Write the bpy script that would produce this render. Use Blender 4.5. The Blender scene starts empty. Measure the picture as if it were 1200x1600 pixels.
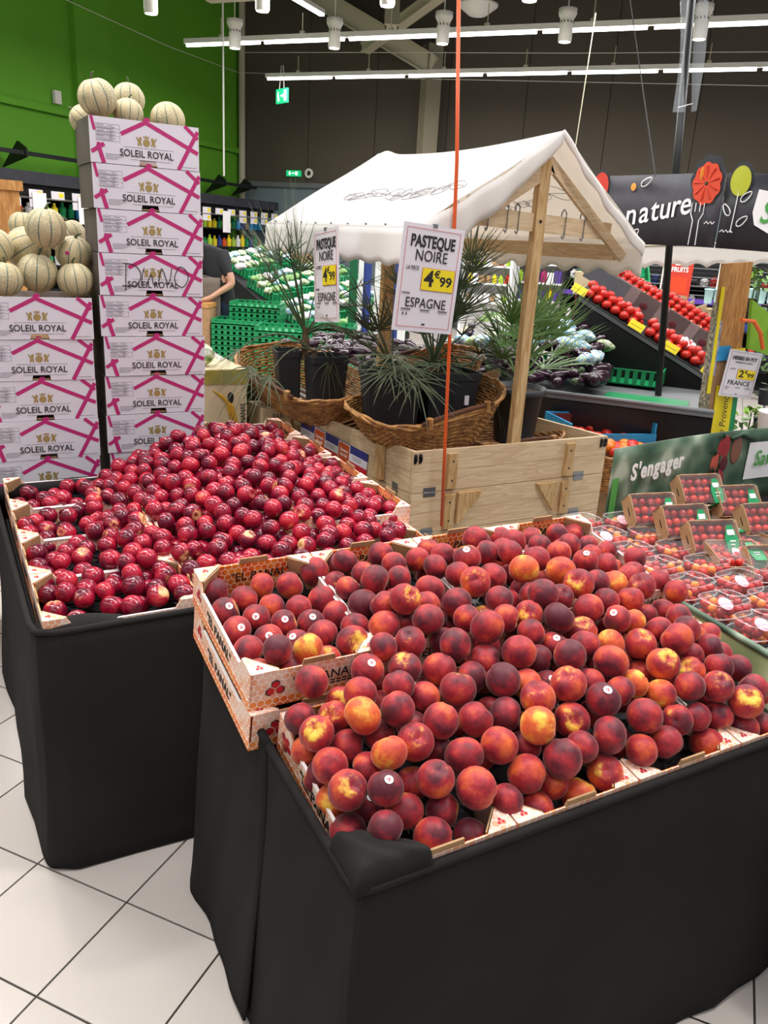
import bpy, math, random
from mathutils import Vector, Matrix
import numpy as np
D = bpy.data; SC = bpy.context.scene; COL = SC.collection
PI = math.pi
def srgb(h):
    h = h.lstrip('#'); o = []
    for i in (0, 2, 4):
        c = int(h[i:i+2], 16)/255.0
        o.append(c/12.92 if c <= .04045 else ((c+.055)/1.055)**2.4)
    return tuple(o)
# ---------------------------------------------------------------- camera
# world frame: x runs along the fronts of the fruit tables, y away from the shopper, z up (metres)
HD = math.radians(29.5); PT = math.radians(18.8); RL = math.radians(3.4); FPX = 1245.0
CAM = Vector((-0.4782, -0.8554, 1.65))
_F = Vector((0, math.cos(PT), -math.sin(PT))); _R = Vector((1, 0, 0)); _U = _R.cross(_F)
_R2 = _R*math.cos(RL)+_U*math.sin(RL); _U2 = -_R*math.sin(RL)+_U*math.cos(RL)
_Z = Matrix.Rotation(-HD, 3, 'Z')
CF, CR, CU = _Z@_F, _Z@_R2, _Z@_U2
cd = D.cameras.new('camera'); cam = D.objects.new('camera', cd); COL.objects.link(cam)
cd.sensor_fit = 'HORIZONTAL'; cd.sensor_width = 36; cd.lens = FPX/1200*36; cd.clip_start = .05; cd.clip_end = 100
mw = Matrix((CR, CU, -CF)).transposed().to_4x4(); mw.translation = CAM; cam.matrix_world = mw
SC.camera = cam
# ---------------------------------------------------------------- world, lights, exposure
w = D.worlds.new('world'); SC.world = w; w.use_nodes = True
w.node_tree.nodes['Background'].inputs[0].default_value = (.97, .97, 1, 1)
w.node_tree.nodes['Background'].inputs[1].default_value = .40
SC.view_settings.view_transform = 'Standard'; SC.view_settings.look = 'None'
SC.view_settings.exposure = 0.0; SC.view_settings.gamma = 1.0; SC.view_settings.use_curve_mapping = False
BA = math.radians(-51.5)      # the building stands turned against the tables
BU = Vector((math.cos(BA), math.sin(BA), 0)); BV = Vector((-math.sin(BA), math.cos(BA), 0))
def bw(u, v, z=0): return BU*u+BV*v+Vector((0, 0, z))
def area(name, loc, rot, sx, sy, e, col=(1, .985, .975)):
    l = D.lights.new(name, 'AREA'); l.shape = 'RECTANGLE'; l.size = sx; l.size_y = sy; l.energy = e; l.color = col
    o = D.objects.new(name, l); COL.objects.link(o); o.location = loc; o.rotation_euler = rot; return o
for i, (v, e) in enumerate(((-2.4, 150), (1.2, 290), (4.8, 380), (8.6, 520))):
    area('tube_light', bw(-2.0, v, 4.35), (0, 0, BA), 11, .22, e)
area('tube_light', bw(-3.5, 12.9, 4.35), (0, 0, BA), 9, .22, 260)
def spot(loc, tgt, e, size=.9, col=(1, .96, .92)):
    l = D.lights.new('spot_light', 'SPOT'); l.energy = e; l.spot_size = size; l.spot_blend = .6; l.shadow_soft_size = .09; l.color = col
    o = D.objects.new('spot_light', l); COL.objects.link(o); o.location = loc
    o.rotation_euler = (Vector(tgt)-Vector(loc)).to_track_quat('-Z', 'Y').to_euler(); return o
spot((-1.0, .6, 4.2), (.3, .5, .8), 130); spot((1.9, .1, 4.2), (.7, .5, .8), 150); spot((-.4, 2.9, 4.2), (.3, 1.7, .8), 150)
spot((2.6, 2.6, 4.2), (2.0, 2.6, 1.6), 90)
# ---------------------------------------------------------------- helpers: a pixel of the photograph at a chosen real plane
def ray(x, y): return CF+CR*((x-600)/FPX)-CU*((y-800)/FPX)
def pb(x, y, b): d = ray(x, y); return CAM+d*((b-CAM.y)/d.y)
def pa(x, y, a): d = ray(x, y); return CAM+d*((a-CAM.x)/d.x)
def pz(x, y, z): d = ray(x, y); return CAM+d*((z-CAM.z)/d.z)
def pv(x, y, v): d = ray(x, y); return CAM+d*((v-CAM.dot(BV))/d.dot(BV))
def pu(x, y, u): d = ray(x, y); return CAM+d*((u-CAM.dot(BU))/d.dot(BU))
# ---------------------------------------------------------------- materials
MATS = {}
def nmat(name):
    m = D.materials.new(name); m.use_nodes = True; nt = m.node_tree; b = nt.nodes['Principled BSDF']; MATS[name] = m
    return m, nt, b
def N(nt, t, **k):
    n = nt.nodes.new(t)
    for a, v in k.items(): setattr(n, a, v)
    return n
def mat(name, col, rough=.6, metal=0, var=0, scale=20, bump=0, bscale=80, emit=0, spec=None, stretch=None, col2=None, coat=0):
    if name in MATS: return MATS[name]
    c = srgb(col) if isinstance(col, str) else col
    m, nt, b = nmat(name)
    b.inputs['Base Color'].default_value = (*c, 1); b.inputs['Roughness'].default_value = rough; b.inputs['Metallic'].default_value = metal
    if spec is not None: b.inputs['Specular IOR Level'].default_value = spec
    if coat: b.inputs['Coat Weight'].default_value = coat
    if emit: b.inputs['Emission Color'].default_value = (*c, 1); b.inputs['Emission Strength'].default_value = emit
    if var or bump or col2:
        tc = N(nt, 'ShaderNodeTexCoord'); mp = N(nt, 'ShaderNodeMapping'); nt.links.new(tc.outputs['Object'], mp.inputs[0])
        if stretch: mp.inputs['Scale'].default_value = stretch
    if var or col2:
        no = N(nt, 'ShaderNodeTexNoise'); no.inputs['Scale'].default_value = scale; no.inputs['Detail'].default_value = 4
        nt.links.new(mp.outputs[0], no.inputs['Vector'])
        cr = N(nt, 'ShaderNodeValToRGB'); c2 = srgb(col2) if col2 else tuple(x*(1-var) for x in c)
        cr.color_ramp.elements[0].position = .35; cr.color_ramp.elements[1].position = .65
        cr.color_ramp.elements[0].color = (*c2, 1); cr.color_ramp.elements[1].color = (*[min(1, x*(1+var*.5)) for x in c], 1)
        nt.links.new(no.outputs['Fac'], cr.inputs[0]); nt.links.new(cr.outputs[0], b.inputs['Base Color'])
    if bump:
        n2 = N(nt, 'ShaderNodeTexNoise'); n2.inputs['Scale'].default_value = bscale; nt.links.new(mp.outputs[0], n2.inputs['Vector'])
        bp = N(nt, 'ShaderNodeBump'); bp.inputs['Strength'].default_value = bump; bp.inputs['Distance'].default_value = .01
        nt.links.new(n2.outputs['Fac'], bp.inputs['Height']); nt.links.new(bp.outputs[0], b.inputs['Normal'])
    return m
def math_(nt, op, a, b=None, clamp=False):
    n = N(nt, 'ShaderNodeMath', operation=op); n.use_clamp = clamp
    for i, v in enumerate((a, b)):
        if v is None: continue
        if isinstance(v, (int, float)): n.inputs[i].default_value = v
        else: nt.links.new(v, n.inputs[i])
    return n.outputs[0]
def mixc(nt, f, a, b):
    n = N(nt, 'ShaderNodeMix', data_type='RGBA')
    if isinstance(f, (int, float)): n.inputs[0].default_value = f
    else: nt.links.new(f, n.inputs[0])
    for i, v in ((6, a), (7, b)):
        if isinstance(v, tuple): n.inputs[i].default_value = (*v[:3], 1)
        else: nt.links.new(v, n.inputs[i])
    return n.outputs[2]
def smooth(nt, x, a, b):
    n = N(nt, 'ShaderNodeMapRange', interpolation_type='SMOOTHSTEP'); nt.links.new(x, n.inputs[0])
    n.inputs[1].default_value = a; n.inputs[2].default_value = b; return n.outputs[0]
def fruit_mat(name, dark, red, orange, yellow, rough, glow, scale):
    m, nt, b = nmat(name)
    oi = N(nt, 'ShaderNodeObjectInfo'); tc = N(nt, 'ShaderNodeTexCoord'); no = N(nt, 'ShaderNodeTexNoise', noise_dimensions='4D')
    no.inputs['Scale'].default_value = scale; no.inputs['Detail'].default_value = 3; no.inputs['Roughness'].default_value = .5
    nt.links.new(tc.outputs['Object'], no.inputs['Vector']); nt.links.new(math_(nt, 'MULTIPLY', oi.outputs['Random'], 40), no.inputs['W'])
    n2 = N(nt, 'ShaderNodeTexNoise', noise_dimensions='4D'); n2.inputs['Scale'].default_value = scale*7; n2.inputs['Detail'].default_value = 5
    nt.links.new(tc.outputs['Object'], n2.inputs['Vector']); nt.links.new(math_(nt, 'MULTIPLY', oi.outputs['Random'], 17), n2.inputs['W'])
    sp = N(nt, 'ShaderNodeSeparateXYZ'); nt.links.new(tc.outputs['Object'], sp.inputs[0])
    sc = N(nt, 'ShaderNodeSeparateColor'); nt.links.new(oi.outputs['Color'], sc.inputs[0])
    t = math_(nt, 'ADD', math_(nt, 'MULTIPLY', math_(nt, 'SUBTRACT', no.outputs['Fac'], .5), 1.5), sc.outputs[0])
    t = math_(nt, 'ADD', t, math_(nt, 'MULTIPLY', math_(nt, 'SUBTRACT', n2.outputs['Fac'], .5), .28))
    cr = N(nt, 'ShaderNodeValToRGB'); e = cr.color_ramp.elements
    e[0].position = .18; e[0].color = (*srgb(dark), 1); e[1].position = .95; e[1].color = (*srgb(yellow), 1)
    a = e.new(.45); a.color = (*srgb(red), 1); a = e.new(.74); a.color = (*srgb(orange), 1)
    nt.links.new(t, cr.inputs[0])
    zz = math_(nt, 'ADD', math_(nt, 'MULTIPLY', sp.outputs[2], 1/.034), math_(nt, 'MULTIPLY', math_(nt, 'SUBTRACT', no.outputs['Fac'], .5), 1.1))
    zz = math_(nt, 'ADD', zz, math_(nt, 'MULTIPLY', math_(nt, 'SUBTRACT', n2.outputs['Fac'], .5), .4))
    st = math_(nt, 'MULTIPLY', smooth(nt, zz, .74, 1.0), sc.outputs[1])
    c = mixc(nt, st, cr.outputs[0], srgb(yellow))
    nt.links.new(c, b.inputs['Base Color']); b.inputs['Roughness'].default_value = rough
    if glow: b.inputs['Sheen Weight'].default_value = glow; b.inputs['Sheen Roughness'].default_value = .4; b.inputs['Sheen Tint'].default_value = (1, .75, .7, 1); b.inputs['Specular IOR Level'].default_value = .3
    return m
M_PEACH = fruit_mat('peach_skin', '#561b27', '#a3272f', '#d8622e', '#e6bd48', .5, .25, 24)
M_NECT = fruit_mat('nectarine_skin', '#5a0d24', '#9f1430', '#c22c34', '#e6b07c', .2, 0, 20)
def hex_mat(name, cell, line, s, cell2=None):
    m, nt, b = nmat(name)
    uv = N(nt, 'ShaderNodeUVMap'); sc = N(nt, 'ShaderNodeVectorMath', operation='SCALE'); nt.links.new(uv.outputs[0], sc.inputs[0]); sc.inputs[3].default_value = s
    r = (1, 1.7320508, 1); h = (.5, .8660254, .5)
    def vm(op, a, bb):
        n = N(nt, 'ShaderNodeVectorMath', operation=op)
        for i, v in enumerate((a, bb)):
            if v is None: continue
            if isinstance(v, tuple): n.inputs[i].default_value = v
            else: nt.links.new(v, n.inputs[i])
        return n
    fl = vm('MULTIPLY', sc.outputs[0], (1, 1, 0)).outputs[0]
    A = vm('SUBTRACT', vm('WRAP', fl, r).outputs[0], h) if False else None
    def modv(v):
        n = vm('MODULO', v, r); return vm('SUBTRACT', n.outputs[0], h).outputs[0]
    base = vm('ADD', fl, (50, 50*1.7320508, 0)).outputs[0]
    a = vm('MULTIPLY', modv(base), (1, 1, 0)).outputs[0]; bq = vm('MULTIPLY', modv(vm('SUBTRACT', base, h).outputs[0]), (1, 1, 0)).outputs[0]
    la = vm('DOT_PRODUCT', a, a).outputs['Value']; lb = vm('DOT_PRODUCT', bq, bq).outputs['Value']
    pick = math_(nt, 'LESS_THAN', la, lb)
    mx = N(nt, 'ShaderNodeMix', data_type='VECTOR'); nt.links.new(pick, mx.inputs[0]); nt.links.new(bq, mx.inputs[4]); nt.links.new(a, mx.inputs[5])
    ab = vm('ABSOLUTE', mx.outputs[1], None).outputs[0]; d1 = vm('DOT_PRODUCT', ab, (.5, .8660254, 0)).outputs['Value']
    sx = N(nt, 'ShaderNodeSeparateXYZ'); nt.links.new(ab, sx.inputs[0])
    dist = math_(nt, 'SUBTRACT', .5, math_(nt, 'MAXIMUM', d1, sx.outputs[0]))
    f = smooth(nt, dist, .035, .075)
    cc = srgb(cell)
    if cell2:
        no = N(nt, 'ShaderNodeTexNoise'); no.inputs['Scale'].default_value = 22; nt.links.new(uv.outputs[0], no.inputs['Vector'])
        cc = mixc(nt, smooth(nt, no.outputs['Fac'], .42, .6), srgb(cell), srgb(cell2))
    nt.links.new(mixc(nt, f, srgb(line), cc), b.inputs['Base Color']); b.inputs['Roughness'].default_value = .55
    return m
hex_mat('crate_print_inside', '#d8551c', '#f6dcc0', 62, '#e88a2a')
hex_mat('crate_print_outside', '#f0c9b4', '#fbf0e8', 62, '#eda27a')
hex_mat('crate_print_low', '#ee8a3a', '#fbeee0', 62, '#e86a2a')
mat('card_brown', '#a8835c', .8, var=.15, scale=30); mat('card_dark', '#8a6844', .85, var=.2, scale=30); mat('card_white', '#e9dedb', .6)
mat('print_red', '#c3182b', .5); mat('print_black', '#1e1a1a', .6); mat('white_paper', '#dcd6dc', .55); mat('print_pink', '#b3216a', .5)
mat('print_gold', '#a8905a', .4, .3); mat('print_grey', '#8c878e', .6); mat('box_white', '#d6d0d8', .5, var=.03, scale=6); mat('white_gloss', '#f3efef', .3)
mat('black_cloth', '#272524', .92, var=.14, scale=3, bump=.25, bscale=420, spec=.12)
mat('black_plastic', '#1e2024', .38); mat('black_metal', '#121214', .35); mat('black_matte', '#0c0c0d', .8)
mat('pot_plastic', '#212328', .5, var=.15, scale=9); mat('green_plastic', '#0f8a52', .42, var=.12, scale=8); mat('green_dark', '#0a5c38', .5)
mat('orange_cord', '#d4541c', .5); mat('yellow_label', '#e8d21a', .5); mat('print_blue', '#2c2f7c', .5); mat('sky_blue', '#2a8fc4', .5, var=.1)
mat('wall_green', '#5a9c1a', .75, var=.07, scale=.6); mat('wall_brown', '#4c4438', .8, var=.08, scale=.5); mat('frosted', '#6f7c80', .5)
mat('cream_paint', '#b3aa90', .6); mat('column_paint', '#857d68', .6); mat('lamp_white', '#dad6cc', .5); mat('steel', '#8e9296', .3, .8); mat('grey_metal', '#74777a', .45, .3)
mat('tube_glow', (1, 1, 1), .5, emit=7); mat('spot_glow', (1, .95, .85), .5, emit=12); mat('exit_green', '#12a564', .5, emit=1.2); mat('exit_white', (.95, 1, .97), .5, emit=1.2)
mat('dark_soil', '#3a2a1e', .95, bump=.6, bscale=60); mat('leaf_green', '#445a38', .5, var=.3, scale=14); mat('leaf_dry', '#4e573c', .6, var=.3, scale=14)
mat('leaf_bright', '#7ba25e', .5, var=.3, scale=12); mat('trunk_brown', '#5a4630', .9, var=.3, scale=30); mat('tomato_red', '#c9281c', .22, var=.15, scale=12)
mat('tomato_deep', '#a81a1e', .18, var=.15, scale=40); mat('tomato_orange', '#e67a16', .2); mat('eggplant_skin', '#2a1222', .18); mat('apron', '#6d6258', .8, var=.1)
mat('skin', '#b98a70', .5, var=.06); mat('black_shirt', '#17181b', .85); mat('blue_denim', '#25304a', .8); mat('hair', '#241a14', .7)
mat('melon_leafgreen', '#6f7f66', .6); mat('denim_blue', '#2b3f86', .5); mat('white_paint', '#e6e6e4', .5); mat('fabric_grey', '#bdb7b2', .8)
mat('purple_print', '#5a3a9a', .4); mat('lime', '#a8cc3a', .5); mat('cyan_cup', '#a9cfcd', .35); mat('poster_red', '#c8351f', .5); mat('red_board', '#6e2220', .6)
def wood(name, c1, c2, sc=(1, 9, 9), rough=.6):
    m, nt, b = nmat(name)
    tc = N(nt, 'ShaderNodeTexCoord'); mp = N(nt, 'ShaderNodeMapping'); mp.inputs['Scale'].default_value = sc; nt.links.new(tc.outputs['Object'], mp.inputs[0])
    oi = N(nt, 'ShaderNodeObjectInfo'); no = N(nt, 'ShaderNodeTexNoise', noise_dimensions='4D'); no.inputs['Scale'].default_value = 3.2; no.inputs['Detail'].default_value = 6; no.inputs['Distortion'].default_value = .8
    nt.links.new(mp.outputs[0], no.inputs['Vector']); nt.links.new(math_(nt, 'MULTIPLY', oi.outputs['Random'], 30), no.inputs['W'])
    sw = math_(nt, 'MULTIPLY', math_(nt, 'ADD', math_(nt, 'SINE', math_(nt, 'MULTIPLY', no.outputs['Fac'], 38)), 1), .5)
    f = math_(nt, 'ADD', math_(nt, 'MULTIPLY', sw, .4), math_(nt, 'MULTIPLY', no.outputs['Fac'], .6))
    nt.links.new(mixc(nt, smooth(nt, f, .25, .8), srgb(c1), srgb(c2)), b.inputs['Base Color']); b.inputs['Roughness'].default_value = rough
    return m
wood('wood_x', '#d8bf9c', '#c8aa84'); wood('wood_y', '#d5bb97', '#c3a57f', (9, 1, 9)); wood('wood_z', '#c9a878', '#ae8550', (9, 9, 1)); wood('wood_orange', '#c48e4e', '#9f6a32', (9, 9, 1))
mat('wicker', '#bd8a50', .55, var=.35, scale=25, col2='#86562a'); mat('wicker_dark', '#5a3218', .7, var=.3, scale=25)
def glassy(name, col, alpha, rough=.08):
    m, nt, b = nmat(name)
    b.inputs['Base Color'].default_value = (*srgb(col), 1); b.inputs['Roughness'].default_value = rough; b.inputs['Alpha'].default_value = alpha
    b.inputs['Specular IOR Level'].default_value = .9
    n2 = N(nt, 'ShaderNodeTexNoise'); n2.inputs['Scale'].default_value = 45; tc = N(nt, 'ShaderNodeTexCoord'); nt.links.new(tc.outputs['Object'], n2.inputs['Vector'])
    bp = N(nt, 'ShaderNodeBump'); bp.inputs['Strength'].default_value = .5; bp.inputs['Distance'].default_value = .006
    nt.links.new(n2.outputs['Fac'], bp.inputs['Height']); nt.links.new(bp.outputs[0], b.inputs['Normal'])
    return m
glassy('clear_plastic', '#f6eef0', .06); glassy('cling_film', '#f4ecec', .07, .1); glassy('bag_film', '#dfe6ee', .28, .12); glassy('film_rim', '#ffffff', .22)
def canopy_mat():
    m, nt, b = nmat('canopy_cloth'); b.inputs['Base Color'].default_value = (*srgb('#f3f1f0'), 1); b.inputs['Roughness'].default_value = .9
    b.inputs['Specular IOR Level'].default_value = .1
    tr = N(nt, 'ShaderNodeBsdfTranslucent'); tr.inputs[0].default_value = (*srgb('#efe8de'), 1); mx = N(nt, 'ShaderNodeMixShader'); mx.inputs[0].default_value = .45
    out = nt.nodes['Material Output']; nt.links.new(b.outputs[0], mx.inputs[1]); nt.links.new(tr.outputs[0], mx.inputs[2]); nt.links.new(mx.outputs[0], out.inputs[0])
canopy_mat()
def melon_mat():
    m, nt, b = nmat('melon_rind'); tc = N(nt, 'ShaderNodeTexCoord'); sp = N(nt, 'ShaderNodeSeparateXYZ'); nt.links.new(tc.outputs['Object'], sp.inputs[0])
    an = math_(nt, 'ARCTAN2', sp.outputs[1], sp.outputs[0]); s = math_(nt, 'ABSOLUTE', math_(nt, 'SINE', math_(nt, 'MULTIPLY', an, 5)))
    no = N(nt, 'ShaderNodeTexNoise'); no.inputs['Scale'].default_value = 40; nt.links.new(tc.outputs['Object'], no.inputs['Vector'])
    f = smooth(nt, math_(nt, 'ADD', s, math_(nt, 'MULTIPLY', math_(nt, 'SUBTRACT', no.outputs['Fac'], .5), .16)), .07, .24)
    vo = N(nt, 'ShaderNodeTexVoronoi', feature='DISTANCE_TO_EDGE'); vo.inputs['Scale'].default_value = 130; nt.links.new(tc.outputs['Object'], vo.inputs['Vector'])
    n2 = N(nt, 'ShaderNodeTexNoise'); n2.inputs['Scale'].default_value = 11; nt.links.new(tc.outputs['Object'], n2.inputs['Vector'])
    skin = mixc(nt, smooth(nt, n2.outputs['Fac'], .4, .65), srgb('#a69a74'), srgb('#bba97e'))
    skin = mixc(nt, smooth(nt, vo.outputs['Distance'], .02, .12), srgb('#c9bc9c'), skin)
    nt.links.new(mixc(nt, f, srgb('#586a60'), skin), b.inputs['Base Color']); b.inputs['Roughness'].default_value = .65
melon_mat()
def tile_mat():
    m, nt, b = nmat('floor_tile'); oi = N(nt, 'ShaderNodeObjectInfo'); tc = N(nt, 'ShaderNodeTexCoord'); no = N(nt, 'ShaderNodeTexNoise'); no.inputs['Scale'].default_value = 3
    nt.links.new(tc.outputs['Object'], no.inputs['Vector'])
    f = math_(nt, 'ADD', math_(nt, 'MULTIPLY', oi.outputs['Random'], .4), math_(nt, 'MULTIPLY', no.outputs['Fac'], .6))
    nt.links.new(mixc(nt, f, srgb('#c2b8b0'), srgb('#cec5be')), b.inputs['Base Color']); b.inputs['Roughness'].default_value = .22
    return m
tile_mat()
mat('grout', '#3c3833', .9)
def blur_mat(name, cols, scale, rough=.5):
    m, nt, b = nmat(name); tc = N(nt, 'ShaderNodeTexCoord'); no = N(nt, 'ShaderNodeTexNoise'); no.inputs['Scale'].default_value = scale; no.inputs['Detail'].default_value = 1
    nt.links.new(tc.outputs['Object'], no.inputs['Vector']); cr = N(nt, 'ShaderNodeValToRGB'); e = cr.color_ramp.elements
    n = len(cols)
    for i, c in enumerate(cols):
        p = .3+.4*i/(n-1)
        q = e[0] if i == 0 else (e[-1] if i == n-1 else e.new(p)); q.position = p; q.color = (*srgb(c), 1)
    nt.links.new(no.outputs['Fac'], cr.inputs[0]); nt.links.new(cr.outputs[0], b.inputs['Base Color']); b.inputs['Roughness'].default_value = rough
    return m
blur_mat('leaf_photo', ['#26402e', '#3f5a44', '#6c7f6a', '#a9b3a0'], 9); blur_mat('green_print', ['#39502e', '#6c7f4c', '#aab283', '#dcdcb4'], 4, .35)
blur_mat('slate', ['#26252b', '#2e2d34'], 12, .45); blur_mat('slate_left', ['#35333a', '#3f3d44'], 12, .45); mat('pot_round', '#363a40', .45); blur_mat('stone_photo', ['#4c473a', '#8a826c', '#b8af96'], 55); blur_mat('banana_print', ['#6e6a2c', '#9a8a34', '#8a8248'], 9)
blur_mat('bag_print', ['#3a2034', '#dfe8ee', '#2f9cc8', '#e8eef0', '#d8d060'], 38, .25); blur_mat('veg_mix', ['#3f6a2c', '#9fb878', '#e2e0d4', '#7a8f4c'], 26); blur_mat('lav_photo', ['#4a5c88', '#7f8aa8', '#b4b0b4'], 40)
# ---------------------------------------------------------------- geometry helpers
class MB:
    def __init__(s): s.v = []; s.f = []; s.m = []; s.mi = 0
    def add(s, vs, fs):
        o = len(s.v); s.v += [tuple(v) for v in vs]; s.f += [tuple(i+o for i in f) for f in fs]; s.m += [s.mi]*len(fs); return s
    def box(s, c, d, M=None):
        hx, hy, hz = d[0]/2, d[1]/2, d[2]/2
        vs = [Vector((x*hx, y*hy, z*hz)) for x in (-1, 1) for y in (-1, 1) for z in (-1, 1)]
        if M: vs = [M@v for v in vs]
        vs = [v+Vector(c) for v in vs]
        return s.add(vs, [(0, 1, 3, 2), (4, 6, 7, 5), (0, 4, 5, 1), (2, 3, 7, 6), (0, 2, 6, 4), (1, 5, 7, 3)])
    def b2(s, a, b): return s.box([(a[i]+b[i])/2 for i in range(3)], [abs(b[i]-a[i]) for i in range(3)])
    def prism(s, pts, d):     # pts: 3-D polygon, d: extrusion vector
        n = len(pts); d = Vector(d); P = [Vector(p) for p in pts]
        return s.add(P+[p+d for p in P], [tuple(range(n))[::-1], tuple(range(n, 2*n))]+[(i, (i+1) % n, n+(i+1) % n, n+i) for i in range(n)])
    def tube(s, pts, r, n=6, closed=False, cap=True):
        P = [Vector(p) for p in pts]; k = len(P); R = r if isinstance(r, (list, tuple)) else [r]*k
        vs = []; up = Vector((0, 0, 1))
        for i, p in enumerate(P):
            t = (P[(i+1) % k]-P[i-1]) if closed else (P[min(i+1, k-1)]-P[max(i-1, 0)])
            t = t.normalized() if t.length > 1e-9 else Vector((0, 0, 1))
            a = t.cross(up)
            if a.length < .05: a = t.cross(Vector((1, 0, 0)))
            a.normalize(); b = t.cross(a)
            vs += [p+(a*math.cos(2*PI*j/n)+b*math.sin(2*PI*j/n))*R[i] for j in range(n)]
        fs = []
        for i in range(k if closed else k-1):
            q = (i+1) % k
            fs += [(i*n+j, i*n+(j+1) % n, q*n+(j+1) % n, q*n+j) for j in range(n)]
        if cap and not closed: fs += [tuple(range(n))[::-1], tuple(range((k-1)*n, k*n))]
        return s.add(vs, fs)
    def lathe(s, prof, n=20, c=(0, 0, 0)):
        vs = []; c = Vector(c)
        for r, z in prof: vs += [c+Vector((r*math.cos(2*PI*j/n), r*math.sin(2*PI*j/n), z)) for j in range(n)]
        fs = [(i*n+j, i*n+(j+1) % n, (i+1)*n+(j+1) % n, (i+1)*n+j) for i in range(len(prof)-1) for j in range(n)]
        return s.add(vs, fs)
    def ball(s, c, r, nu=12, nv=8, M=None):
        rr = r if isinstance(r, (tuple, list)) else (r, r, r); c = Vector(c); vs = []
        for i in range(1, nv):
            t = PI*i/nv
            for j in range(nu):
                v = Vector((rr[0]*math.sin(t)*math.cos(2*PI*j/nu), rr[1]*math.sin(t)*math.sin(2*PI*j/nu), rr[2]*math.cos(t)))
                vs.append(c+(M@v if M else v))
        t_, b_ = Vector((0, 0, rr[2])), Vector((0, 0, -rr[2])); vs += [c+(M@t_ if M else t_), c+(M@b_ if M else b_)]
        T = len(vs)-2; B = T+1
        fs = [(i*nu+j, (i+1)*nu+j, (i+1)*nu+(j+1) % nu, i*nu+(j+1) % nu) for i in range(nv-2) for j in range(nu)]
        fs += [(T, j, (j+1) % nu) for j in range(nu)]+[(B, (nv-2)*nu+(j+1) % nu, (nv-2)*nu+j) for j in range(nu)]
        return s.add(vs, fs)
    def grid(s, fn, nu, nv):
        vs = [fn(i/nu, j/nv) for j in range(nv+1) for i in range(nu+1)]
        return s.add(vs, [(j*(nu+1)+i, j*(nu+1)+i+1, (j+1)*(nu+1)+i+1, (j+1)*(nu+1)+i) for j in range(nv) for i in range(nu)])
    def disc(s, c, r, n=16, M=None, ry=None):
        ry = ry or r; vs = [Vector((r*math.cos(2*PI*j/n), ry*math.sin(2*PI*j/n), 0)) for j in range(n)]
        return s.add([Vector(c)+(M@v if M else v) for v in vs], [tuple(range(n))])
    def xf(s, M): s.v = [tuple(M@Vector(v)) for v in s.v]; return s
def mk(name, mb, mats, smooth=False):
    me = D.meshes.new(name); me.from_pydata(mb.v, [], mb.f)
    for m in (mats if isinstance(mats, (list, tuple)) else [mats]): me.materials.append(MATS[m] if isinstance(m, str) else m)
    if any(mb.m): me.polygons.foreach_set('material_index', mb.m)
    me.update(); me.validate()
    uv = me.uv_layers.new(name='UVMap')
    for p in me.polygons:
        nx, ny, nz = (abs(x) for x in p.normal)
        for li in p.loop_indices:
            v = me.vertices[me.loops[li].vertex_index].co
            uv.data[li].uv = (v.y, v.z) if nx >= ny and nx >= nz else ((v.x, v.z) if ny >= nz else (v.x, v.y))
        if smooth: p.use_smooth = True
    return me
KIDS = {}
def ob(name, data, parent=None, M=None):
    o = D.objects.new(name, data); COL.objects.link(o)
    if parent: o.parent = parent; KIDS.setdefault(parent.name, []).append(o)
    if M is not None: o.matrix_local = M
    return o
def part(name, mb, mats, parent=None, M=None, smooth=False): return ob(name, mk(name, mb, mats, smooth), parent, M)
def tag(o, label, cat, group=None, kind=None):
    if label: o['label'] = label
    if cat: o['category'] = cat
    if group: o['group'] = group
    if kind: o['kind'] = kind
    return o
def thing(name, label, cat, loc=(0, 0, 0), rz=0, group=None, M=None):
    o = ob(name, None); o.empty_display_size = .05
    if M is not None: o.matrix_world = M
    else: o.location = loc; o.rotation_euler = (0, 0, rz)
    return tag(o, label, cat, group)
def dup(root, label=None, M=None, group=None):
    def cp(o, par):
        c = o.copy(); COL.objects.link(c)
        if par: c.parent = par; KIDS.setdefault(par.name, []).append(c)
        for ch in list(KIDS.get(o.name, ())): cp(ch, c)
        return c
    r = cp(root, None)
    if M is not None: r.matrix_world = M
    if label: r['label'] = label
    if group: r['group'] = group
    return r
def T(x, y=0, z=0): return Matrix.Translation((x, y, z)) if not isinstance(x, Vector) else Matrix.Translation(x)
def RZ(a): return Matrix.Rotation(a, 4, 'Z')
def RX(a): return Matrix.Rotation(a, 4, 'X')
def RY(a): return Matrix.Rotation(a, 4, 'Y')
def basis(o, x, y): # local x, local y axes in world, z = normal
    x = Vector(x).normalized(); y = Vector(y); z = x.cross(y).normalized(); y = z.cross(x)
    m = Matrix((x, y, z)).transposed().to_4x4(); m.translation = Vector(o); return m
TXT = {}
def text(body, size, xs=1.0, bold=0, shear=0, align='CENTER'):
    k = (body, size, xs, bold, shear, align)
    if k not in TXT:
        c = D.curves.new('lettering', 'FONT'); c.body = body; c.size = size; c.align_x = align; c.align_y = 'CENTER'; c.extrude = .0004; c.offset = bold; c.shear = shear; c.resolution_u = 3
        o = D.objects.new('lettering', c); COL.objects.link(o)
        bpy.context.view_layer.update()
        me = D.meshes.new_from_object(o.evaluated_get(bpy.context.evaluated_depsgraph_get())); D.objects.remove(o)
        me.name = 'lettering'; me.transform(Matrix.Diagonal((xs, 1, 1, 1))); TXT[k] = me
    return TXT[k]
def put_text(body, size, m, parent, M, xs=1.0, bold=0, shear=0, align='CENTER', name='lettering'):
    me = text(body, size, xs, bold, shear, align).copy(); me.materials.clear(); me.materials.append(MATS[m])
    return ob(name, me, parent, M)
UPR = RX(PI/2)    # flat things built in x,y stand up facing -y
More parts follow.
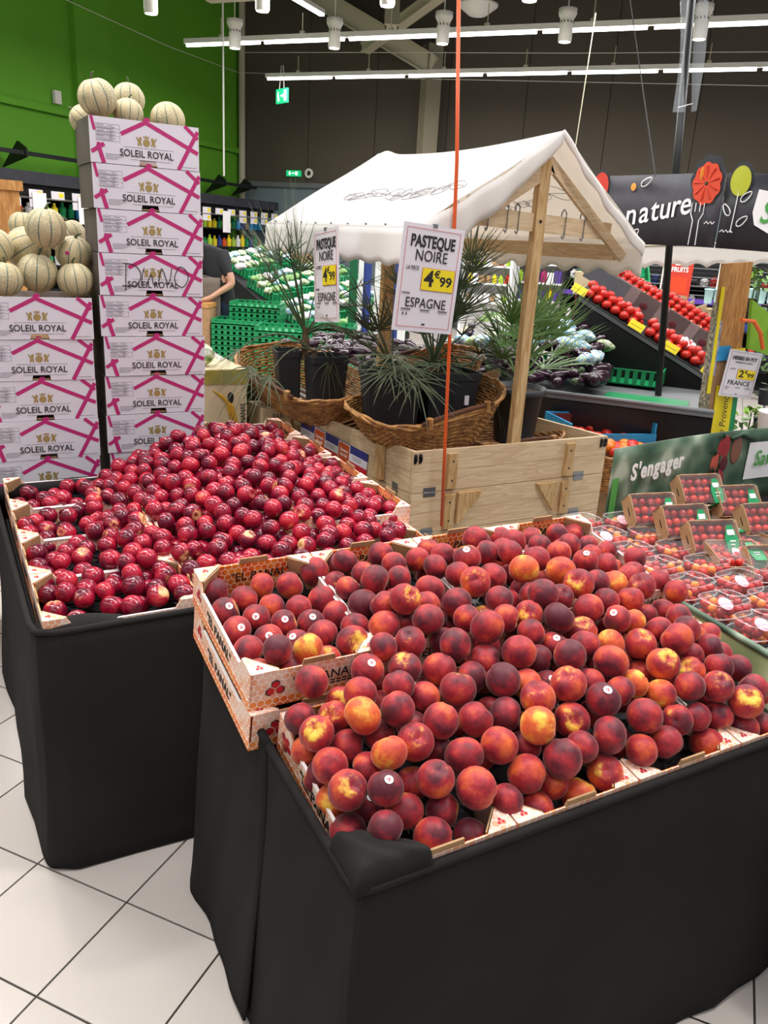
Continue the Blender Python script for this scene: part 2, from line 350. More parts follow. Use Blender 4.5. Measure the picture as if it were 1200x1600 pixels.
def band(mb, p, q, w, z):
    p, q = Vector((*p, z)), Vector((*q, z)); d = (q-p).normalized(); n = Vector((-d.y, d.x, 0))*w/2
    mb.add([p-n, q-n, q+n, p+n], [(0, 1, 2, 3)])
rnd = random.Random(7)
ORD = ['first', 'second', 'third', 'fourth', 'fifth', 'sixth', 'seventh', 'eighth', 'ninth', 'tenth', 'eleventh', 'twelfth', 'thirteenth', 'fourteenth']
PE=[(12,771,871,316,''),(64,723,863,320,'b'),(119,760,870,323,''),(183,742,869,345,''),(115,682,853,315,''),(9,686,857,340,'s'),(65,645,852,322,'s'),(9,612,845,341,'s'),(116,608,846,315,'s'),(66,571,838,328,'s'),(9,538,836,341,''),(46,468,868,315,''),(13,476,818,315,''),(74,468,817,315,''),(172,660,850,315,''),(176,600,839,315,'s'),(112,528,837,315,'s'),(175,536,842,347,''),(112,468,858,315,'o'),(158,470,818,325,'y'),(218,476,845,359,'y'),(256,765,885,365,''),(318,788,883,315,'s'),(322,736,913,315,''),(286,707,872,315,'y'),(289,647,883,315,''),(347,682,897,315,''),(422,741,915,316,''),(342,618,911,358,'d'),(425,678,912,320,''),(407,620,901,315,''),(235,670,854,349,''),(238,605,845,329,''),(296,583,872,360,'d'),(253,535,846,337,''),(316,525,893,315,''),(339,474,925,353,'y'),(289,470,872,343,''),(351,485,862,315,''),(488,672,919,315,''),(542,711,918,315,''),(546,651,929,315,''),(500,610,921,317,''),(580,596,938,356,'s'),(528,555,921,315,''),(676,701,936,343,'b'),(660,628,929,315,''),(436,529,910,332,''),(531,489,928,365,'y'),(596,506,924,315,''),(555,426,908,315,''),(399,479,898,315,''),(362,414,901,341,''),(471,468,896,362,''),(455,404,890,315,''),(461,339,899,365,''),(304,385,873,339,'y'),(385,340,873,342,''),(241,387,873,315,''),(396,398,849,315,''),(190,354,849,338,'s'),(263,333,849,343,'y'),(332,314,840,347,'b'),(445,314,836,355,''),(149,302,836,342,''),(134,353,792,315,'y'),(97,305,798,315,'y'),(122,240,833,355,'o'),(221,284,846,315,'b'),(189,229,836,340,''),(274,269,817,315,''),(333,245,834,365,''),(390,279,830,315,''),(44,343,785,315,''),(46,270,797,341,'y'),(260,190,816,338,'b'),(335,183,803,344,''),(197,174,798,347,'y'),(100,250,764,341,''),(44,365,724,315,''),(719,642,923,315,''),(701,586,940,315,''),(776,669,928,330,''),(686,509,928,365,'o'),(755,550,927,361,''),(824,621,928,315,''),(835,559,930,324,''),(902,596,928,315,''),(778,483,921,365,'o'),(867,496,927,330,'s'),(772,412,917,365,'y'),(837,418,907,315,'d'),(898,423,889,349,'o'),(649,391,920,362,'d'),(711,400,899,315,'y'),(942,375,899,333,'y'),(879,346,887,315,''),(646,328,891,351,'d'),(753,351,882,362,''),(784,291,879,331,'s'),(843,300,857,315,'o'),(818,363,886,315,''),(596,370,889,315,'y'),(533,370,891,317,''),(703,311,854,361,'y'),(613,295,846,315,'s'),(564,319,874,315,''),(662,256,856,332,'d'),(735,253,847,315,'o'),(807,234,840,365,'y'),(875,196,858,365,''),(947,233,848,335,''),(889,260,847,315,''),(981,287,851,315,''),(599,231,857,365,'d'),(556,277,835,315,''),(497,272,866,365,''),(678,192,845,365,'b'),(804,163,829,365,'y'),(921,188,811,315,''),(982,188,819,315,''),(945,131,808,322,''),(876,147,803,315,'y'),(827,105,801,338,''),(719,158,803,319,'o'),(768,126,785,321,'o'),(890,85,797,344,'y'),(941,48,769,365,'y'),(1009,82,765,340,''),(425,225,844,363,'d'),(487,226,820,315,'o'),(545,228,802,315,'s'),(547,171,836,364,'y'),(619,185,815,315,''),(597,122,816,365,'ds'),(660,139,810,315,''),(674,80,784,365,'b'),(763,71,757,315,'y'),(823,72,748,315,''),(465,164,828,365,'y'),(401,177,801,332,'d'),(424,108,812,365,'o'),(529,130,782,352,'y'),(887,67,735,315,''),(949,48,700,365,'b'),(842,48,691,365,''),(345,118,785,357,'o'),(573,71,773,365,'d'),(641,46,735,336,''),(709,46,735,344,''),(422,135,752,315,''),(1014,44,691,315,''),(133,156,805,328,'o'),(44,307,736,315,'o'),(46,210,768,343,''),(44,250,717,315,''),(48,143,764,355,'y'),(108,187,757,315,''),(102,109,775,321,'ds'),(161,242,780,315,''),(100,151,708,315,'s'),(44,190,707,315,'o'),(45,129,691,328,''),(44,67,684,315,''),(81,65,732,322,'d'),(138,101,722,339,''),(107,44,679,315,'y'),(164,45,701,333,'b'),(210,89,707,331,''),(242,44,676,325,''),(197,100,770,338,'y'),(181,148,732,315,''),(259,64,757,365,'b'),(321,52,718,315,''),(261,189,752,315,''),(443,54,770,365,'b'),(492,47,677,349,'o'),(388,45,682,332,''),(440,68,706,315,''),(553,48,709,365,'y'),(507,72,765,315,''),(379,73,743,365,'b'),(276,130,775,360,''),(669,451,889,314,''),(629,557,901,324,''),(981,457,883,310,''),(1066,374,863,311,''),(984,534,885,311,''),(1090,542,885,318,''),(1073,438,863,323,''),(369,557,878,330,''),(1037,494,867,337,''),(929,345,838,331,''),(489,371,839,324,''),(999,349,834,314,''),(912,531,861,319,''),(82,379,835,336,''),(640,496,854,311,''),(947,423,841,325,''),(714,539,857,325,''),(775,504,850,337,''),(605,435,837,338,''),(1015,625,869,325,''),(708,726,885,311,''),(818,776,893,338,''),(1082,640,869,317,''),(911,755,888,331,''),(824,454,836,329,''),(796,575,855,316,''),(1006,761,886,339,''),(1016,263,800,325,''),(751,775,887,326,''),(647,336,812,315,''),(730,457,832,321,''),(526,678,866,328,''),(856,265,795,314,''),(307,424,822,313,''),(645,726,873,314,''),(616,620,854,319,''),(843,532,837,334,''),(979,704,865,314,''),(560,493,829,335,''),(757,635,853,314,''),(412,485,826,326,''),(1074,704,863,315,''),(587,699,862,330,''),(1046,153,769,324,''),(1006,459,821,313,''),(817,324,798,312,''),(838,655,854,320,''),(1057,582,841,327,''),(520,441,817,331,''),(530,566,838,339,''),(1079,774,873,324,''),(692,623,847,320,''),(1071,353,801,317,''),(490,293,790,311,''),(463,729,864,327,''),(492,620,845,332,''),(430,550,833,327,''),(799,216,776,314,''),(230,240,780,320,''),(345,641,848,314,''),(864,596,840,336,''),(436,426,811,313,''),(911,651,849,330,''),(1088,275,785,325,''),(557,358,799,336,''),(372,759,867,314,''),(319,531,828,323,''),(770,704,857,320,''),(478,504,823,334,''),(651,557,832,322,''),(851,375,801,311,''),(549,774,868,318,''),(393,692,854,324,''),(947,583,835,327,''),(857,725,859,327,''),(725,253,778,330,''),(911,471,815,319,''),(426,625,841,324,''),(976,515,822,316,''),(1073,478,815,314,''),(202,314,787,339,''),(1060,218,769,331,''),(241,369,794,325,''),(753,376,794,330,''),(376,321,784,322,''),(663,398,797,321,''),(655,263,774,312,''),(907,405,792,337,''),(975,399,787,335,''),(448,195,751,322,''),(1003,322,770,317,''),(732,194,746,335,''),(930,324,767,328,''),(886,218,748,336,''),(927,119,730,312,''),(806,152,731,319,''),(1072,111,722,329,''),(349,168,730,322,''),(473,392,768,318,''),(581,266,746,320,''),(434,266,746,312,''),(643,187,732,315,''),(354,263,744,333,''),(983,176,728,317,''),(405,382,763,312,''),(563,180,725,316,''),(860,326,749,317,''),(585,114,712,325,''),(780,329,746,332,''),(1060,318,744,316,''),(500,175,719,312,''),(652,113,708,326,''),(709,317,741,327,''),(640,347,745,315,''),(302,316,738,318,''),(339,382,749,316,''),(949,262,725,332,'')]
N_VIS=183
NE=[(256,2018,852,316),(34,1361,753,288),(201,1315,770,320),(171,1529,792,310),(386,1482,818,296),(70,1293,761,292),(804,1362,755,286),(502,2278,876,286),(700,2500,784,285),(829,1688,783,318),(584,1822,852,286),(-179,1460,716,324),(637,1947,863,310),(765,2485,772,318),(-250,1363,699,300),(611,1616,832,311),(-193,1665,724,305),(287,1762,833,317),(354,1708,862,324),(75,1628,781,322),(73,1198,742,306),(726,2565,794,316),(514,2157,895,316),(-240,1767,701,318),(-238,1445,716,288),(-113,1373,732,318),(352,1539,834,318),(447,1445,822,286),(223,1719,824,310),(805,2293,776,305),(-56,1729,732,302),(113,1810,784,307),(-154,1538,711,290),(478,2002,884,325),(327,2066,874,314),(373,2008,887,299),(13,1611,758,309),(415,1318,809,321),(584,1351,816,290),(747,2231,799,315),(633,1368,793,291),(121,1407,770,319),(518,1481,827,285),(779,1472,770,297),(451,1803,866,297),(467,1646,845,293),(518,2358,849,290),(749,1742,812,322),(366,1610,838,300),(-42,1110,721,314),(321,1100,764,288),(235,1512,818,323),(525,1282,795,321),(602,2188,875,311),(632,1786,834,304),(62,1852,773,320),(85,1527,775,300),(372,1868,883,315),(623,2087,873,293),(272,2111,843,320),(-47,1383,744,302),(709,1528,780,296),(700,1326,770,296),(-118,1965,709,302),(-249,1701,699,286),(148,2058,818,306),(653,1871,851,317),(302,2197,877,323),(236,1393,795,301),(304,1217,785,302),(565,2121,882,285),(579,2520,806,293),(-61,1636,744,291),(191,1988,829,314),(740,1832,801,322),(585,2277,870,286),(183,1201,749,322),(224,2209,827,323),(-119,1736,719,286),(36,1908,777,296),(11,2118,762,299),(-173,1311,715,322),(740,2023,799,294),(610,1176,761,300),(26,1707,758,300),(-152,1152,691,321),(3,1840,754,318),(91,2036,794,291),(112,1871,803,299),(600,1516,808,304),(-223,1881,712,309),(731,1582,790,295),(552,1872,881,301),(120,1729,789,286),(8,1277,721,289),(326,1155,782,298),(390,1789,863,322),(-176,2108,708,306),(261,1112,767,289),(205,1662,809,292),(-251,1509,698,285),(303,1425,801,310),(443,1868,888,301),(6,1217,725,318),(471,1348,818,296),(777,2159,813,306),(508,1407,817,320),(-255,1634,696,295),(271,1622,827,320),(166,1899,819,317),(823,1885,804,302),(716,1962,827,291),(-124,1894,715,293),(-216,2052,717,286),(343,1289,804,287),(-203,1980,719,305),(119,1326,750,292),(524,2067,875,306),(-17,1924,744,317),(-76,1265,727,304),(257,1857,856,322),(557,1685,859,308),(198,1142,761,312),(172,1770,824,318),(506,1582,836,313),(647,2382,808,310),(163,1633,783,292),(820,2456,790,305),(-187,1732,706,313),(668,2302,816,296),(695,1187,768,303),(-299,1923,712,313),(372,1217,772,324),(454,2175,888,301),(804,2210,787,317),(395,1406,824,311),(788,2377,789,290),(-75,1578,728,287),(-5,1553,746,322),(665,2568,797,307),(247,1193,756,298),(314,1364,810,311),(651,2015,861,310),(829,1506,761,321),(811,1748,784,325),(737,2338,804,311),(578,2401,844,304),(119,1931,791,303),(796,2058,810,290),(-256,2133,719,324),(120,2155,796,302),(759,1291,752,292),(399,2208,884,323),(580,1429,803,292),(449,2119,868,309),(-43,1492,748,313),(655,2220,846,296),(544,1161,764,294),(803,1623,784,298),(460,1114,757,321),(470,1730,865,306),(556,1086,779,293),(506,1217,788,323),(440,1563,848,300),(649,1660,816,301),(644,1113,749,297),(602,2582,791,292),(765,1418,787,295),(658,2439,790,304),(-200,1257,703,310),(-80,1830,741,287),(191,1459,776,299),(407,2055,868,308),(599,2458,813,314),(420,1688,847,289),(516,2509,805,301),(690,1265,762,289),(272,1946,859,291),(-210,1553,703,294),(-297,2053,700,317),(-167,1820,725,300),(256,1339,778,294),(72,1983,782,290),(378,1126,762,302),(-76,2100,737,297),(708,1682,814,303),(537,1758,858,311),(654,1474,816,295),(648,2140,847,325),(-294,1551,711,315),(2,1995,761,310),(-9,1427,751,293),(28,1095,722,322),(224,1805,824,313),(530,1966,874,317),(302,1518,806,302),(791,1958,796,316),(-246,1129,675,316),(-169,1615,701,306),(591,2008,873,297),(-295,1276,697,286),(-130,1257,701,308),(223,1587,817,298),(622,2319,856,300),(659,1543,823,307),(677,1422,798,296),(564,1238,779,303),(-110,1100,707,314),(-93,1676,719,288),(825,2549,798,313),(473,1921,875,314),(125,1228,743,304),(-194,1081,677,324),(426,1245,794,295),(-57,1984,738,316),(-300,1791,717,298),(742,2082,808,311),(303,1900,875,294),(403,1950,885,321),(162,1836,811,318),(-87,1194,721,324),(199,2148,825,293),(220,1928,828,311),(689,2071,836,308),(601,1284,781,290),(471,1164,791,286),(823,1567,773,317),(548,2211,886,287),(207,2074,826,305),(263,1264,787,296),(32,2050,766,323),(458,1508,833,307),(833,2120,801,312),(833,1415,770,320),(382,2122,890,303),(-153,2045,715,321),(97,2091,780,290),(38,1508,744,307),(-187,1393,698,294),(756,1231,765,316),(524,2567,791,313),(131,1468,775,306),(750,2432,794,291),(-259,2003,706,286),(315,1826,864,308),(-215,1200,705,287),(744,1915,804,316),(63,1771,774,300),(772,1531,768,316),(-99,1504,727,304),(746,1638,805,295),(-21,1325,742,323),(636,2519,777,313),(27,1158,721,314),(170,1263,773,290),(-108,1433,714,297),(668,1733,820,303),(137,1147,742,296),(49,1430,759,303),(705,2154,826,301),(-7,1774,736,319),(-292,1084,680,287),(513,1832,863,293),(815,1831,785,290),(631,1230,782,322),(578,1927,885,323),(-290,1195,682,312),(576,1565,836,314),(520,2432,843,320),(282,1698,852,290),(780,2589,787,287),(-266,1838,708,305),(333,1946,858,294),(152,2219,801,296),(323,1657,837,324),(713,2392,774,293),(-300,1475,695,322),(133,1581,788,321),(685,1808,818,300),(124,1989,810,294),(181,1402,778,291),(-171,1930,708,313),(838,2006,795,303),(-69,2043,748,307),(-243,1304,717,289),(-243,1935,698,287),(719,1461,784,310),(-72,1897,742,309),(310,2008,879,306),(330,2131,864,298),(-82,1779,717,291),(703,2257,830,290),(594,1735,847,319),(530,1355,797,286),(670,1603,824,309),(413,1172,779,297),(75,1694,786,290),(-160,1208,711,285),(247,2163,862,294),(-288,1415,695,300),(292,1566,839,298),(730,1376,765,305),(541,1630,848,286),(245,1453,813,290),(61,2140,789,318),(-124,2134,729,302),(458,2064,896,292),(-301,1672,701,311),(-298,1732,709,307),(-81,1322,740,290),(558,2326,871,285),(-256,1238,712,288),(-21,1675,754,285),(415,1629,862,291),(701,1130,751,305),(-116,1618,737,303),(493,2215,873,292),(652,1304,796,286),(767,1688,778,320),(-301,1333,704,308),(-31,1172,713,289),(688,1912,822,290),(169,1704,797,285),(152,2116,824,287),(-22,2076,739,290),(375,1984,825,288),(520,1699,801,297),(369,2116,821,306),(297,1914,806,301),(408,2156,844,292),(302,1252,739,287),(567,1865,816,288),(-26,1443,699,286),(391,1916,832,315),(503,1899,826,306),(351,1843,816,302),(557,2307,807,295),(407,1753,808,298),(-14,1641,699,312),(553,2040,823,315),(287,1834,806,294),(172,1902,759,305),(669,1374,749,291),(232,1580,760,285),(558,2378,792,314),(301,1184,738,287),(143,2028,754,286),(710,2122,774,300),(590,1965,813,287),(84,1714,721,297),(736,1260,703,287),(74,1956,726,315),(118,1603,729,311),(239,1423,736,300),(97,1345,700,293),(542,2107,823,301),(100,1266,692,286),(543,2167,823,286),(512,2263,819,290),(686,1778,767,310),(605,2176,814,308),(0,1364,697,293),(377,1437,761,312),(377,1266,734,309),(495,1465,774,285),(231,1242,729,300),(331,2045,820,288),(251,1668,769,313),(419,1632,799,287),(-62,1374,689,290),(678,2027,797,294),(61,1625,717,311),(236,1510,748,311),(137,2217,745,285),(692,2195,776,315),(131,1537,737,287),(354,2182,818,305),(619,1591,770,304),(704,1199,709,314),(165,1487,727,290),(98,1879,729,290),(230,1874,780,304),(485,1301,750,311),(97,1439,712,301),(267,1728,782,292),(457,1549,784,300),(459,1401,778,302),(712,2292,776,290),(331,1329,765,290),(29,1425,701,285),(149,1765,752,288),(598,2244,819,290),(205,1778,772,307),(735,1973,767,293),(240,1980,789,290),(538,2436,783,314),(165,1296,715,289),(159,1387,723,296),(559,1304,742,306),(389,1679,802,285),(-29,1512,693,291),(490,1784,816,298),(429,1997,839,303),(552,1616,790,297),(608,1910,806,305),(307,1605,779,288),(49,1848,714,289),(565,1210,725,295),(-18,2026,709,300),(341,1782,812,295),(377,1576,787,303),(391,1343,747,298),(99,1792,731,287),(485,2168,825,296),(648,1958,790,287),(240,2130,789,296),(781,2111,771,290),(674,1714,764,298),(54,2110,723,302),(18,1964,707,299),(471,2060,834,288),(610,2056,805,303),(451,1202,725,287),(120,1667,763,292),(604,1727,788,292),(454,1835,816,306),(-111,1316,688,299),(682,1613,763,314),(192,2180,775,289),(626,1312,734,291),(344,1724,799,311),(669,1854,783,313),(495,1974,825,299),(537,1406,756,314),(607,2335,799,287),(7,1724,703,289),(673,1485,753,295),(49,1309,695,309),(271,2062,797,314),(298,1999,807,293),(344,1387,750,299),(605,1464,754,313),(771,1792,765,292),(155,2096,771,287),(89,1498,710,290),(75,2051,722,286),(520,1520,778,287),(-38,2137,713,302),(652,2251,788,303),(321,1481,759,306),(428,1497,778,310),(-39,1231,686,299),(242,1301,726,288),(771,1869,765,292),(183,1564,738,296),(-36,1829,702,286),(169,1970,765,304),(639,1205,713,286),(-30,1302,687,291),(796,1312,705,295),(33,1563,697,299),(572,1784,807,296),(710,1665,757,290),(274,2183,802,288),(284,1386,747,297),(61,1222,686,307),(421,2209,823,294),(30,1903,710,303),(616,1832,797,288),(354,1190,720,287),(840,1937,767,307),(583,1676,807,288),(197,2037,772,296),(601,1397,755,290),(462,1726,804,289),(-84,1150,682,286),(215,1368,735,305),(656,1543,755,300),(446,1941,823,304),(839,2065,770,300),(490,1628,787,305)]
NTOP=325
# ================================================================ SETTING
def struct(name, mb, m, parent=None, M=None): o = part(name, mb, m, parent, M); o['kind'] = 'structure'; return o
TS = .30; TJ = .0055
floor = struct('floor', MB().b2((-16, -8, -.02), (18, 30, -.004)), 'grout')
T0 = Vector((-.211, .841, 0)); tme = mk('floor_tile', MB().b2((TJ/2, TJ/2, -.012), (TS-TJ/2, TS-TJ/2, 0)), 'floor_tile'); nt_ = 0; far = MB()
for i in range(-30, 46):
    for j in range(-14, 50):
        p = T0+BU*(i*TS)+BV*(j*TS); c = p+BU*TS/2+BV*TS/2
        if -1.5 < c.x < .35 and -.5 < c.y < 2.6 and nt_ < 300 and not (c.x > .2 and c.y > .3):
            o = ob('floor_tile', tme, floor, T(p)@RZ(BA)); nt_ += 1
        elif -9 < c.x < 14 and -6 < c.y < 16:
            R_ = T(p)@RZ(BA); far.add([R_@Vector(v) for v in ((TJ/2, TJ/2, 0), (TS-TJ/2, TJ/2, 0), (TS-TJ/2, TS-TJ/2, 0), (TJ/2, TS-TJ/2, 0))], [(0, 1, 2, 3)])
o = part('distant_floor_tiles', far, 'floor_tile', floor); o['kind'] = 'stuff'
RB = RZ(BA)
def bbox(mb, a, b): mb.b2(a, b); return mb
WU, WV = -10.6, 16.1
g = struct('wall_left', MB().b2((WU-.2, -6, 0), (WU, WV, 9)), 'wall_green', None, RB)
part('ledge', MB().b2((WU, -6, 3.33), (WU+.1, WV, 3.43)), 'wall_green', g)
for v in (10.95, 4.5): part('pilaster', MB().b2((WU, v, 0), (WU+.12, v+.9, 9)), 'wall_green', g)
part('drain_pipe', MB().tube([(WU+.14, WV-.1, 0), (WU+.14, WV-.1, 9)], .075, 10), 'cream_paint', g)
w2 = struct('wall_back', MB().b2((WU-.2, WV, 2.72), (12, WV+.2, 9)), 'wall_brown', None, RB)
for i in range(14):
    part('cladding_panel', MB().b2((WU+.2+i*1.6, WV-.03, 2.72), (WU+.2+i*1.6+1.585, WV, 9)), 'wall_brown', w2)
w3 = struct('window_1', MB().b2((WU, WV+.02, 0), (12, WV+.1, 2.72)), 'frosted', None, RB)
for i in range(8): part('window_frame', MB().b2((WU+2.4+i*2.5, WV-.02, 0), (WU+2.5+i*2.5, WV+.06, 2.72)), 'grey_metal', w3)
part('window_frame', MB().b2((WU, WV-.06, 2.66), (12, WV+.02, 2.76)), 'grey_metal', w3)
c = struct('ceiling', MB().b2((WU, 8, 8.4), (12, WV, 8.6)), 'wall_brown', None, RB)
for i in range(5): part('roof_rib', MB().b2((WU, 8.5+i*1.6, 8.2), (12, 8.6+i*1.6, 8.4)), 'cream_paint', c)
# steel columns and girders
def beam(name, label, p, q, w, m='cream_paint', cat='beam', group=None):
    p, q = Vector(p), Vector(q); L = (q-p).length; mb = MB().b2((-w/2, -w/2, 0), (w/2, w/2, L))
    for s in (-1, 1): mb.b2((-w*.75, s*w/2-.012, 0), (w*.75, s*w/2+.012, L))
    return tag(part(name, mb, m, None, T(p)@(q-p).to_track_quat('Z', 'Y').to_matrix().to_4x4()), label, cat, group)
q = pv(674, 120, 15.6); beam('steel_column', 'cream steel column standing against the brown back wall behind the white canopy', (q.x, q.y, 0), (q.x, q.y, 5.3), .22, 'column_paint', cat='column')
beam('steel_girder', 'thick cream steel girder slanting down from the top edge to the far tube lights', pz(480, -14, 6.3), pz(680, 106, 4.9), .34)
beam('steel_girder', 'cream girder crossing above the first tube light left of the orange cord', pz(570, 76, 5.0), pz(702, -20, 5.6), .14)
beam('steel_girder', 'short cream vertical strut hanging above the first row of tube lights', pz(612, 46, 4.9), pz(614, -30, 5.8), .16)
beam('roof_pipe', 'long horizontal cream pipe running under the roof above both tube light rows', bw(-7.1, 9.9, 4.72), bw(3, 9.9, 4.72), .09, cat='pipe')
# tube lights
def light_row(v, z, u0, u1, label):
    t = thing('tube_light_row', label, 'light', bw(0, v, z), BA)
    part('housing', MB().b2((u0, -.035, 0), (u1, .035, .07)), 'lamp_white', t)
    n = int((u1-u0)/1.47)
    for i in range(n): part('tube', MB().tube([(u0+.04+i*1.47, 0, -.022), (u0+1.42+i*1.47, 0, -.022)], .027, 8), 'tube_glow', t)
    for i in range(0, n, 1): part('hanger', MB().b2((u0+.7+i*1.47, -.006, .07), (u0+.712+i*1.47, .006, .35)).b2((u0+.67+i*1.47, -.02, .07), (u0+.74+i*1.47, .02, .11)), 'cream_paint', t)
p1 = pz(405, 117, 4.5); p2 = pz(280, 65, 4.5)
light_row(p1.dot(BV)+.25, 4.5, p1.dot(BU), p1.dot(BU)+8*1.47, 'far row of white tube lights hanging in front of the brown back wall')
light_row(p2.dot(BV)+.15, 4.5, p2.dot(BU), p2.dot(BU)+8*1.47, 'near row of white tube lights crossing in front of the cream girder')
t = thing('tube_light_stub', 'short tilted tube light at the top edge beside the thick girder', 'light', pz(480, 8, 5.0), BA+PI/2)
part('housing', MB().b2((-.5, -.05, 0), (.5, .05, .06)), 'lamp_white', t); part('tube', MB().b2((-.5, -.04, -.03), (.5, .04, 0)), 'tube_glow', t)
def spot_lamp(x, y, z, label):
    p = pz(x, y, z); t = thing('ceiling_spotlight', label, 'spotlight', p, 0)
    part('can', MB().lathe([(.075, .0), (.085, .02), (.085, .26), (.1, .28), (.115, .31), (.115, .37), (.02, .39)], 20), 'lamp_white', t, None, True)
    part('lens', MB().disc((0, 0, .012), .074, 20), 'spot_glow', t)
    sl = MB()
    for k in range(12): a = k*PI/6; sl.box((.086*math.cos(a), .086*math.sin(a), .22), (.004, .012, .03), RZ(a).to_3x3()@RX(.4).to_3x3())
    part('vent_slot', sl, 'print_black', t); part('stem', MB().tube([(0, 0, .38), (0, 0, 2.2)], .008, 5), 'lamp_white', t)
for x, y, l in ((236, 22, 'white cylinder spotlight above the melon tower at the top edge'), (367, 76, 'white cylinder spotlight beside the left end of the near tube row'), (410, 18, 'white cylinder spotlight at the top edge left of the thick girder'),
                (522, 76, 'white cylinder spotlight hanging in front of the thick girder'), (691, 69, 'white cylinder spotlight just left of the orange cord'), (882, 66, 'white cylinder spotlight between the orange cord and the black pole'), (1092, 62, 'white cylinder spotlight half hidden behind the black pole'), (605, 10, 'white cylinder spotlight at the top edge over the girder crossing'), (827, 2, 'white cylinder spotlight glowing at the top edge right of the orange cord')):
    spot_lamp(x, y, 4.15, l)
t = thing('ceiling_fan_vent', 'round cream air vent at the top edge right of the orange cord', 'vent', pz(746, 22, 5.0))
part('dish', MB().lathe([(0, -.04), (.13, -.02), (.16, 0), (.3, .1), (.31, .13), (.05, .16), (0, .16)], 24), 'lamp_white', t, None, True)
# exit signs
p = pv(441, 150, 13.3); t = thing('exit_sign', 'green hanging exit sign under the left end of the far tube row', 'sign', p, BA-.5)
part('panel', MB().b2((-.19, -.02, -.12), (.19, .02, .12)), 'exit_green', t)
ic = MB().b2((.1, -.024, -.09), (.17, -.021, .09)); ic.b2((-.02, -.024, -.012), (.06, -.021, .012)); ic.add([(.05, -.023, -.04), (.085, -.023, 0), (.05, -.023, .04)], [(0, 1, 2)])
ic.ball((-.11, -.024, .06), (.017, .003, .017), 8, 6); ic.prism([(-.14, -.021, .03), (-.09, -.021, .04), (-.08, -.021, -.02), (-.12, -.021, -.03)], (0, -.003, 0)); ic.b2((-.12, -.024, -.09), (-.1, -.021, -.02)); ic.prism([(-.1, -.021, -.02), (-.06, -.021, -.06), (-.07, -.021, -.08), (-.12, -.021, -.03)], (0, -.003, 0))
part('running_figure', ic, 'exit_white', t)
for s in (-.1, .06): part('cord', MB().tube([(s, 0, .12), (s*.4, 0, .5)], .006, 4), 'lamp_white', t)
p = pv(459, 271, 16.0); t = thing('exit_sign', 'small lit green exit sign above the frosted window', 'sign', p, BA)
part('panel', MB().b2((-.17, -.04, -.06), (.17, .04, .06)), 'exit_green', t); part('pictogram', MB().b2((-.1, -.045, -.035), (-.06, -.04, .035)).b2((-.02, -.045, -.01), (.04, -.04, .01)).b2((.06, -.045, -.035), (.12, -.04, .035)), 'exit_white', t)
p = pv(484, 271, 16.0); t = thing('wall_speaker', 'small round speaker beside the lit exit sign', 'speaker', p, BA)
part('ring', MB().lathe([(.05, 0), (.1, .02), (.1, .05), (.05, .05)], 16), 'lamp_white', t, RX(PI/2)); part('cone', MB().lathe([(0, .01), (.055, .03)], 16), 'print_black', t, RX(PI/2))
p = pu(87, 152, WU+.02); tag(part('wall_box', MB().b2((0, -.07, -.1), (.06, .07, .1)).b2((.06, -.04, -.06), (.07, .04, -.01)), 'lamp_white', None, T(p)@RZ(BA)), 'small white junction box on the green wall', 'socket')
def wire(label, pts, r=.006, m='lamp_white'): return tag(part('cable', MB().tube(pts, r, 4), m), label, 'cable')
wire('thin pale cable sagging across the green wall', [pu(60, -20, WU+.3), pu(262, 72, WU+.3), pv(371, 113, WV-.3), pv(600, 122, 15.5), pv(1200, 134, 15.5)])
wire('thin pale cable running below the far tube row', [pv(380, 82, 15.2), pv(620, 82, 15.2), pv(900, 83, 15.2), pv(1200, 81, 15.2)])
wire('white hanging rod in front of the green wall', [pv(348, -10, 11), pv(350, 275, 11)], .014)
wire('pale suspension cable rising behind the canopy peak', [pv(931, 20, 9), pv(897, 243, 9)], .007, 'cream_paint')
wire('thin black cable holding the tomato header board', [pb(983, -10, 2.6), pb(1003, 130, 2.35), pb(1024, 275, 2.0)], .003, 'print_black')
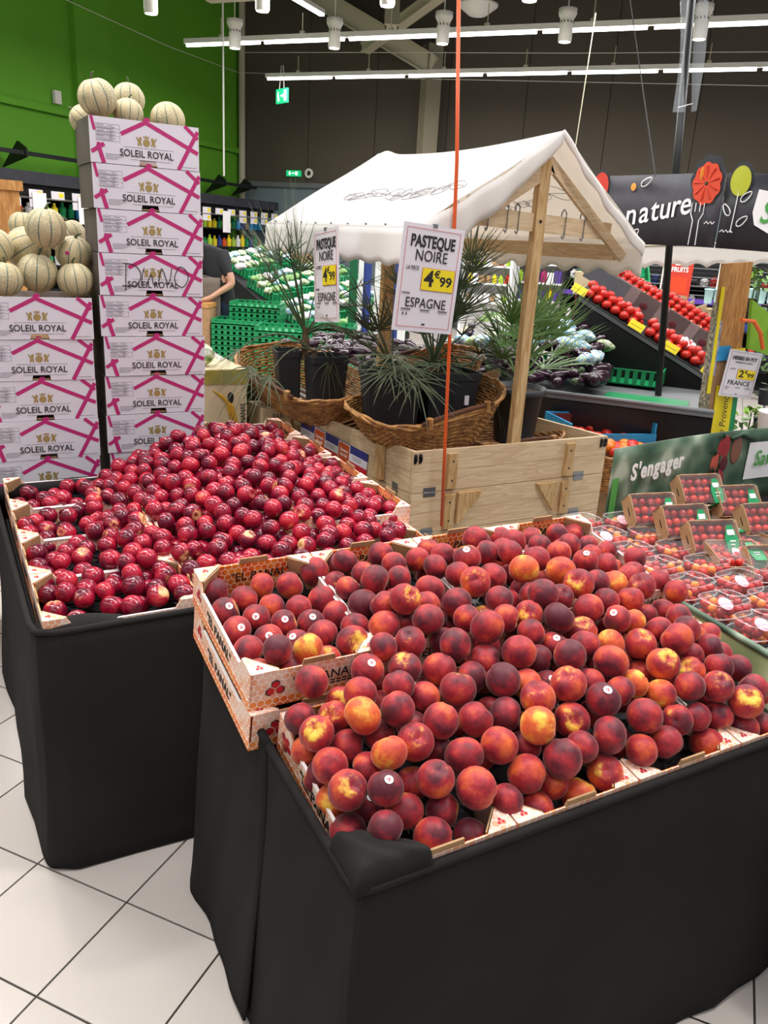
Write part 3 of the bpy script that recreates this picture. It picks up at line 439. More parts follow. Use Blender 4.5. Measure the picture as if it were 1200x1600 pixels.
# ================================================================ TABLES UNDER BLACK CLOTH
def skirt(name, pts, tops, parent, flare, seed, hem=0, nseg=14, th=.006):
    # pts: corner polyline seen from above; cloth hangs from tops to the floor
    r_ = random.Random(seed); P = [Vector((*p, 0)) for p in pts]; S = []
    for k in range(len(P)-1):
        for i in range(nseg): S.append((P[k].lerp(P[k+1], i/nseg), tops[k]+(tops[k+1]-tops[k])*i/nseg, (P[k+1]-P[k]).normalized()))
    S.append((P[-1], tops[-1], (P[-1]-P[-2]).normalized()))
    n = len(S); ph = [r_.uniform(0, 6) for _ in range(4)]; L = 0; xs = []
    for i in range(n): L += (S[i][0]-S[i-1][0]).length if i else 0; xs.append(L)
    nv = 16; vs = []
    for j in range(nv+1):
        f = j/nv
        for i in range(n):
            p, z, t = S[i]; t2 = (S[min(i+1, n-1)][0]-S[max(i-1, 0)][0]).normalized(); nr = Vector((-t2.y, t2.x, 0))
            s = xs[i]; wv = math.sin(s*9+ph[0]+f)*.6+math.sin(s*17+ph[1]-f*2)*.3+math.sin(s*31+ph[2])*.12
            o = flare*f**1.6+wv*.011*f+.0025*math.sin(s*40+f*9+ph[3])
            hz = hem+.012*math.sin(s*6+ph[1]) if j == nv else 0
            q = p-nr*(o+.002); vs.append((q.x, q.y, max(z*(1-f)+hem*f, .004)+(max(hz, 0) if j == nv else 0)))
    mb = MB(); mb.add(vs, [(j*n+i, (j+1)*n+i, (j+1)*n+i+1, j*n+i+1) for j in range(nv) for i in range(n-1)])
    o = part(name, mb, 'black_cloth', parent, None, True); md = o.modifiers.new('thick', 'SOLIDIFY'); md.thickness = th; md.offset = -1
    # rolled top edge
    part('rolled_edge', MB().tube([(S[i][0].x, S[i][0].y, S[i][1]+.002) for i in range(n)], .009, 8), 'black_cloth', parent, None, True)
    return o
ft = thing('display_table', 'large black cloth covered table heaped with peaches in the foreground', 'table', (0, 0, 0))
part('body', MB().prism([(.012, .012, .0), (1.175, .012, 0), (1.175, .84, 0), (.012, .84, 0)], (0, 0, .585)), 'black_matte', ft)
skirt('cloth', [(-.002, .415), (-.002, .03), (.001, .008), (.008, .001), (.03, -.002), (1.18, -.002)], [.71, .69, .69, .69, .69, .69], ft, .035, 1)
skirt('cloth', [(1.0, .855), (.05, .855), (.004, .84), (-.006, .80), (-.004, .385)], [.765, .765, .765, .765, .712], ft, .045, 2)
part('folded_corner', MB().grid(lambda u, v: (-.009+.140*u*(1-.25*v)+.004*math.sin(v*5)*u, -.009+.105*v*(1-.5*u)+.006*math.sin(u*3)*v, .69+.047*(1-math.exp(-min(u, v)*14))+.003*math.sin(u*16+v*6)*min(1, u*v*9)-.012*u*u*v), 22, 18), 'black_cloth', ft, None, True).modifiers.new('thick', 'SOLIDIFY').thickness = .004
lt = thing('display_table', 'black cloth covered table of nectarines on the left', 'table', (0, 0, 0))
part('body', MB().prism([(-.34, 1.06, 0), (.86, 1.06, 0), (.86, 2.2, 0), (-.34, 2.2, 0)], (0, 0, .625)).prism([(.47, 2.2, 0), (.86, 2.2, 0), (.86, 2.63, 0), (.47, 2.63, 0)], (0, 0, .625)).b2((.475, 1.34, .625), (.86, 2.62, .695)), 'black_matte', lt)
skirt('cloth', [(.9, 2.64), (.46, 2.64), (.46, 2.22), (-.33, 2.22), (-.36, 2.2), (-.365, 2.15), (-.36, 1.1), (-.35, 1.05), (-.30, 1.03), (.9, 1.03)], [.69, .69, .69, .70, .70, .70, .70, .70, .70, .70], lt, .028, 5, nseg=8)
part('folded_corner', MB().grid(lambda u, v: (-.345+.2*u, 1.035+.07*v*(1-.4*u), .702+.022*math.sin(u*3.0)*math.sin(v*2.8)), 10, 8), 'black_cloth', lt, None, True).modifiers.new('thick', 'SOLIDIFY').thickness = .004
part('cloth_edge_back', MB().tube([(-.35, 2.19, .705), (-.1, 2.2, .715), (.1, 2.2, .71)], .03, 8), 'black_cloth', lt, None, True)
# ================================================================ FRUIT CRATES
CW, CL, CH = .284, .392, .088
def berries(mb, cx, cy, s, put):
    for dx, dy in ((0, .55), (-.55, -.3), (.55, -.3)):
        mb.add([put(cx+s*(dx+.5*math.cos(a*PI/3+.5)), cy+s*(dy+.5*math.sin(a*PI/3+.5))) for a in range(6)], [tuple(range(6))])
def make_crate():
    t = thing('fruit_crate', None, 'crate')
    part('base', MB().b2((.002, .002, 0), (CW-.002, CL-.002, .004)), 'card_dark', t)
    tr = MB().b2((.012, .014, .004), (CW-.012, CL-.014, .01))
    for i in range(4):
        for j in range(6): tr.lathe([(.026, .0101), (.031, .016), (.027, .016)], 10, (.036+i*.0705, .04+j*.0625, 0))
    part('tray', tr, 'black_plastic', t)
    for k, y, s in ((0, 0, 1), (1, CL, -1)):
        poly = [(.0, .0), (CW, .0), (CW, CH), (.0, CH)]
        e = part('end_panel', MB().b2((0, y, 0), (CW, y+s*.002, CH)), 'crate_print_outside', t)
        part('lower_print', MB().b2((.0, y-s*.0006, 0), (CW, y, .022)), 'crate_print_low', e)
        part('inner_print', MB().b2((.003, y+s*.002, .004), (CW-.003, y+s*.004, CH-.001)), 'crate_print_inside', e)
        part('tab', MB().prism([(CW/2-.036, y+s*.0005, CH), (CW/2+.036, y+s*.0005, CH), (CW/2+.033, y+s*.0005, CH+.013), (CW/2-.033, y+s*.0005, CH+.013)], (0, s*.004, 0)), 'card_brown', e)
        Mo = (T(CW/2+.02, y-.0015, .052)@UPR) if k == 0 else (T(CW/2-.02, y+.0015, .052)@RZ(PI)@UPR)
        put_text('"EL PANAL"', .031, 'print_black', e, Mo, .95)
        sm = MB()
        for r0 in (.034, .027):
            for q in range(9): x0 = CW/2-.035+q*.013; sm.b2((x0, y-s*.0012, r0), (x0+.010, y-s*.0006, r0+.003))
        part('small_print', sm, 'print_black', e)
        Mi = (T(CW/2+.02, y+.0052, .052)@RZ(PI)@UPR) if k == 0 else (T(CW/2+.02, y-.0052, .052)@UPR)
        put_text('"EL PANAL"', .031, 'print_black', e, Mi, .95)
        for yy, m_, in ((y-s*.0016, 0), (y+s*.0054, 1)):
            bl = MB(); berries(bl, .052, .046, .0175, lambda a, b: (a, yy+(.0003 if m_ else -.0003)*s, b)); bl.mi = 1; berries(bl, .052, .046, .0205, lambda a, b: (a, yy, b))
            part('fruit_logo', bl, ['print_red', 'print_black'], e)
    for x, s in ((0, 1), (CW, -1)):
        pts = [(x, 0, 0), (x, CL, 0), (x, CL, CH), (x, CL-.055, CH), (x, CL-.07, .066), (x, .07, .066), (x, .055, CH), (x, 0, CH)]
        e = part('side_panel', MB().prism(pts, (s*.004, 0, 0)), 'crate_print_outside', t)
        part('white_rim', MB().b2((x, .07, .0655), (x+s*.006, CL-.07, .0675)), 'card_white', e)
        part('lower_print', MB().b2((x-s*.0006, 0, 0), (x, CL, .022)), 'crate_print_low', e)
        put_text('"EL PANAL"', .034, 'print_black', e, T(x-s*.001, CL/2, .038)@RZ(-PI/2 if s > 0 else PI/2)@UPR, .95)
        bl = MB(); berries(bl, .05, .05, .016, lambda a, b: (x-s*.0012, CL-a if s > 0 else a, b)); part('fruit_logo', bl, 'print_red', e)
    for x, s in ((0, 1), (CW, -1)):
        for y, r_ in ((0, 1), (CL, -1)):
            z = CH+.0005; g = part('corner_gusset', MB().prism([(x, y, z), (x+s*.06, y, z), (x+s*.006, y+r_*.055, z), (x, y+r_*.055, z)][::s*r_], (0, 0, .0015)), 'crate_print_outside', t)
            bl = MB(); berries(bl, x+s*.022, y+r_*.016, .0075, lambda a, b: (a, b, z+.002)); part('fruit_logo', bl, 'print_red', g)
            part('corner_post', MB().prism([(x+s*.006, y+r_*.058, .004), (x+s*.006, y+r_*.058, z), (x+s*.006, y+r_*.03, z), (x+s*.014, y+r_*.004, .004)], (s*.003, 0, 0)).prism([(x+s*.058, y+r_*.005, z), (x+s*.006, y+r_*.056, z), (x+s*.006, y+r_*.05, .05), (x+s*.05, y+r_*.005, .05)], (s*.002, r_*.002, 0)), 'card_brown', t)
    return t
TILT = math.atan(.17)
crate0 = make_crate(); first_crate = [crate0]
def crate(label, M, grp):
    if first_crate: o = first_crate.pop(); o.matrix_world = M; o['label'] = label; o['group'] = grp; return o
    return dup(crate0, label, M, grp)
side4 = ['leftmost', 'second from left', 'third from left', 'rightmost']
for i in range(4):
    crate('honeycomb printed peach crate in the front row on the cloth edge, '+side4[i], T(.022+i*.289, .018, .621)@RX(TILT), 'front row peach crates')
for k, z in ((0, .676), (1, .766)):
    for i in range(4):
        crate('honeycomb printed peach crate in the back row, '+('upper' if k else 'lower')+' layer, '+side4[i], T(-.028+i*.288, .43, z)@RX(TILT), 'back row peach crates')
RC = RZ(PI/2)
k = 0
for c_ in range(3):
    for r_ in range(4):
        if c_ == 0 and r_ == 3: pass
        crate('honeycomb printed nectarine crate on the left table, %s column, %s from the front' % (['left', 'middle', 'right'][c_], ORD[r_]), T(.058+c_*.4, 1.05+r_*.288, .64+r_*.0085)@RC@RY(-.03), 'lower nectarine crates')
for r_ in range(4):
    crate('raised nectarine crate on the right side by the wooden box, '+ORD[r_]+' from the front', T(.868, 1.345+r_*.32, .712+r_*.009)@RC@RY(-.03), 'raised nectarine crates')
# ================================================================ PEACHES AND NECTARINES
def fruit_mesh(name, seed, dent, m, tip=.0):
    r_ = random.Random(seed); mb = MB(); nu, nv = 22, 14; ax = 1+r_.uniform(-.04, .04); ay = 1+r_.uniform(-.03, .03); az = .96+r_.uniform(-.03, .04); ph = r_.uniform(0, 6)
    R = .034; vs = []
    for i in range(nv+1):
        t = PI*i/nv
        for j in range(nu):
            a = 2*PI*j/nu; r = R*(1-dent*math.exp(-(t/.33)**2)-.05*math.exp(-((PI-t)/.3)**2)+tip*math.exp(-((PI-t)/.22)**2)+.012*math.sin(2*a+ph)*math.sin(t))
            d = abs((a+PI) % (2*PI)-PI); r *= 1-.075*math.exp(-(d/.17)**2)*max(0, math.sin(t*.5+.9))*(1 if t < 2.6 else .4)
            vs.append((r*math.sin(t)*math.cos(a)*ax, r*math.sin(t)*math.sin(a)*ay, r*math.cos(t)*az))
    mb.add(vs, [(i*nu+j, (i+1)*nu+j, (i+1)*nu+(j+1) % nu, i*nu+(j+1) % nu) for i in range(nv) for j in range(nu)])
    return mk(name, mb, m, True)
PM = [fruit_mesh('peach', s, .26, 'peach_skin') for s in range(5)]
NM = [fruit_mesh('nectarine', 20+s, .24, 'nectarine_skin', .03) for s in range(5)]
def sticker_mesh():
    mb = MB(); R = .0347; n = 16; vs = [(0, 0, R)]
    for k in (.12, .24):
        vs += [(R*math.sin(k)*math.cos(2*PI*j/n), R*math.sin(k)*math.sin(2*PI*j/n), R*math.cos(k)) for j in range(n)]
    mb.add(vs, [(0, 1+j, 1+(j+1) % n) for j in range(n)]+[(1+j, 1+n+j, 1+n+(j+1) % n, 1+(j+1) % n) for j in range(n)])
    mb.mi = 1; berries(mb, 0, 0, .0036, lambda a, b: (a, b, math.sqrt(max(0, (R+.0003)**2-a*a-b*b))))
    return mk('sticker', mb, ['white_gloss', 'print_red'])
STK = sticker_mesh(); used_lab = {}
def region(a, b):
    return side4[min(3, max(0, int((a+.01)/.29)))]+' crate of '+('the front row' if b < .41 else 'the back row')
for i, (a, b, z, r, fl) in enumerate(PE):
    p = Vector((a/1000, b/1000, z/1000)); R = r/10000; tc_ = (CAM-p).normalized(); up = Vector((0, 0, 1))
    rv = Vector((rnd.gauss(0, 1), rnd.gauss(0, 1), rnd.gauss(0, 1))).normalized()
    if fl == 'y': ax = (tc_*.75+up*.35+rv*.42).normalized()
    elif fl == 'b': ax = (-tc_+rv*.6).normalized()
    else: ax = (rv-tc_*max(0, rv.dot(tc_)-.1)*1.1).normalized()
    M_ = T(p)@ax.to_track_quat('Z', 'Y').to_matrix().to_4x4()@RZ(rnd.uniform(0, 6.28))@Matrix.Scale(R/.034*.985, 4)
    o = ob('peach', PM[i % 5], None, M_)
    dk = {'d': .2, 'ds': .22, 'o': .66, 'y': .42, 's': .32, 'b': .36}.get(fl, .36)+rnd.uniform(-.06, .08)
    o.color = (dk, 1.0 if fl == 'y' else (.75 if rnd.random() < .5 else .2), 0, 1)
    look = {'d': 'dark maroon peach', 'ds': 'dark peach with a white sticker', 'o': 'orange and yellow peach', 'y': 'peach with yellow round its stem', 's': 'red peach with a white sticker', 'b': 'red peach with its seam showing'}.get(fl, 'plain dusky red peach')
    lab = look+' in '+region(p.x, p.y)
    tag(o, lab, 'peach', lab.replace('peach', 'peaches', 1))
    if 's' in fl:
        dr = (tc_*.8+up*.45+rv*.35).normalized(); L = M_.to_3x3().inverted()@dr
        ob('sticker', STK, o, L.normalized().to_track_quat('Z', 'Y').to_matrix().to_4x4())
def nregion(a, b): return ('the front' if b < 1.55 else ('the middle' if b < 2.0 else 'the back'))+' of the left table'+(', left side' if a < .05 else (', centre' if a < .5 else ', right side'))
pile = MB()
for i, (a, b, z, r) in enumerate(NE):
    p = Vector((a/1000, b/1000, z/1000)); R = r/10000; rv = Vector((rnd.gauss(0, 1), rnd.gauss(0, 1), rnd.gauss(0, 1))).normalized()
    if i >= 300: pile.ball(p, R, 12, 8); continue
    tc_ = (CAM-p).normalized(); y_ = rnd.random() < .16
    ax = (tc_*.8+rv*.7).normalized() if y_ else (rv-tc_*max(0, rv.dot(tc_))).normalized()
    o = ob('nectarine', NM[i % 5], None, T(p)@ax.to_track_quat('Z', 'Y').to_matrix().to_4x4()@RZ(rnd.uniform(0, 6.28))@Matrix.Scale(R/.034*.98, 4))
    dk = .36+rnd.uniform(-.14, .14); o.color = (dk, .95 if y_ else .1, 0, 1)
    look = 'crimson nectarine with pale stem patch' if y_ else ('dark plum red nectarine' if dk < .31 else ('bright red nectarine' if dk > .42 else 'glossy nectarine'))
    lab = look+' at '+nregion(p.x, p.y)
    tag(o, lab, 'nectarine', lab.replace('nectarine', 'nectarines', 1))
_np = part('nectarine_pile', pile, 'nectarine_skin', None, None, True); _np.color = (.3, 0, 0, 1)
tag(_np, 'lower layers of nectarines in the gaps of the left heap', 'nectarines', None, 'stuff')
ML= [(-0.127, 2.532, 1.46, 0.074), (-0.001, 2.478, 1.44, 0.068), (-0.247, 2.476, 1.437, 0.066), (-0.142, 2.666, 1.538, 0.087), (0.015, 2.577, 1.532, 0.071), (-0.088, 2.515, 1.624, 0.075), (-0.263, 2.568, 1.548, 0.067), (-0.142, 2.772, 1.626, 0.054), (0.039, 2.779, 1.604, 0.056), (-0.025, 2.702, 1.586, 0.05)]
MT= [(0.115, 2.479, 2.079, 0.069), (0.252, 2.601, 2.104, 0.061), (0.228, 2.508, 2.042, 0.057), (0.375, 2.508, 2.038, 0.066), (0.097, 2.696, 2.027, 0.053)]
# ================================================================ MELON BOXES
mat('box_side_shaded', '#4d443c', .8, var=.2, scale=9)  # shade on the box sides is put into this dark grey-brown
BW_, BD_, BH_ = .396, .296, .1525
def melon_box():
    t = thing('melon_box', None, 'box')
    w_, h_ = BW_, BH_; fr = MB(); n0, n1, nh = w_*.43, w_*.60, .02
    pts = [(0, 0, 0), (n0, 0, 0), (n0+.004, 0, nh), (n1-.004, 0, nh), (n1, 0, 0), (w_, 0, 0), (w_, 0, h_), (0, 0, h_)]
    fr.prism(pts[0:3]+[(n0+.004, 0, h_), (0, 0, h_)], (0, .004, 0)); fr.prism([(n0+.004, 0, nh), (n1-.004, 0, nh), (n1-.004, 0, h_), (n0+.004, 0, h_)], (0, .004, 0)); fr.prism([(n1-.004, 0, nh), (n1, 0, 0), (w_, 0, 0), (w_, 0, h_), (n1-.004, 0, h_)], (0, .004, 0))
    part('front_panel', fr, 'box_white', t)
    for x in (0, w_-.004): part('side_panel', MB().b2((x, .004, 0), (x+.004, BD_, h_)), 'box_side_shaded', t)
    part('back_panel', MB().b2((0, BD_-.004, 0), (w_, BD_, h_)), 'box_white', t); part('base', MB().b2((.004, .004, .002), (w_-.004, BD_-.004, .006)), 'card_brown', t)
    part('painted_shadow_strip', MB().b2((.004, .03, .02), (w_-.004, .034, .035)), 'card_dark', t)  # solid dark strip standing in for the shade inside the box
    part('stacking_tab', MB().prism([(n0+.02, .0005, h_), (n1-.02, .0005, h_), (n1-.026, .0005, h_+.013), (n0+.026, .0005, h_+.013)], (0, .003, 0)), 'print_pink', t)
    F = T(0, -.0006, h_)@UPR   # local x right, y up from the top edge
    S = lambda u, v: (u*w_, -v*h_)
    for _k, (p, q, ww) in enumerate((((.275, .33), (.515, .005), .013), ((.485, .005), (1.0, .60), .013), ((.865, .0), (1.0, .27), .012), ((1.0, .10), (.80, 1.0), .013), ((.02, .0), (.045, .30), .009), ((.0, .77), (.125, .58), .012), ((.07, .60), (.115, 1.0), .013), ((.06, .575), (.125, .60), .007))):
        a, b = S(*p), S(*q); bd = MB(); band(bd, (min(max(a[0], .004), w_-.004), a[1]), (min(max(b[0], .004), w_-.004), b[1]), ww*1.12, _k*.0001); part('pink_ribbon', bd, 'print_pink', t, F)
    put_text('SOLEIL ROYAL', .0335, 'print_black', t, F@T(w_*.505, -h_*.735, .0012), .90, .0002)
    ln = MB(); ln.b2((.12, -h_*.6, 0), (.30, -h_*.592, .0003)); ln.b2((.14, -h_*.87, 0), (.29, -h_*.862, .0003)); part('rule_line', ln, 'print_grey', t, F)
    cr = MB(); c0 = Vector((w_*.505, -h_*.47, .0005)); cr.disc(c0, .013, 16)
    cr.add([c0+Vector(v)*.0012 for v in ((-8, 13, 0), (8, 13, 0), (9, 20, 0), (4, 16, 0), (0, 21, 0), (-4, 16, 0), (-9, 20, 0))], [(0, 1, 3), (1, 2, 3), (3, 4, 5), (0, 3, 5), (0, 5, 6)])
    for s in (-1, 1):
        L = [(13, -9), (17, -10), (19, -4), (23, -10), (27, -9), (24, 0), (27, 8), (31, 12), (27, 14), (23, 8), (20, 14), (15, 15), (13, 9), (16, 3)]
        cr.add([c0+Vector((s*x*.00125, y*.00125, 0)) for x, y in (L if s > 0 else L[::-1])], [tuple(range(len(L)))])
    part('crest', cr, 'print_gold', t, F)
    tb = MB(); X0, X1, Y0, Y1 = .022, .105, -.022, -.078
    for y in (Y0, -.036, -.048, -.060, Y1): tb.b2((X0, y, 0), (X1, y+.0007, .0004))
    for x in (X0, .062, X1): tb.b2((x, Y1, 0), (x+.0007, Y0, .0004))
    for k in range(9): y = -.027-.006*k; tb.b2((X0+.003, y, 0), (X0+.028+.01*(k % 3), y+.0016, .0004)); tb.b2((.066, y, 0), (.082+.008*(k % 2), y+.0016, .0004))
    tb.b2((.073, -.072, 0), (.0745, -.044, .0006))
    for k in range(4): tb.b2((.052, -.121-.0055*k, 0), (.13-.012*k, -.1195-.0055*k, .0004))
    tb.b2((.33, -.143, 0), (.385, -.1415, .0004)); part('data_table', tb, 'print_grey', t, F)
    return t
mb0 = melon_box(); fm = [mb0]
def mbox(label, M, grp):
    if fm: o = fm.pop(); o.matrix_world = M; tag(o, label, None, grp); return o
    return dup(mb0, label, M, grp)
TOW = []
for k in range(13):
    lab = 'white melon box in the tall tower, '+('bottom one' if k == 0 else ('topmost' if k == 12 else ('with handwriting across its front' if k == 9 else ORD[12-k]+' from the top')))
    TOW.append(mbox(lab, T(.073+.004*math.sin(k*2.1)+(-.006 if k == 12 else 0), 2.4+.003*math.cos(k*3), k*.1548+.001)@RZ(.006*math.sin(k*1.7)), 'boxes of the melon tower'))
for k in range(9):
    lab = 'melon box in the low stack under the pile of melons, '+('bottom one' if k == 0 else ('topmost' if k == 8 else ORD[8-k]+' from the top'))
    mbox(lab, T(-.358+.003*math.sin(k*2.6), 2.4+.003*math.cos(k*2), k*.1535+.001)@RZ(.005*math.sin(k*1.3)), 'boxes of the low melon stack')
for k in range(5): mbox('white melon box at the far left edge behind the nectarine table, '+ORD[k]+' from the floor', T(-.79, 2.37, k*.1535+.05), 'far left melon boxes')
# marker writing on the fourth box
hw = MB()
for st in ([(70, 110), (72, 60), (74, 30)], [(64, 28), (100, 33), (118, 60), (104, 92), (60, 95)], [(118, 95), (124, 55), (130, 40)], [(134, 95), (150, 60), (156, 88), (166, 84)], [(172, 90), (184, 40), (204, 88), (216, 38)], [(224, 64), (240, 34), (262, 44), (268, 70), (250, 96), (228, 84), (224, 64)]):
    P = [Vector((s[0]*.00122+.01, -s[1]*.00122, .001)) for s in st]; Q = []
    for i in range(len(P)-1):
        for q in range(6):
            u = q/6; a = P[max(i-1, 0)]; b = P[i]; c_ = P[i+1]; d = P[min(i+2, len(P)-1)]
            Q.append(.5*((2*b)+(c_-a)*u+(2*a-5*b+4*c_-d)*u*u+(-a+3*b-3*c_+d)*u**3))
    hw.tube(Q+[P[-1]], .0016, 4)
part('handwriting', hw, 'print_black', TOW[9], T(0, -.0006, BH_)@UPR)
# melons
def melon_mesh(seed):
    r_ = random.Random(seed); mb = MB(); nu, nv = 30, 16; vs = []
    for i in range(nv+1):
        t = PI*i/nv
        for j in range(nu):
            a = 2*PI*j/nu; r = .06*(1-.028*math.exp(-(math.sin(a*5)/.25)**2)*math.sin(t))*(1-.08*math.exp(-(t/.25)**2))
            vs.append((r*math.sin(t)*math.cos(a), r*math.sin(t)*math.sin(a), r*math.cos(t)*.97))
    mb.add(vs, [(i*nu+j, (i+1)*nu+j, (i+1)*nu+(j+1) % nu, i*nu+(j+1) % nu) for i in range(nv) for j in range(nu)])
    return mk('melon', mb, 'melon_rind', True)
MM = melon_mesh(1); MSTEM = mk('stem', MB().tube([(0, 0, .052), (.002, 0, .062), (.008, .002, .07), (.018, .003, .072)], [.006, .0035, .003, .002], 6), 'leaf_dry', True)
ml_lab = ['blushing orange melon in front of the low pile, above the pink ribbon peak', 'pale melon at the front right of the low pile', 'pale melon at the front left edge of the low pile', 'greenish melon lying sideways on the left of the low pile', 'grey striped melon with a pink mark on the right of the low pile', 'topmost melon of the low pile', 'half visible melon at the left edge of the low pile', 'small melon peeping out behind left of the topmost one', 'small striped melon behind right of the topmost one', 'melon hidden deep behind the topmost one']
mt_lab = ['largest melon with a curled stem on top left of the tower', 'striped melon behind the pair on the tower', 'low melon in the middle of the tower top', 'bare pale melon on the right of the tower top', 'melon hanging over the left back edge of the tower']
def melon(L, lab, rots, grp):
    for i, (a, b, z, r) in enumerate(L):
        ax = Vector(rots[i % len(rots)]).normalized()
        Mo = T(a, b, z)@ax.to_track_quat('Z', 'Y').to_matrix().to_4x4()@RZ(i*1.3)@Matrix.Scale(r/.06*.985, 4); o = ob('melon', MM, None, Mo); tag(o, lab[i], 'melon', grp); ob('stem', MSTEM, o)
        if lab[i].startswith('grey'):
            dr = (Mo.to_3x3().inverted()@((CAM-Vector((a, b, z))).normalized()+Vector((-.5, -.1, .05)))).normalized()
            part('pink_mark', MB().ball((0, 0, 0), (.009, .007, .0015), 8, 5), 'print_pink', o, T(dr*.0583)@dr.to_track_quat('Z', 'Y').to_matrix().to_4x4())
melon(ML, ml_lab, [(.1, -.1, 1), (-.1, .1, 1), (.1, 0, 1), (.8, -.5, .6), (.1, -.3, 1), (.05, -.2, 1), (-.6, 0, 1), (0, 0, 1), (-.3, 0, 1), (0, 0, 1)], 'melons of the low pile')
melon(MT, mt_lab, [(-.3, -.1, 1), (.05, .1, 1), (.1, .2, 1), (.2, .1, -1), (-.5, .2, .5)], 'melons on the tower')
# ================================================================ BIG WOODEN BOX
wb = thing('wooden_box', 'big natural wood display box made of hinged collars, holding baskets and plants', 'crate', (1.30, 2.044, 0))
WX, WY, WH = 1.135, 1.25, .195; SK = -.2      # the box has sheared a little towards the back left
def wside(axis, pos, L, z0, z1, th=.02):
    pass
for k in range(4):
    z0 = k*WH+.001; z1 = z0+WH-.003
    for s, (za, zb) in enumerate(((z0, z0+WH*.5-.0008), (z0+WH*.5+.0008, z1))):
        for y0 in (0, WY-.02):
            x0 = SK*(y0/WY); part('board', MB().b2((x0, y0, za), (x0+WX, y0+.02, zb)), 'wood_x', wb)
        for x0 in (.0, WX-.02):
            part('board', MB().prism([(x0+SK*.016, .0205, za), (x0+.02+SK*.016, .0205, za), (x0+.02+SK*.983, WY-.0205, za), (x0+SK*.983, WY-.0205, za)], (0, 0, zb-za)), 'wood_y', wb)
    zc = z0
    for x in (.17, .86):
        part('cleat', MB().b2((x, -.02, zc+.012), (x+.05, -.0003, zc+WH-.02)), 'wood_z', wb)
        part('screw', MB().ball((x+.025, -.0205, zc+.05), .005, 8, 4), 'black_metal', wb); part('screw', MB().ball((x+.025, -.0205, zc+.14), .005, 8, 4), 'black_metal', wb)
        x1 = SK*(.18 if x < .5 else .85); yy = .2 if x < .5 else 1.0
        part('cleat', MB().prism([(x1-.02, yy, zc+.012), (x1-.0003, yy, zc+.012), (x1-.0003+SK*.04, yy+.05, zc+.012), (x1-.02+SK*.04, yy+.05, zc+.012)], (0, 0, WH-.032)), 'wood_z', wb)
for k in (1, 2, 3):
    z = k*WH
    for x in (.09, .97):
        part('hinge', MB().b2((x-.032, -.003, z-.022), (x+.032, -.0005, z+.022)).tube([(x-.032, -.005, z), (x+.032, -.005, z)], .004, 6), 'steel', wb)
    part('hinge', MB().b2((-.003, .10, z-.022), (-.0005, .16, z+.022)), 'steel', wb, T(-.02, 0, 0))
for x, s in ((.24, 1), (.83, -1)):
    for k in (2,): part('corner_block', MB().prism([(x, -.022, k*WH+.185-.005), (x+s*.13, -.022, k*WH+.185-.005), (x+s*.015, -.022, k*WH+.03), (x, -.022, k*WH+.03)][::s], (0, .0215, 0)), 'wood_z', wb)
part('corner_block', MB().prism([(SK*.1-.022, .10, 2*WH+.17), (SK*.1-.022, .18, 2*WH+.17), (SK*.1-.022, .18, 2*WH+.05)], (.02, 0, 0)), 'wood_z', wb)
for x in (.015, WX-.03):
    lt_ = MB()
    for dx in (-.012, .014): lt_.b2((x+dx-.006, -.006, .725), (x+dx+.006, -.0005, .768)); lt_.ball((x+dx, -.008, .762), .008, 8, 5); lt_.tube([(x+dx, -.008, .73), (x+dx+.004, -.014, .74), (x+dx+.006, -.009, .755)], .003, 5)
    part('latch', lt_, 'black_metal', wb)
part('board', MB().b2((-.16, .03, .30), (WX-.03, WY-.03, .315)), 'wood_x', wb)
sk = thing('roll_sticker', 'blue white and red advertising sticker strip on the left side of the wooden box', 'sticker', M=basis((1.30+SK*.735-.0035, 2.044+.735*WY, .735), (-SK, -WY, -.10), (0, 0, 1)))
SL, SH = .60, .115
part('stripe', MB().b2((0, -.04, 0), (SL, 0, .001)), 'print_blue', sk); part('stripe', MB().b2((0, -.08, 0), (SL, -.04, .001)), 'white_paper', sk); part('stripe', MB().b2((0, -SH, 0), (SL, -.08, .001)), 'print_red', sk)
for x in (.14, .36):
    q = part('badge', MB().b2((x-.005, -.105, .001), (x+.095, -.003, .0018)), 'white_paper', sk); part('badge_field', MB().b2((x, -.10, .0018), (x+.09, -.008, .0024)), 'orange_cord', q)
    put_text('Saveurs', .024, 'white_gloss', q, T(x+.045, -.042, .0028), .9, .0004, .2); put_text("Marché", .022, 'white_gloss', q, T(x+.045, -.066, .0028), .9, .0004, .2)
for x in (.03, .25, .48):
    sm = MB()
    for r0 in (-.054, -.064): sm.b2((x, r0, .001), (x+.07, r0+.004, .0015))
    part('small_print', sm, 'print_grey', sk)
# ================================================================ CANOPY
cn = thing('market_canopy', 'white cloth market canopy on wooden posts over the palm baskets', 'canopy', (0, 0, 0))
AR, BF, BB, ZR = 1.885, 2.05, 3.62, 2.115; AL, AE, ZE = 1.20, 2.43, 1.655
def post(p, q, w, m='wood_z', nm='post'):
    p, q = Vector(p), Vector(q); L = (q-p).length; mb = MB().b2((-w[0]/2, -w[1]/2, 0), (w[0]/2, w[1]/2, L))
    return part(nm, mb, m, cn, T(p)@(q-p).to_track_quat('Z', 'Y').to_matrix().to_4x4())
AR, BF, BB, ZR = 1.885, 2.05, 3.62, 2.105; AL, AE, ZE = 1.20, 2.43, 1.655
part('post', MB().b2((1.846, 2.068, .32), (1.898, 2.106, 2.02)), 'wood_z', cn); part('post', MB().b2((1.835, 3.40, .02), (1.908, 3.44, 2.02)), 'wood_z', cn)
part('screw', MB().tube([(1.87, 2.069, 1.765), (1.87, 2.064, 1.765)], .007, 8), 'black_metal', cn)
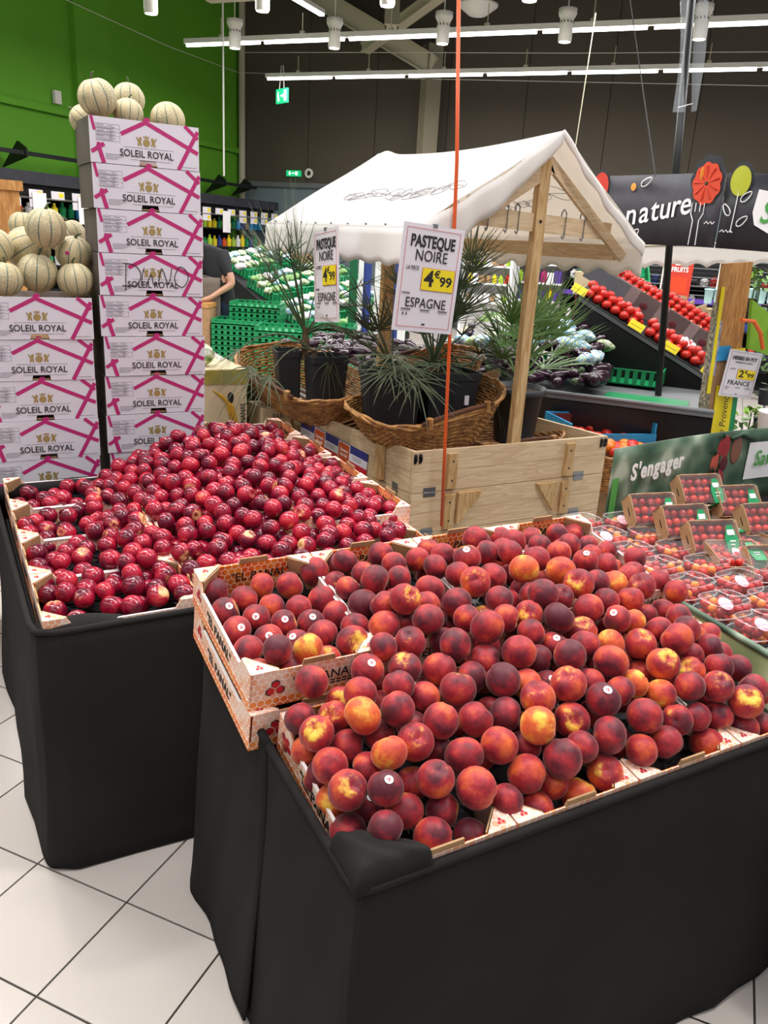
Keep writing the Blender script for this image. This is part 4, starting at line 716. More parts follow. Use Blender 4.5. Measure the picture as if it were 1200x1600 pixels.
def bar(a, b, w, h, m='wood_x', nm='rail'):
    a, b = Vector(a), Vector(b); d = (b-a).normalized(); u = Vector((0, 0, 1)); n = d.cross(u).normalized(); u = n.cross(d).normalized()
    mb = MB(); P = [a-n*w/2-u*h/2, a+n*w/2-u*h/2, a+n*w/2+u*h/2, a-n*w/2+u*h/2]; mb.prism(P, b-a); return part(nm, mb, m, cn)
CB = bar((1.40, BF+.045, 1.775), (2.30, BF+.045, 1.745), .02, .075, 'wood_x', 'crossbar')
bar((1.40, BB-.16, 1.775), (2.30, BB-.16, 1.745), .02, .075, 'wood_x', 'crossbar')
for y in (BF+.03, BB-.12):
    bar((AR-.03, y, ZR-.07), (AE-.04, y, ZE-.02), .02, .045, 'wood_x', 'rafter'); bar((AR+.02, y, ZR-.115), (AL+.09, y, ZE-.045), .02, .06, 'wood_x', 'rafter')
bar((AE-.06, BF+.06, ZE), (AE-.06, BB-.15, ZE), .02, .07, 'wood_y', 'eave_beam'); bar((AL+.07, BF+.06, ZE+.02), (AL+.07, BB-.15, ZE+.02), .02, .06, 'wood_y', 'eave_beam'); bar((AR, BF+.06, ZR-.07), (AR, BB-.15, ZR-.07), .03, .04, 'wood_y', 'ridge_beam')
def clmb(fn, nu, nv): return MB().grid(fn, nu, nv)
def sag(u, v): return .022*math.sin(u*PI)*math.sin(v*PI)+.006*math.sin(u*14+v*5)*math.sin(v*PI)
def slope(side):
    E_ = AL if side < 0 else AE
    def fn(u, v):   # u along the ridge, v from ridge down to eave
        b = BF-.05+(BB-BF+.08)*u; a = AR+(E_-AR)*v; z = ZR+.015+(ZE+.03-ZR)*v-sag(u, v)+.0
        z -= .03*(1-v)*math.sin(u*PI)-.02*(1-v)*math.exp(-((u-.93)/.05)**2)
        return (a, b, z)
    return fn
def valance(side):
    E_ = AL if side < 0 else AE
    def fn(u, v):
        b = BF-.05+(BB-BF+.08)*u; sc = abs(math.sin(u*PI*9)); d = (.15-(.014 if side < 0 else .03)*sc**2)*v
        out = side*(.012*math.sin(v*PI*.5)+.01*math.sin(u*23)*v)
        return (E_+out, b, ZE+.045-d-(0 if side > 0 else .0))
    return fn
def thick(o, t=.003): md = o.modifiers.new('thick', 'SOLIDIFY'); md.thickness = t; return o
for s in (-1, 1):
    thick(part('roof_cloth', clmb(slope(s), 40, 14), 'canopy_cloth', cn, None, True)); thick(part('valance', clmb(valance(s), 108, 5), 'canopy_cloth', cn, None, True))
# gable edging hanging from the two slopes
def gable(side, bb):
    E_ = AL if side < 0 else AE
    def fn(u, v):
        a = AR+(E_-AR)*u; z = ZR+.02+(ZE+.03-ZR)*u; w_ = (.055+.10*math.sin(min(u*1.1, 1)*PI*.5) if side < 0 else .03+.03*u)*(1+.05*math.sin(u*30))
        return (a+.006*math.sin(u*20), bb-.006*math.sin(v*3)+.006*math.sin(u*26)*v, z-w_*v-(.02*math.sin(u*PI)))
    return fn
for s in (-1, 1): thick(part('gable_edging', clmb(gable(s, BF-.052), 30, 4), 'canopy_cloth', cn, None, True)); thick(part('gable_edging', clmb(gable(s, BB+.03), 30, 4), 'canopy_cloth', cn, None, True))
# hooks on the crossbar
for x in (1.60, 1.76, 2.02, 2.13, 1.70):
    z = 1.79-(x-1.4)*.033; h = MB().tube([(x, BF+.06, z-.01), (x, BF+.06, z+.04), (x, BF+.045, z+.055), (x, BF+.028, z+.04), (x, BF+.028, z-.055), (x, BF+.035, z-.07), (x, BF+.047, z-.06)], .0035, 6)
    part('hook', h, 'steel', CB)
# ink drawings of fish and vegetables on both slopes
def doodle(side, cx, cy, s, seed):
    r_ = random.Random(seed); mb = MB(); f = slope(side)
    def P(x, y): u = cx+x*s/(BB-BF); v = cy-y*s/.8; a, b, z = f(u, v); return Vector((a, b, z+.003 if side < 0 else z-.007))
    for k in range(9):
        x0 = -1.5+k*.36+r_.uniform(-.1, .1); w_, h_ = r_.uniform(.14, .34), r_.uniform(.08, .2); y0 = r_.uniform(-.1, .12); t = r_.uniform(-.5, .5)
        pts = []
        for i in range(17): a = 2*PI*i/16; e = 1+.3*math.sin(2*a+k); x = w_*math.cos(a)*e; y = h_*math.sin(a)*e; pts.append(P(x0+x*math.cos(t)-y*math.sin(t), y0+x*math.sin(t)+y*math.cos(t)))
        mb.tube(pts, .0016, 3); mb.tube([P(x0-w_*.8, y0-.05), P(x0, y0+.06*math.sin(k)), P(x0+w_*.8, y0+.03)], .0014, 3)
        mb.tube([P(x0+w_*.9, y0), P(x0+w_*1.3, y0+.12), P(x0+w_*1.25, y0-.06), P(x0+w_*.9, y0)], .0014, 3)
    o = part('ink_drawing', mb, 'print_grey', cn); return o
doodle(-1, .42, .55, .30, 3); doodle(1, .42, .5, .26, 5)
ts = MB()
for i in range(9): f = slope(-1)(.06+i*.11, .97); ts.ball((f[0], f[1], f[2]+.004), .006, 6, 4)
o = part('staples', ts, 'steel', cn); o['kind'] = 'stuff'
# ================================================================ BASKETS
def basket(label, M, L, W_, H, rows, dip, seed, grp='wicker baskets in the wooden box', broken=False):
    t = thing('wicker_basket', label, 'basket', M=M, group=grp); r_ = random.Random(seed)
    def rad(f): return .62+.38*f**.8
    def P(a, f, o=0):
        k = rad(f)+o; ca, sa = math.cos(a), math.sin(a); ex = .62
        x = L/2*k*math.copysign(abs(ca)**ex, ca); y = W_/2*k*math.copysign(abs(sa)**ex, sa); return Vector((x, y, H*f+dip*f*(ca*ca)))
    wv = MB(); n = 84
    for r in range(rows):
        f = (r+.5)/rows
        wv.tube([P(2*PI*i/n, f, .018*(1 if (i+r) % 2 else -1)*.6)+Vector((0, 0, r_.uniform(-.0015, .0015))) for i in range(n)], H/rows*.5+.0006, 5, closed=True)
    o = part('woven_wall', wv, 'wicker', t, None, True); o['kind'] = 'stuff'
    st = MB()
    for i in range(n//2): st.tube([P(2*PI*i/(n/2), f/6) for f in range(7)], .003, 4)
    o = part('stakes', st, 'wicker_dark', t); o['kind'] = 'stuff'
    bs = MB()
    for k in range(14): y = -W_/2*.6+W_*.6*2*.5*k/6.5; bs.tube([(-L/2*.6, y, .004), (0, y, .012), (L/2*.6, y, .004)], .008, 4)
    part('base', bs, 'wicker_dark', t)
    for q in range(3): part('rim_strand', MB().tube([P(2*PI*i/60, 1.0, .02)+Vector((.005*math.cos(i*1.3+q*2.1), .005*math.sin(i*1.1+q*2.1), .007*math.sin(i*.9+q*2.1)+.004*q)) for i in range(60)], .0075, 6, closed=True), 'wicker', t, None, True)
    for s in (-1, 1):
        h = [P(s*PI/2+da, 1.0, .05)+Vector((0, 0, .012+.022*math.cos(da*4))) for da in [x*.1-.35 for x in range(8)]]
        hd_ = part('handle', MB().tube(h, .011, 8), 'wicker_dark', t, None, True)
        for e in (h[1], h[-2]): part('handle_wrap', MB().tube([e+Vector((.0, 0, -.03)), e+Vector((0, 0, .016))], .016, 8), 'wicker', hd_)
    return t
basket('wide shallow wicker basket tipped forward with two narrow black pots inside', T(1.19, 2.99, .80)@RZ(-1.27)@RX(.10)@RY(.18), .78, .56, .16, 15, .04, 1)
basket('deep wicker basket with a brown handle holding a pair of large black pots', T(1.565, 2.38, .715)@RZ(.10)@RY(-.17)@RX(.12), .76, .48, .22, 20, .03, 2)
basket('wicker basket lying behind the deep one next to the torn cardboard', T(1.98, 3.02, .80)@RZ(.25)@RY(-.2), .62, .46, .19, 16, .03, 3)
basket('wicker basket low in the wooden box under the right round pot', T(2.06, 2.42, .52)@RZ(.05), .62, .46, .20, 15, .02, 4)
# ================================================================ POTS AND PALMS
def sqpot(name, label, M, w_, d_, h_, grp=None, tilt=0):
    t = thing('plant_pot', label, 'pot', M=M, group=grp)
    def ring(k, z): return [(x*w_/2*k, y*d_/2*k, z) for x, y in ((-.86, -1), (.86, -1), (1, -.86), (1, .86), (.86, 1), (-.86, 1), (-1, .86), (-1, -.86))]
    mb = MB(); lv = [(.84, 0), (.98, h_*.86), (1.03, h_*.87), (1.04, h_), (1.0, h_), (.97, h_*.9)]
    vs = sum([ring(k, z) for k, z in lv], []); mb.add(vs, [(i*8+j, i*8+(j+1) % 8, (i+1)*8+(j+1) % 8, (i+1)*8+j) for i in range(len(lv)-1) for j in range(8)]+[tuple(range(8))[::-1]])
    part('pot_wall', mb, 'pot_plastic', t); part('soil', MB().b2((-w_*.46, -d_*.46, h_*.86), (w_*.46, d_*.46, h_*.9)), 'dark_soil', t); return t
sqpot('', 'narrow leaning black plastic pot on the left of the shallow basket', T(1.06, 2.93, .85)@RZ(-.2)@RY(-.05), .12, .14, .255)
sqpot('', 'square black plastic pot on the right of the shallow basket', T(1.205, 2.80, .835)@RZ(-.15), .19, .17, .26)
sqpot('', 'large square black pot at the left of the deep basket', T(1.38, 2.44, .79)@RZ(-.35), .275, .24, .28)
pt = sqpot('', 'large square black pot with a small white label in the deep basket', T(1.675, 2.42, .80)@RZ(-.12), .28, .24, .27)
part('label', MB().b2((.05, -.128, .12), (.072, -.121, .165)), 'white_paper', pt)
sqpot('', 'black pot half hidden at the right end of the deep basket', T(1.87, 2.55, .76)@RZ(.2), .20, .20, .24)
t = thing('plant_pot', 'round black nursery pot behind the canopy front post', 'pot', (2.085, 2.36, .70))
part('pot_wall', MB().lathe([(.10, 0), (.126, .25), (.139, .252), (.142, .285), (.134, .285), (.128, .262), (0, .262)], 28), 'pot_round', t, None, True); part('soil', MB().lathe([(0, .268), (.127, .264)], 20), 'dark_soil', t)
def palm(label, loc, fronds, th_, m='leaf_green', trunk_r=.03, wd=.0048):
    t = thing('potted_palm', label, 'plant', loc); r_ = random.Random(int(loc[0]*1000))
    part('trunk', MB().tube([(0, 0, 0), (.004, .004, th_*.5), (0, 0, th_)], [trunk_r, trunk_r*.9, trunk_r*.5], 8), 'trunk_brown', t)
    for az, el, L, fl, droop, nb in fronds:    # azimuth, elevation, stalk length, blade length, droop, number of blades
        az, el = math.radians(az), math.radians(el); d = Vector((math.cos(az)*math.cos(el), math.sin(az)*math.cos(el), math.sin(el)))
        P = [Vector((0, 0, th_*.8))]; v = d.copy()
        for i in range(8): P.append(P[-1]+v*L/8); v = (v+Vector((0, 0, -droop*.09))).normalized()
        fr = MB().tube(P, [.0045]*6+[.003, .003, .0025], 4); c0 = P[-1]; side = v.cross(Vector((0, 0, 1)))
        side = side.normalized() if side.length > .05 else Vector((1, 0, 0)); up = side.cross(v).normalized()
        for k in range(nb):
            s = (k/(nb-1)-.5)*2; ang = s*1.35+r_.uniform(-.05, .05); bd = (v*math.cos(ang)+side*math.sin(ang)+up*r_.uniform(.0, .22)).normalized(); bl = fl*(1-.28*abs(s))*r_.uniform(.85, 1.08)
            Q = c0; vv = bd; n_ = 6; L_ = []; side2 = bd.cross(up).normalized() if bd.cross(up).length > .05 else side
            for i in range(n_+1):
                w_ = wd*(1-(i/n_)**1.6)*(1 if i else .6); L_ += [Q-side2*w_, Q+up*w_*.35, Q+side2*w_]; Q = Q+vv*bl/n_; vv = (vv+Vector((0, 0, -droop*.16*(i/n_)))).normalized()
            fr.add(L_, [(i*3+j, i*3+j+1, (i+1)*3+j+1, (i+1)*3+j) for i in range(n_) for j in range(2)])
        part('frond', fr, m, t)
    return t
rp = random.Random(11)
def rf(n, az0, az1, el0, el1, L0, L1, f0, f1, dr, nb): return [(rp.uniform(az0, az1), rp.uniform(el0, el1), rp.uniform(L0, L1), rp.uniform(f0, f1), dr*rp.uniform(.7, 1.3), nb) for _ in range(n)]
palm('tall palm with upright narrow fronds in the left basket', (1.12, 2.87, 1.06), [(165, 70, .34, .36, .25, 15), (150, 78, .38, .34, .15, 13), (180, 58, .30, .34, .5, 13), (100, 80, .3, .3, .2, 12), (20, 74, .3, .34, .4, 12)]+rf(7, -30, 60, 20, 60, .2, .36, .28, .34, 1.2, 13)+rf(5, 120, 220, 60, 84, .26, .4, .3, .36, .4, 13), .16, 'leaf_green', .026)
palm('drooping palm whose long dry fronds hang over the left basket rim', (1.14, 2.80, 1.06), [(190, 35, .40, .34, 2.6, 11), (200, 25, .34, .34, 2.6, 10), (175, 42, .42, .30, 2.4, 9), (-60, 40, .12, .30, 4.0, 9), (-40, 50, .14, .34, 4.2, 8)], .06, 'leaf_dry', .02)
palm('bushy palm with stiff dark fronds behind the right watermelon sign', (1.60, 2.42, 1.03), rf(15, 0, 360, 50, 84, .16, .42, .28, .38, .5, 16)+rf(7, 0, 360, 10, 40, .14, .26, .26, .34, 1.3, 15)+[(20, 62, .50, .30, .2, 15), (10, 70, .52, .3, .1, 14)], .08, 'leaf_green', .04)
palm('palm with arching fronds spreading in front of the large pots', (1.37, 2.42, 1.04), rf(5, 150, 290, 15, 50, .14, .26, .24, .32, 1.9, 10)+rf(7, 60, 220, 40, 75, .14, .3, .26, .34, .6, 13), .06, 'leaf_dry', .035)
palm('thin palm at the right end of the deep basket', (1.87, 2.52, .97), rf(5, 150, 400, 30, 70, .14, .3, .24, .32, .9, 13)+[(-50, 20, .2, .3, 3.0, 9)], .05, 'leaf_green', .02)
palm('fan palm with broad green fans in the round pot behind the canopy post', (2.085, 2.36, .96), [(60, 72, .22, .34, .15, 22), (20, 60, .24, .36, .25, 22), (150, 62, .26, .32, .3, 20), (200, 45, .22, .3, .6, 18), (-30, 48, .20, .34, .5, 20), (0, 35, .16, .32, .7, 18), (100, 55, .2, .3, .3, 18), (250, 60, .16, .26, .4, 16), (40, 80, .30, .34, .2, 22), (10, 68, .30, .34, .25, 22), (-15, 58, .28, .34, .35, 20), (170, 75, .3, .32, .2, 18)], .06, 'leaf_bright', .03, .0068)
tag(part('torn_cardboard', MB().prism([(0, 0, 0), (.15, .01, .045), (.16, .02, .0), (.14, .01, -.05), (.02, 0, -.045)], (0, .004, 0)), 'card_brown', None, T(pb(742, 588, 2.75))@RZ(-.2)), 'torn piece of brown cardboard sticking up behind the deep basket', 'cardboard')
# ================================================================ SIGNS ON THE ORANGE CORD
c_top, c_mid, c_bot = pb(717, -30, 1.98), pb(702, 545, 1.98), pb(690, 822, 1.98)
tag(part('orange_rope', MB().tube([c_top, pb(714, 250, 1.98), c_mid, pb(695, 700, 1.98), c_bot], .0075, 8), 'orange_cord', None, None, True), 'thin orange cord hanging from the ceiling in front of the wooden box', 'cord')
def price_sign(label, M, lines, w_=.285, h_=.41, border='print_red', price=('4', '99'), curl=0):
    t = thing('price_sign', label, 'sign', M=M)
    part('sheet', MB().grid(lambda u, v: (w_*u, -h_*v, -.002+curl*.02*math.sin(u*PI)), 8, 2), 'white_paper', t); part('backing', MB().b2((.002, -h_+.002, -.006), (w_-.002, -.002, -.0035)), 'white_paper', t)
    b = MB()
    for a, c in (((.018, -.016), (w_-.018, -.0175)), ((.018, -h_+.018), (w_-.018, -h_+.0195)), ((.018, -h_+.018), (.0195, -.016)), ((w_-.0195, -h_+.018), (w_-.018, -.016))): b.b2((a[0], a[1], 0), (c[0], c[1], .0006))
    part('border', b, border, t)
    for txt, x, y, s, xs, bo in lines: put_text(txt, s, 'print_black', t, T(x, y, .001), xs, bo)
    pb_ = part('price_panel', MB().b2((w_*.38, -h_*.60, .0006), (w_*.92, -h_*.39, .0012)), 'print_red', t); part('price_field', MB().b2((w_*.385, -h_*.597, .0012), (w_*.915, -h_*.393, .0016)), 'yellow_label', pb_)
    put_text(price[0], .085, 'print_black', pb_, T(w_*.50, -h_*.495, .002), 1.05, .0022); put_text('€', .038, 'print_black', pb_, T(w_*.63, -h_*.445, .002), 1.1, .001); put_text(price[1], .052, 'print_black', pb_, T(w_*.78, -h_*.51, .002), 1.15, .0012)
    sm = MB()
    for x, y in ((.03, -.325), (.12, -.325), (.205, -.325)): sm.b2((x, y, .0006), (x+.045, y+.0035, .001)); sm.b2((x, y-.006, .0006), (x+.045, y-.005, .001))
    sm.b2((.135, -.382, .0006), (.15, -.376, .001)); sm.ball((.042, -.342, .0008), (.003, .006, .0004), 8, 4); sm.ball((.058, -.342, .0008), (.003, .006, .0004), 8, 4)
    part('small_print', sm, 'print_black', t)
    part('clip', MB().b2((w_*.5-.01, -.006, -.008), (w_*.5+.01, .006, .002)), 'steel', t)
    return t
PL = [('PASTEQUE', .142, -.065, .062, .70, .0016), ('NOIRE', .142, -.118, .060, .86, .0), ('LA PIECE', .062, -.165, .021, .72, 0), ('ORIGINE', .045, -.262, .012, .8, 0), ('ESPAGNE', .142, -.298, .054, .86, 0)]
s0, s1, s3 = pb(632, 345, 1.965), pb(730, 361, 1.965), pb(609, 520, 1.965)
price_sign('large white watermelon price sign clipped to the orange cord in front of the palms', basis(s0, s1-s0, s0-s3), PL)
s0, s1, s3 = pa(489, 362, 1.10), pa(527, 353, 1.10), pa(490, 492, 1.10)
price_sign('watermelon price sign seen at a slant above the left wicker basket', basis(s0, s1-s0, s0-s3), PL, w_=.27, curl=0)
tag(part('hanging_thread', MB().tube([pa(508, 358, 1.11), Vector((1.19, 2.62, 1.70))], .0015, 4), 'lamp_white', None), 'thin thread holding the slanted watermelon sign', 'thread')
# ================================================================ CHERRY TOMATO TABLE
tt = thing('tomato_table', 'table wrapped in a blurry green printed cover with cherry tomato punnets on top', 'table', (0, 0, 0))
EX = 1.165
part('body', MB().prism([(EX+.02, -.25, 0), (2.9, -.25, 0), (2.9, .97, 0), (EX+.02, .97, 0)], (0, 0, .69)), 'black_matte', tt)
part('printed_cover', MB().grid(lambda u, v: (EX-.012*math.sin(v*PI)-.02*v*v+.004*math.sin(u*20), -.3+1.3*u, (.745+.072*u)-.28*v+.0*u), 30, 10), 'green_print', tt, None, True)
part('cover_rim', MB().tube([(EX+.002, -.3+1.3*i/20, .748+.072*i/20) for i in range(21)], .009, 8), 'leaf_photo', tt, None, True)
part('lower_shelf_edge', MB().b2((EX-.03, -.3, .455), (EX+.02, 1.0, .475)), 'black_metal', tt)
part('tray_floor', MB().prism([(EX+.01, -.28, .70), (2.88, -.28, .70), (2.88, .97, .775), (EX+.01, .97, .775)], (0, 0, .004)), 'black_plastic', tt)
part('back_panel', MB().b2((EX+.02, .985, 0), (2.9, 1.0, .78)), 'black_matte', tt)
def tz(b): return .708+.06*(b+.28)
CT = [mk('cherry_tomato', MB().ball((0, 0, 0), (.0118, .0118, .0132), 12, 8), m, True) for m in ('tomato_deep', 'tomato_red', 'tomato_orange')]
def punnet_mesh(lbl):
    t = thing('plastic_punnet', None, 'punnet'); w_, d_, h_ = .148, .102, .058
    def rr(a, k, z): ca, sa = math.cos(a), math.sin(a); return (w_/2*k*math.copysign(abs(ca)**.55, ca), d_/2*k*math.copysign(abs(sa)**.55, sa), z)
    def shell(lv, n=28):
        mb = MB(); vs = [rr(2*PI*j/n, k, z) for k, z in lv for j in range(n)]
        mb.add(vs, [(i*n+j, i*n+(j+1) % n, (i+1)*n+(j+1) % n, (i+1)*n+j) for i in range(len(lv)-1) for j in range(n)]); return mb
    part('tub', shell([(.82, 0), (.97, h_*.5), (1.0, h_*.55)]), 'clear_plastic', t, None, True)
    part('lid', shell([(1.0, h_*.56), (.98, h_*.8), (.88, h_*1.12), (.62, h_*1.3), (.2, h_*1.36)]), 'clear_plastic', t, None, True)
    part('rim', MB().tube([rr(2*PI*j/28, 1.01, h_*.56) for j in range(28)], .0018, 4, closed=True), 'film_rim', t)
    part('lid_ridge', MB().tube([rr(2*PI*j/28, .88, h_*1.12) for j in range(28)], .0012, 4, closed=True), 'film_rim', t)
    lb = MB().disc((-.03, -d_*.3, h_*1.16), .022, 18, RX(.5).to_3x3(), .020); part('paper_label', lb, 'label_pink', t) if lbl else None
    return t
blur_mat('label_pink', ['#e6dade', '#dfb8c2', '#d88c9e', '#e6dade'], 60, .5)
pun0 = punnet_mesh(False); pun1 = punnet_mesh(True); PF = [pun0]; PF1 = [pun1]; ctn = 0; cstuff = MB()
def punnet(lab, M, lb=False):
    global ctn
    L_ = PF1 if lb else PF
    if L_: o = L_.pop(); o.matrix_world = M; o['label'] = lab; o['group'] = 'plastic cherry tomato punnets'
    else: dup(pun1 if lb else pun0, lab, M, 'plastic cherry tomato punnets')
    r_ = random.Random(int(M.translation.x*1e4+M.translation.y*1e3))
    for k in range(22):
        L = k//11; q = k % 11; x = (q % 4-1.5)*.031+r_.uniform(-.003, .003)+(.008 if L else 0); y = (q//4-1)*.028+r_.uniform(-.002, .002); z = .0145+L*.024+r_.uniform(0, .006)
        p = M@Vector((x*.98, y, z)); c_ = 2 if r_.random() < .2 else r_.choice((0, 0, 1))
        if ctn < 300 and L: 
            o = ob('cherry_tomato', CT[c_], None, T(p)@RX(r_.uniform(-1.4, 1.4))@RZ(r_.uniform(0, 3))); ctn += 1
            w_ = ('deep red', 'bright red', 'orange')[c_]; 
            tag(o, w_+' cherry tomato inside a clear plastic punnet on the green table', 'tomato', w_+' cherry tomatoes in plastic punnets')
        else: cstuff.mi = c_; cstuff.ball(p, .0118, 8, 6)
cols = ['beside the green cover', 'second column from the green cover', 'third column from the green cover']
for c_ in range(3):
    for i in range(9):
        b = .93-i*.112-(.03 if c_ == 1 else 0); x = EX+.088+c_*.157
        if b < -.1: continue
        punnet('clear punnet of cherry tomatoes, %s from the back, %s' % (ORD[i], cols[c_]), T(x, b, tz(b)+.003)@RZ(rnd.uniform(-.1, .1))@Matrix.Scale(1.0, 4), (c_ == 0 and i > 4) or (c_+i) % 4 == 1)
o = tag(part('cherry_tomatoes', cstuff, ['tomato_deep', 'tomato_red', 'tomato_orange'], None, None, True), 'bottom layers of cherry tomatoes in all the plastic punnets', 'tomatoes', None, 'stuff')
# kraft trays under cling film
def kraft():
    t = thing('cardboard_punnet', None, 'punnet'); w_, d_, h_ = .165, .105, .062
    part('base', MB().b2((-w_/2+.006, -d_/2+.006, 0), (w_/2-.006, d_/2-.006, .003)), 'card_brown', t)
    for s in (-1, 1):
        part('end_wall', MB().prism([(s*w_/2*.9, -d_/2*.9, 0), (s*w_/2*.9, d_/2*.9, 0), (s*w_/2, d_/2, h_*.8), (s*w_/2, d_/2*.8, h_), (s*w_/2, -d_/2*.8, h_), (s*w_/2, -d_/2, h_*.8)], (-s*.003, 0, 0)), 'card_brown', t)
        part('slot', MB().b2((s*(w_/2*.965), -.014, h_*.52), (s*(w_/2*.965+.0015), .014, h_*.57)), 'print_black', t)
        part('side_wall', MB().prism([(-w_/2*.9, s*d_/2*.9, 0), (w_/2*.9, s*d_/2*.9, 0), (w_/2, s*d_/2, h_*.8), (w_/2*.86, s*d_/2, h_*(1.0 if s > 0 else .62)), (-w_/2*.86, s*d_/2, h_*(1.0 if s > 0 else .62)), (-w_/2, s*d_/2, h_*.8)], (0, -s*.003, 0)), 'card_brown', t)
    part('cling_film', MB().grid(lambda u, v: ((u-.5)*w_*1.0, (v-.5)*d_, h_*1.01+.004*math.sin(u*17+v*5)*math.sin(v*9)), 18, 10), 'cling_film', t, None, True)
    lb = MB().prism([(w_*.18, -d_/2-.001, h_+.001), (w_*.40, -d_/2-.001, h_+.001), (w_*.43, -d_*.1, h_+.003), (w_*.36, d_*.3, h_+.003), (w_*.24, d_*.3, h_+.003), (w_*.15, -d_*.1, h_+.003)], (0, 0, .001)); q = part('green_label', lb, 'green_plastic', t)
    part('label_wrap', MB().b2((w_*.19, -d_/2-.002, .012), (w_*.40, -d_/2-.0005, h_)), 'green_plastic', q)
    part('label_text', MB().b2((w_*.22, -d_*.0, h_+.0045), (w_*.37, d_*.16, h_+.005)).b2((w_*.24, -d_*.2, h_+.0045), (w_*.36, -d_*.16, h_+.005)).b2((w_*.24, -d_*.3, h_+.0045), (w_*.33, -d_*.27, h_+.005)), 'white_paper', q)
    part('barcode', MB().b2((w_*.10, -d_/2*.97-.004, .015), (w_*.17, -d_/2*.95-.003, .042)), 'white_paper', t)
    fl = MB(); r_ = random.Random(2)
    for L in range(2):
        for i in range(5):
            for j in range(3): fl.mi = r_.choice((0, 0, 1)); fl.ball(((i-2)*.029+r_.uniform(-.004, .004), (j-1)*.029+r_.uniform(-.004, .004), .016+L*.021), .0135, 10, 7)
    o = part('cherry_tomatoes', fl, ['tomato_deep', 'tomato_red'], t, None, True); o['kind'] = 'stuff'
    return t
kr0 = kraft(); KF = [kr0]
def kr(lab, M):
    if KF: o = KF.pop(); o.matrix_world = M; o['label'] = lab; o['group'] = 'cardboard cherry tomato punnets'; return
    dup(kr0, lab, M, 'cardboard cherry tomato punnets')
for lab, x, y, b, tilt, rz in (('film wrapped cardboard tomato punnet leaning at the back left under the sign', 1018, 785, .84, .95, -.2), ('film wrapped cardboard tomato punnet in the back row under the printed tomatoes', 1092, 755, .88, .9, -.2), ('film wrapped cardboard tomato punnet second in the middle row', 1068, 803, .74, .95, -.2),
                       ('film wrapped cardboard tomato punnet in the back row near the right edge', 1150, 772, .82, .9, -.2), ('film wrapped cardboard tomato punnet with a green label right of centre', 1112, 828, .64, .9, -.25), ('cardboard tomato punnet lying flat with its barcode side showing', 1150, 858, .56, .25, -.35),
                       ('cardboard tomato punnet cut by the right edge, upper', 1192, 800, .70, .9, -.2), ('cardboard tomato punnet cut by the right edge, lower', 1205, 868, .50, .8, -.3)):
    p = pb(x, y, b); kr(lab, T(p.x, p.y, p.z-.03)@RZ(rz)@RX(tilt)@T(0, 0, -.03))
i = 0
for (a, b) in ((1.70, .83), (1.70, .66), (1.70, .49), (1.70, .32), (1.70, .15), (1.84, .80), (1.84, .62), (1.84, .44), (1.84, .26), (1.98, .76), (1.98, .58), (1.98, .40)):
    kr('flat cardboard tomato punnet in the lower layer, '+ORD[i]+' from the back left', T(a, b, tz(b))@RZ(1.5708+rnd.uniform(-.15, .15))); i += 1
# printed board
bd0, bdM = pb(962, 812, 1.0), None
bt = thing('printed_board', "curved cardboard display board printed with tomatoes and the word S'engager", 'sign', (1.435, 1.005, 0))
BWd = 1.05; bz0 = .775
def bf_(u, v): x = BWd*u; return Vector((x, .05*math.sin(u*2.2)-.0, bz0+(.268+.012*math.sin(u*2.4))*v))
part('board', MB().grid(lambda u, v: bf_(u, v), 24, 6), 'leaf_photo', bt, None, True).modifiers.new('thick', 'SOLIDIFY').thickness = .006
part('green_strip', MB().grid(lambda u, v: bf_(.006+.03*u, .0+.62*v)+Vector((0, -.006, 0)), 2, 2), 'print_green', bt) if False else None
mat('print_green', '#4f9e4a', .5); mat('stem_green', '#22402a', .5)
part('green_strip', MB().grid(lambda u, v: bf_(.004+.03*u, .0+.62*v)+Vector((0, -.004, 0)), 2, 2), 'print_green', bt)
tb = lambda x, z, dy=.005: bf_(x/BWd, (z)/.29)+Vector((0, -dy, 0))
xx = .085
for ch, w__ in zip("S'engager", (.036, .016, .033, .034, .034, .033, .034, .033, .024)):
    put_text(ch, .080, 'white_gloss', bt, T(tb(xx+w__/2, .185+.06*xx, .010))@RZ(.10)@UPR, .80, .0028); xx += w__
tm = MB()
def flat_tom(x, z, rx, rz_, mi, tl=0):
    tm.mi = mi; tm.ball(tb(x, z, .003), (rx, .0025, rz_), 16, 8, RY(tl).to_3x3())
flat_tom(.59, .225, .034, .05, 0, .15); flat_tom(.555, .165, .024, .042, 1); flat_tom(.60, .165, .028, .034, 2); flat_tom(.585, .10, .036, .045, 0, -.2); flat_tom(.54, .09, .03, .036, 1); flat_tom(.665, .215, .03, .055, 3)
tm.mi = 4
for x, z in ((.575, .268), (.545, .205), (.55, .135)):
    for k in range(5): a = .6+k*.5; q = tb(x, z, .007); tm.tube([q, q+Vector((math.cos(a)*.03-.01, 0, math.sin(a)*.028))], [.003, .001], 4)
tm.tube([tb(.62, .262, .006), tb(.68, .275, .006), tb(.76, .25, .006)], .009, 5); tm.tube([tb(.575, .20, .007), tb(.57, .14, .007), tb(.585, .09, .007)], .006, 5)
mat('photo_red', '#9c2a2e', .45); mat('photo_pink', '#c4584a', .45); mat('photo_maroon', '#5c2026', .45); mat('photo_soft', '#8a5a48', .5)
part('printed_tomatoes', tm, ['photo_red', 'photo_pink', 'photo_maroon', 'photo_soft', 'stem_green'], bt, None, True)
lg = part('logo_field', MB().grid(lambda u, v: bf_(.70+.22*u, .30+.52*v)+Vector((0, -.005, 0)), 4, 2), 'white_gloss', bt)
put_text('Savéol', .085, 'print_green', bt, T(tb(.86, .17, .012))@RZ(-.01)@UPR, .85, .001, .2)
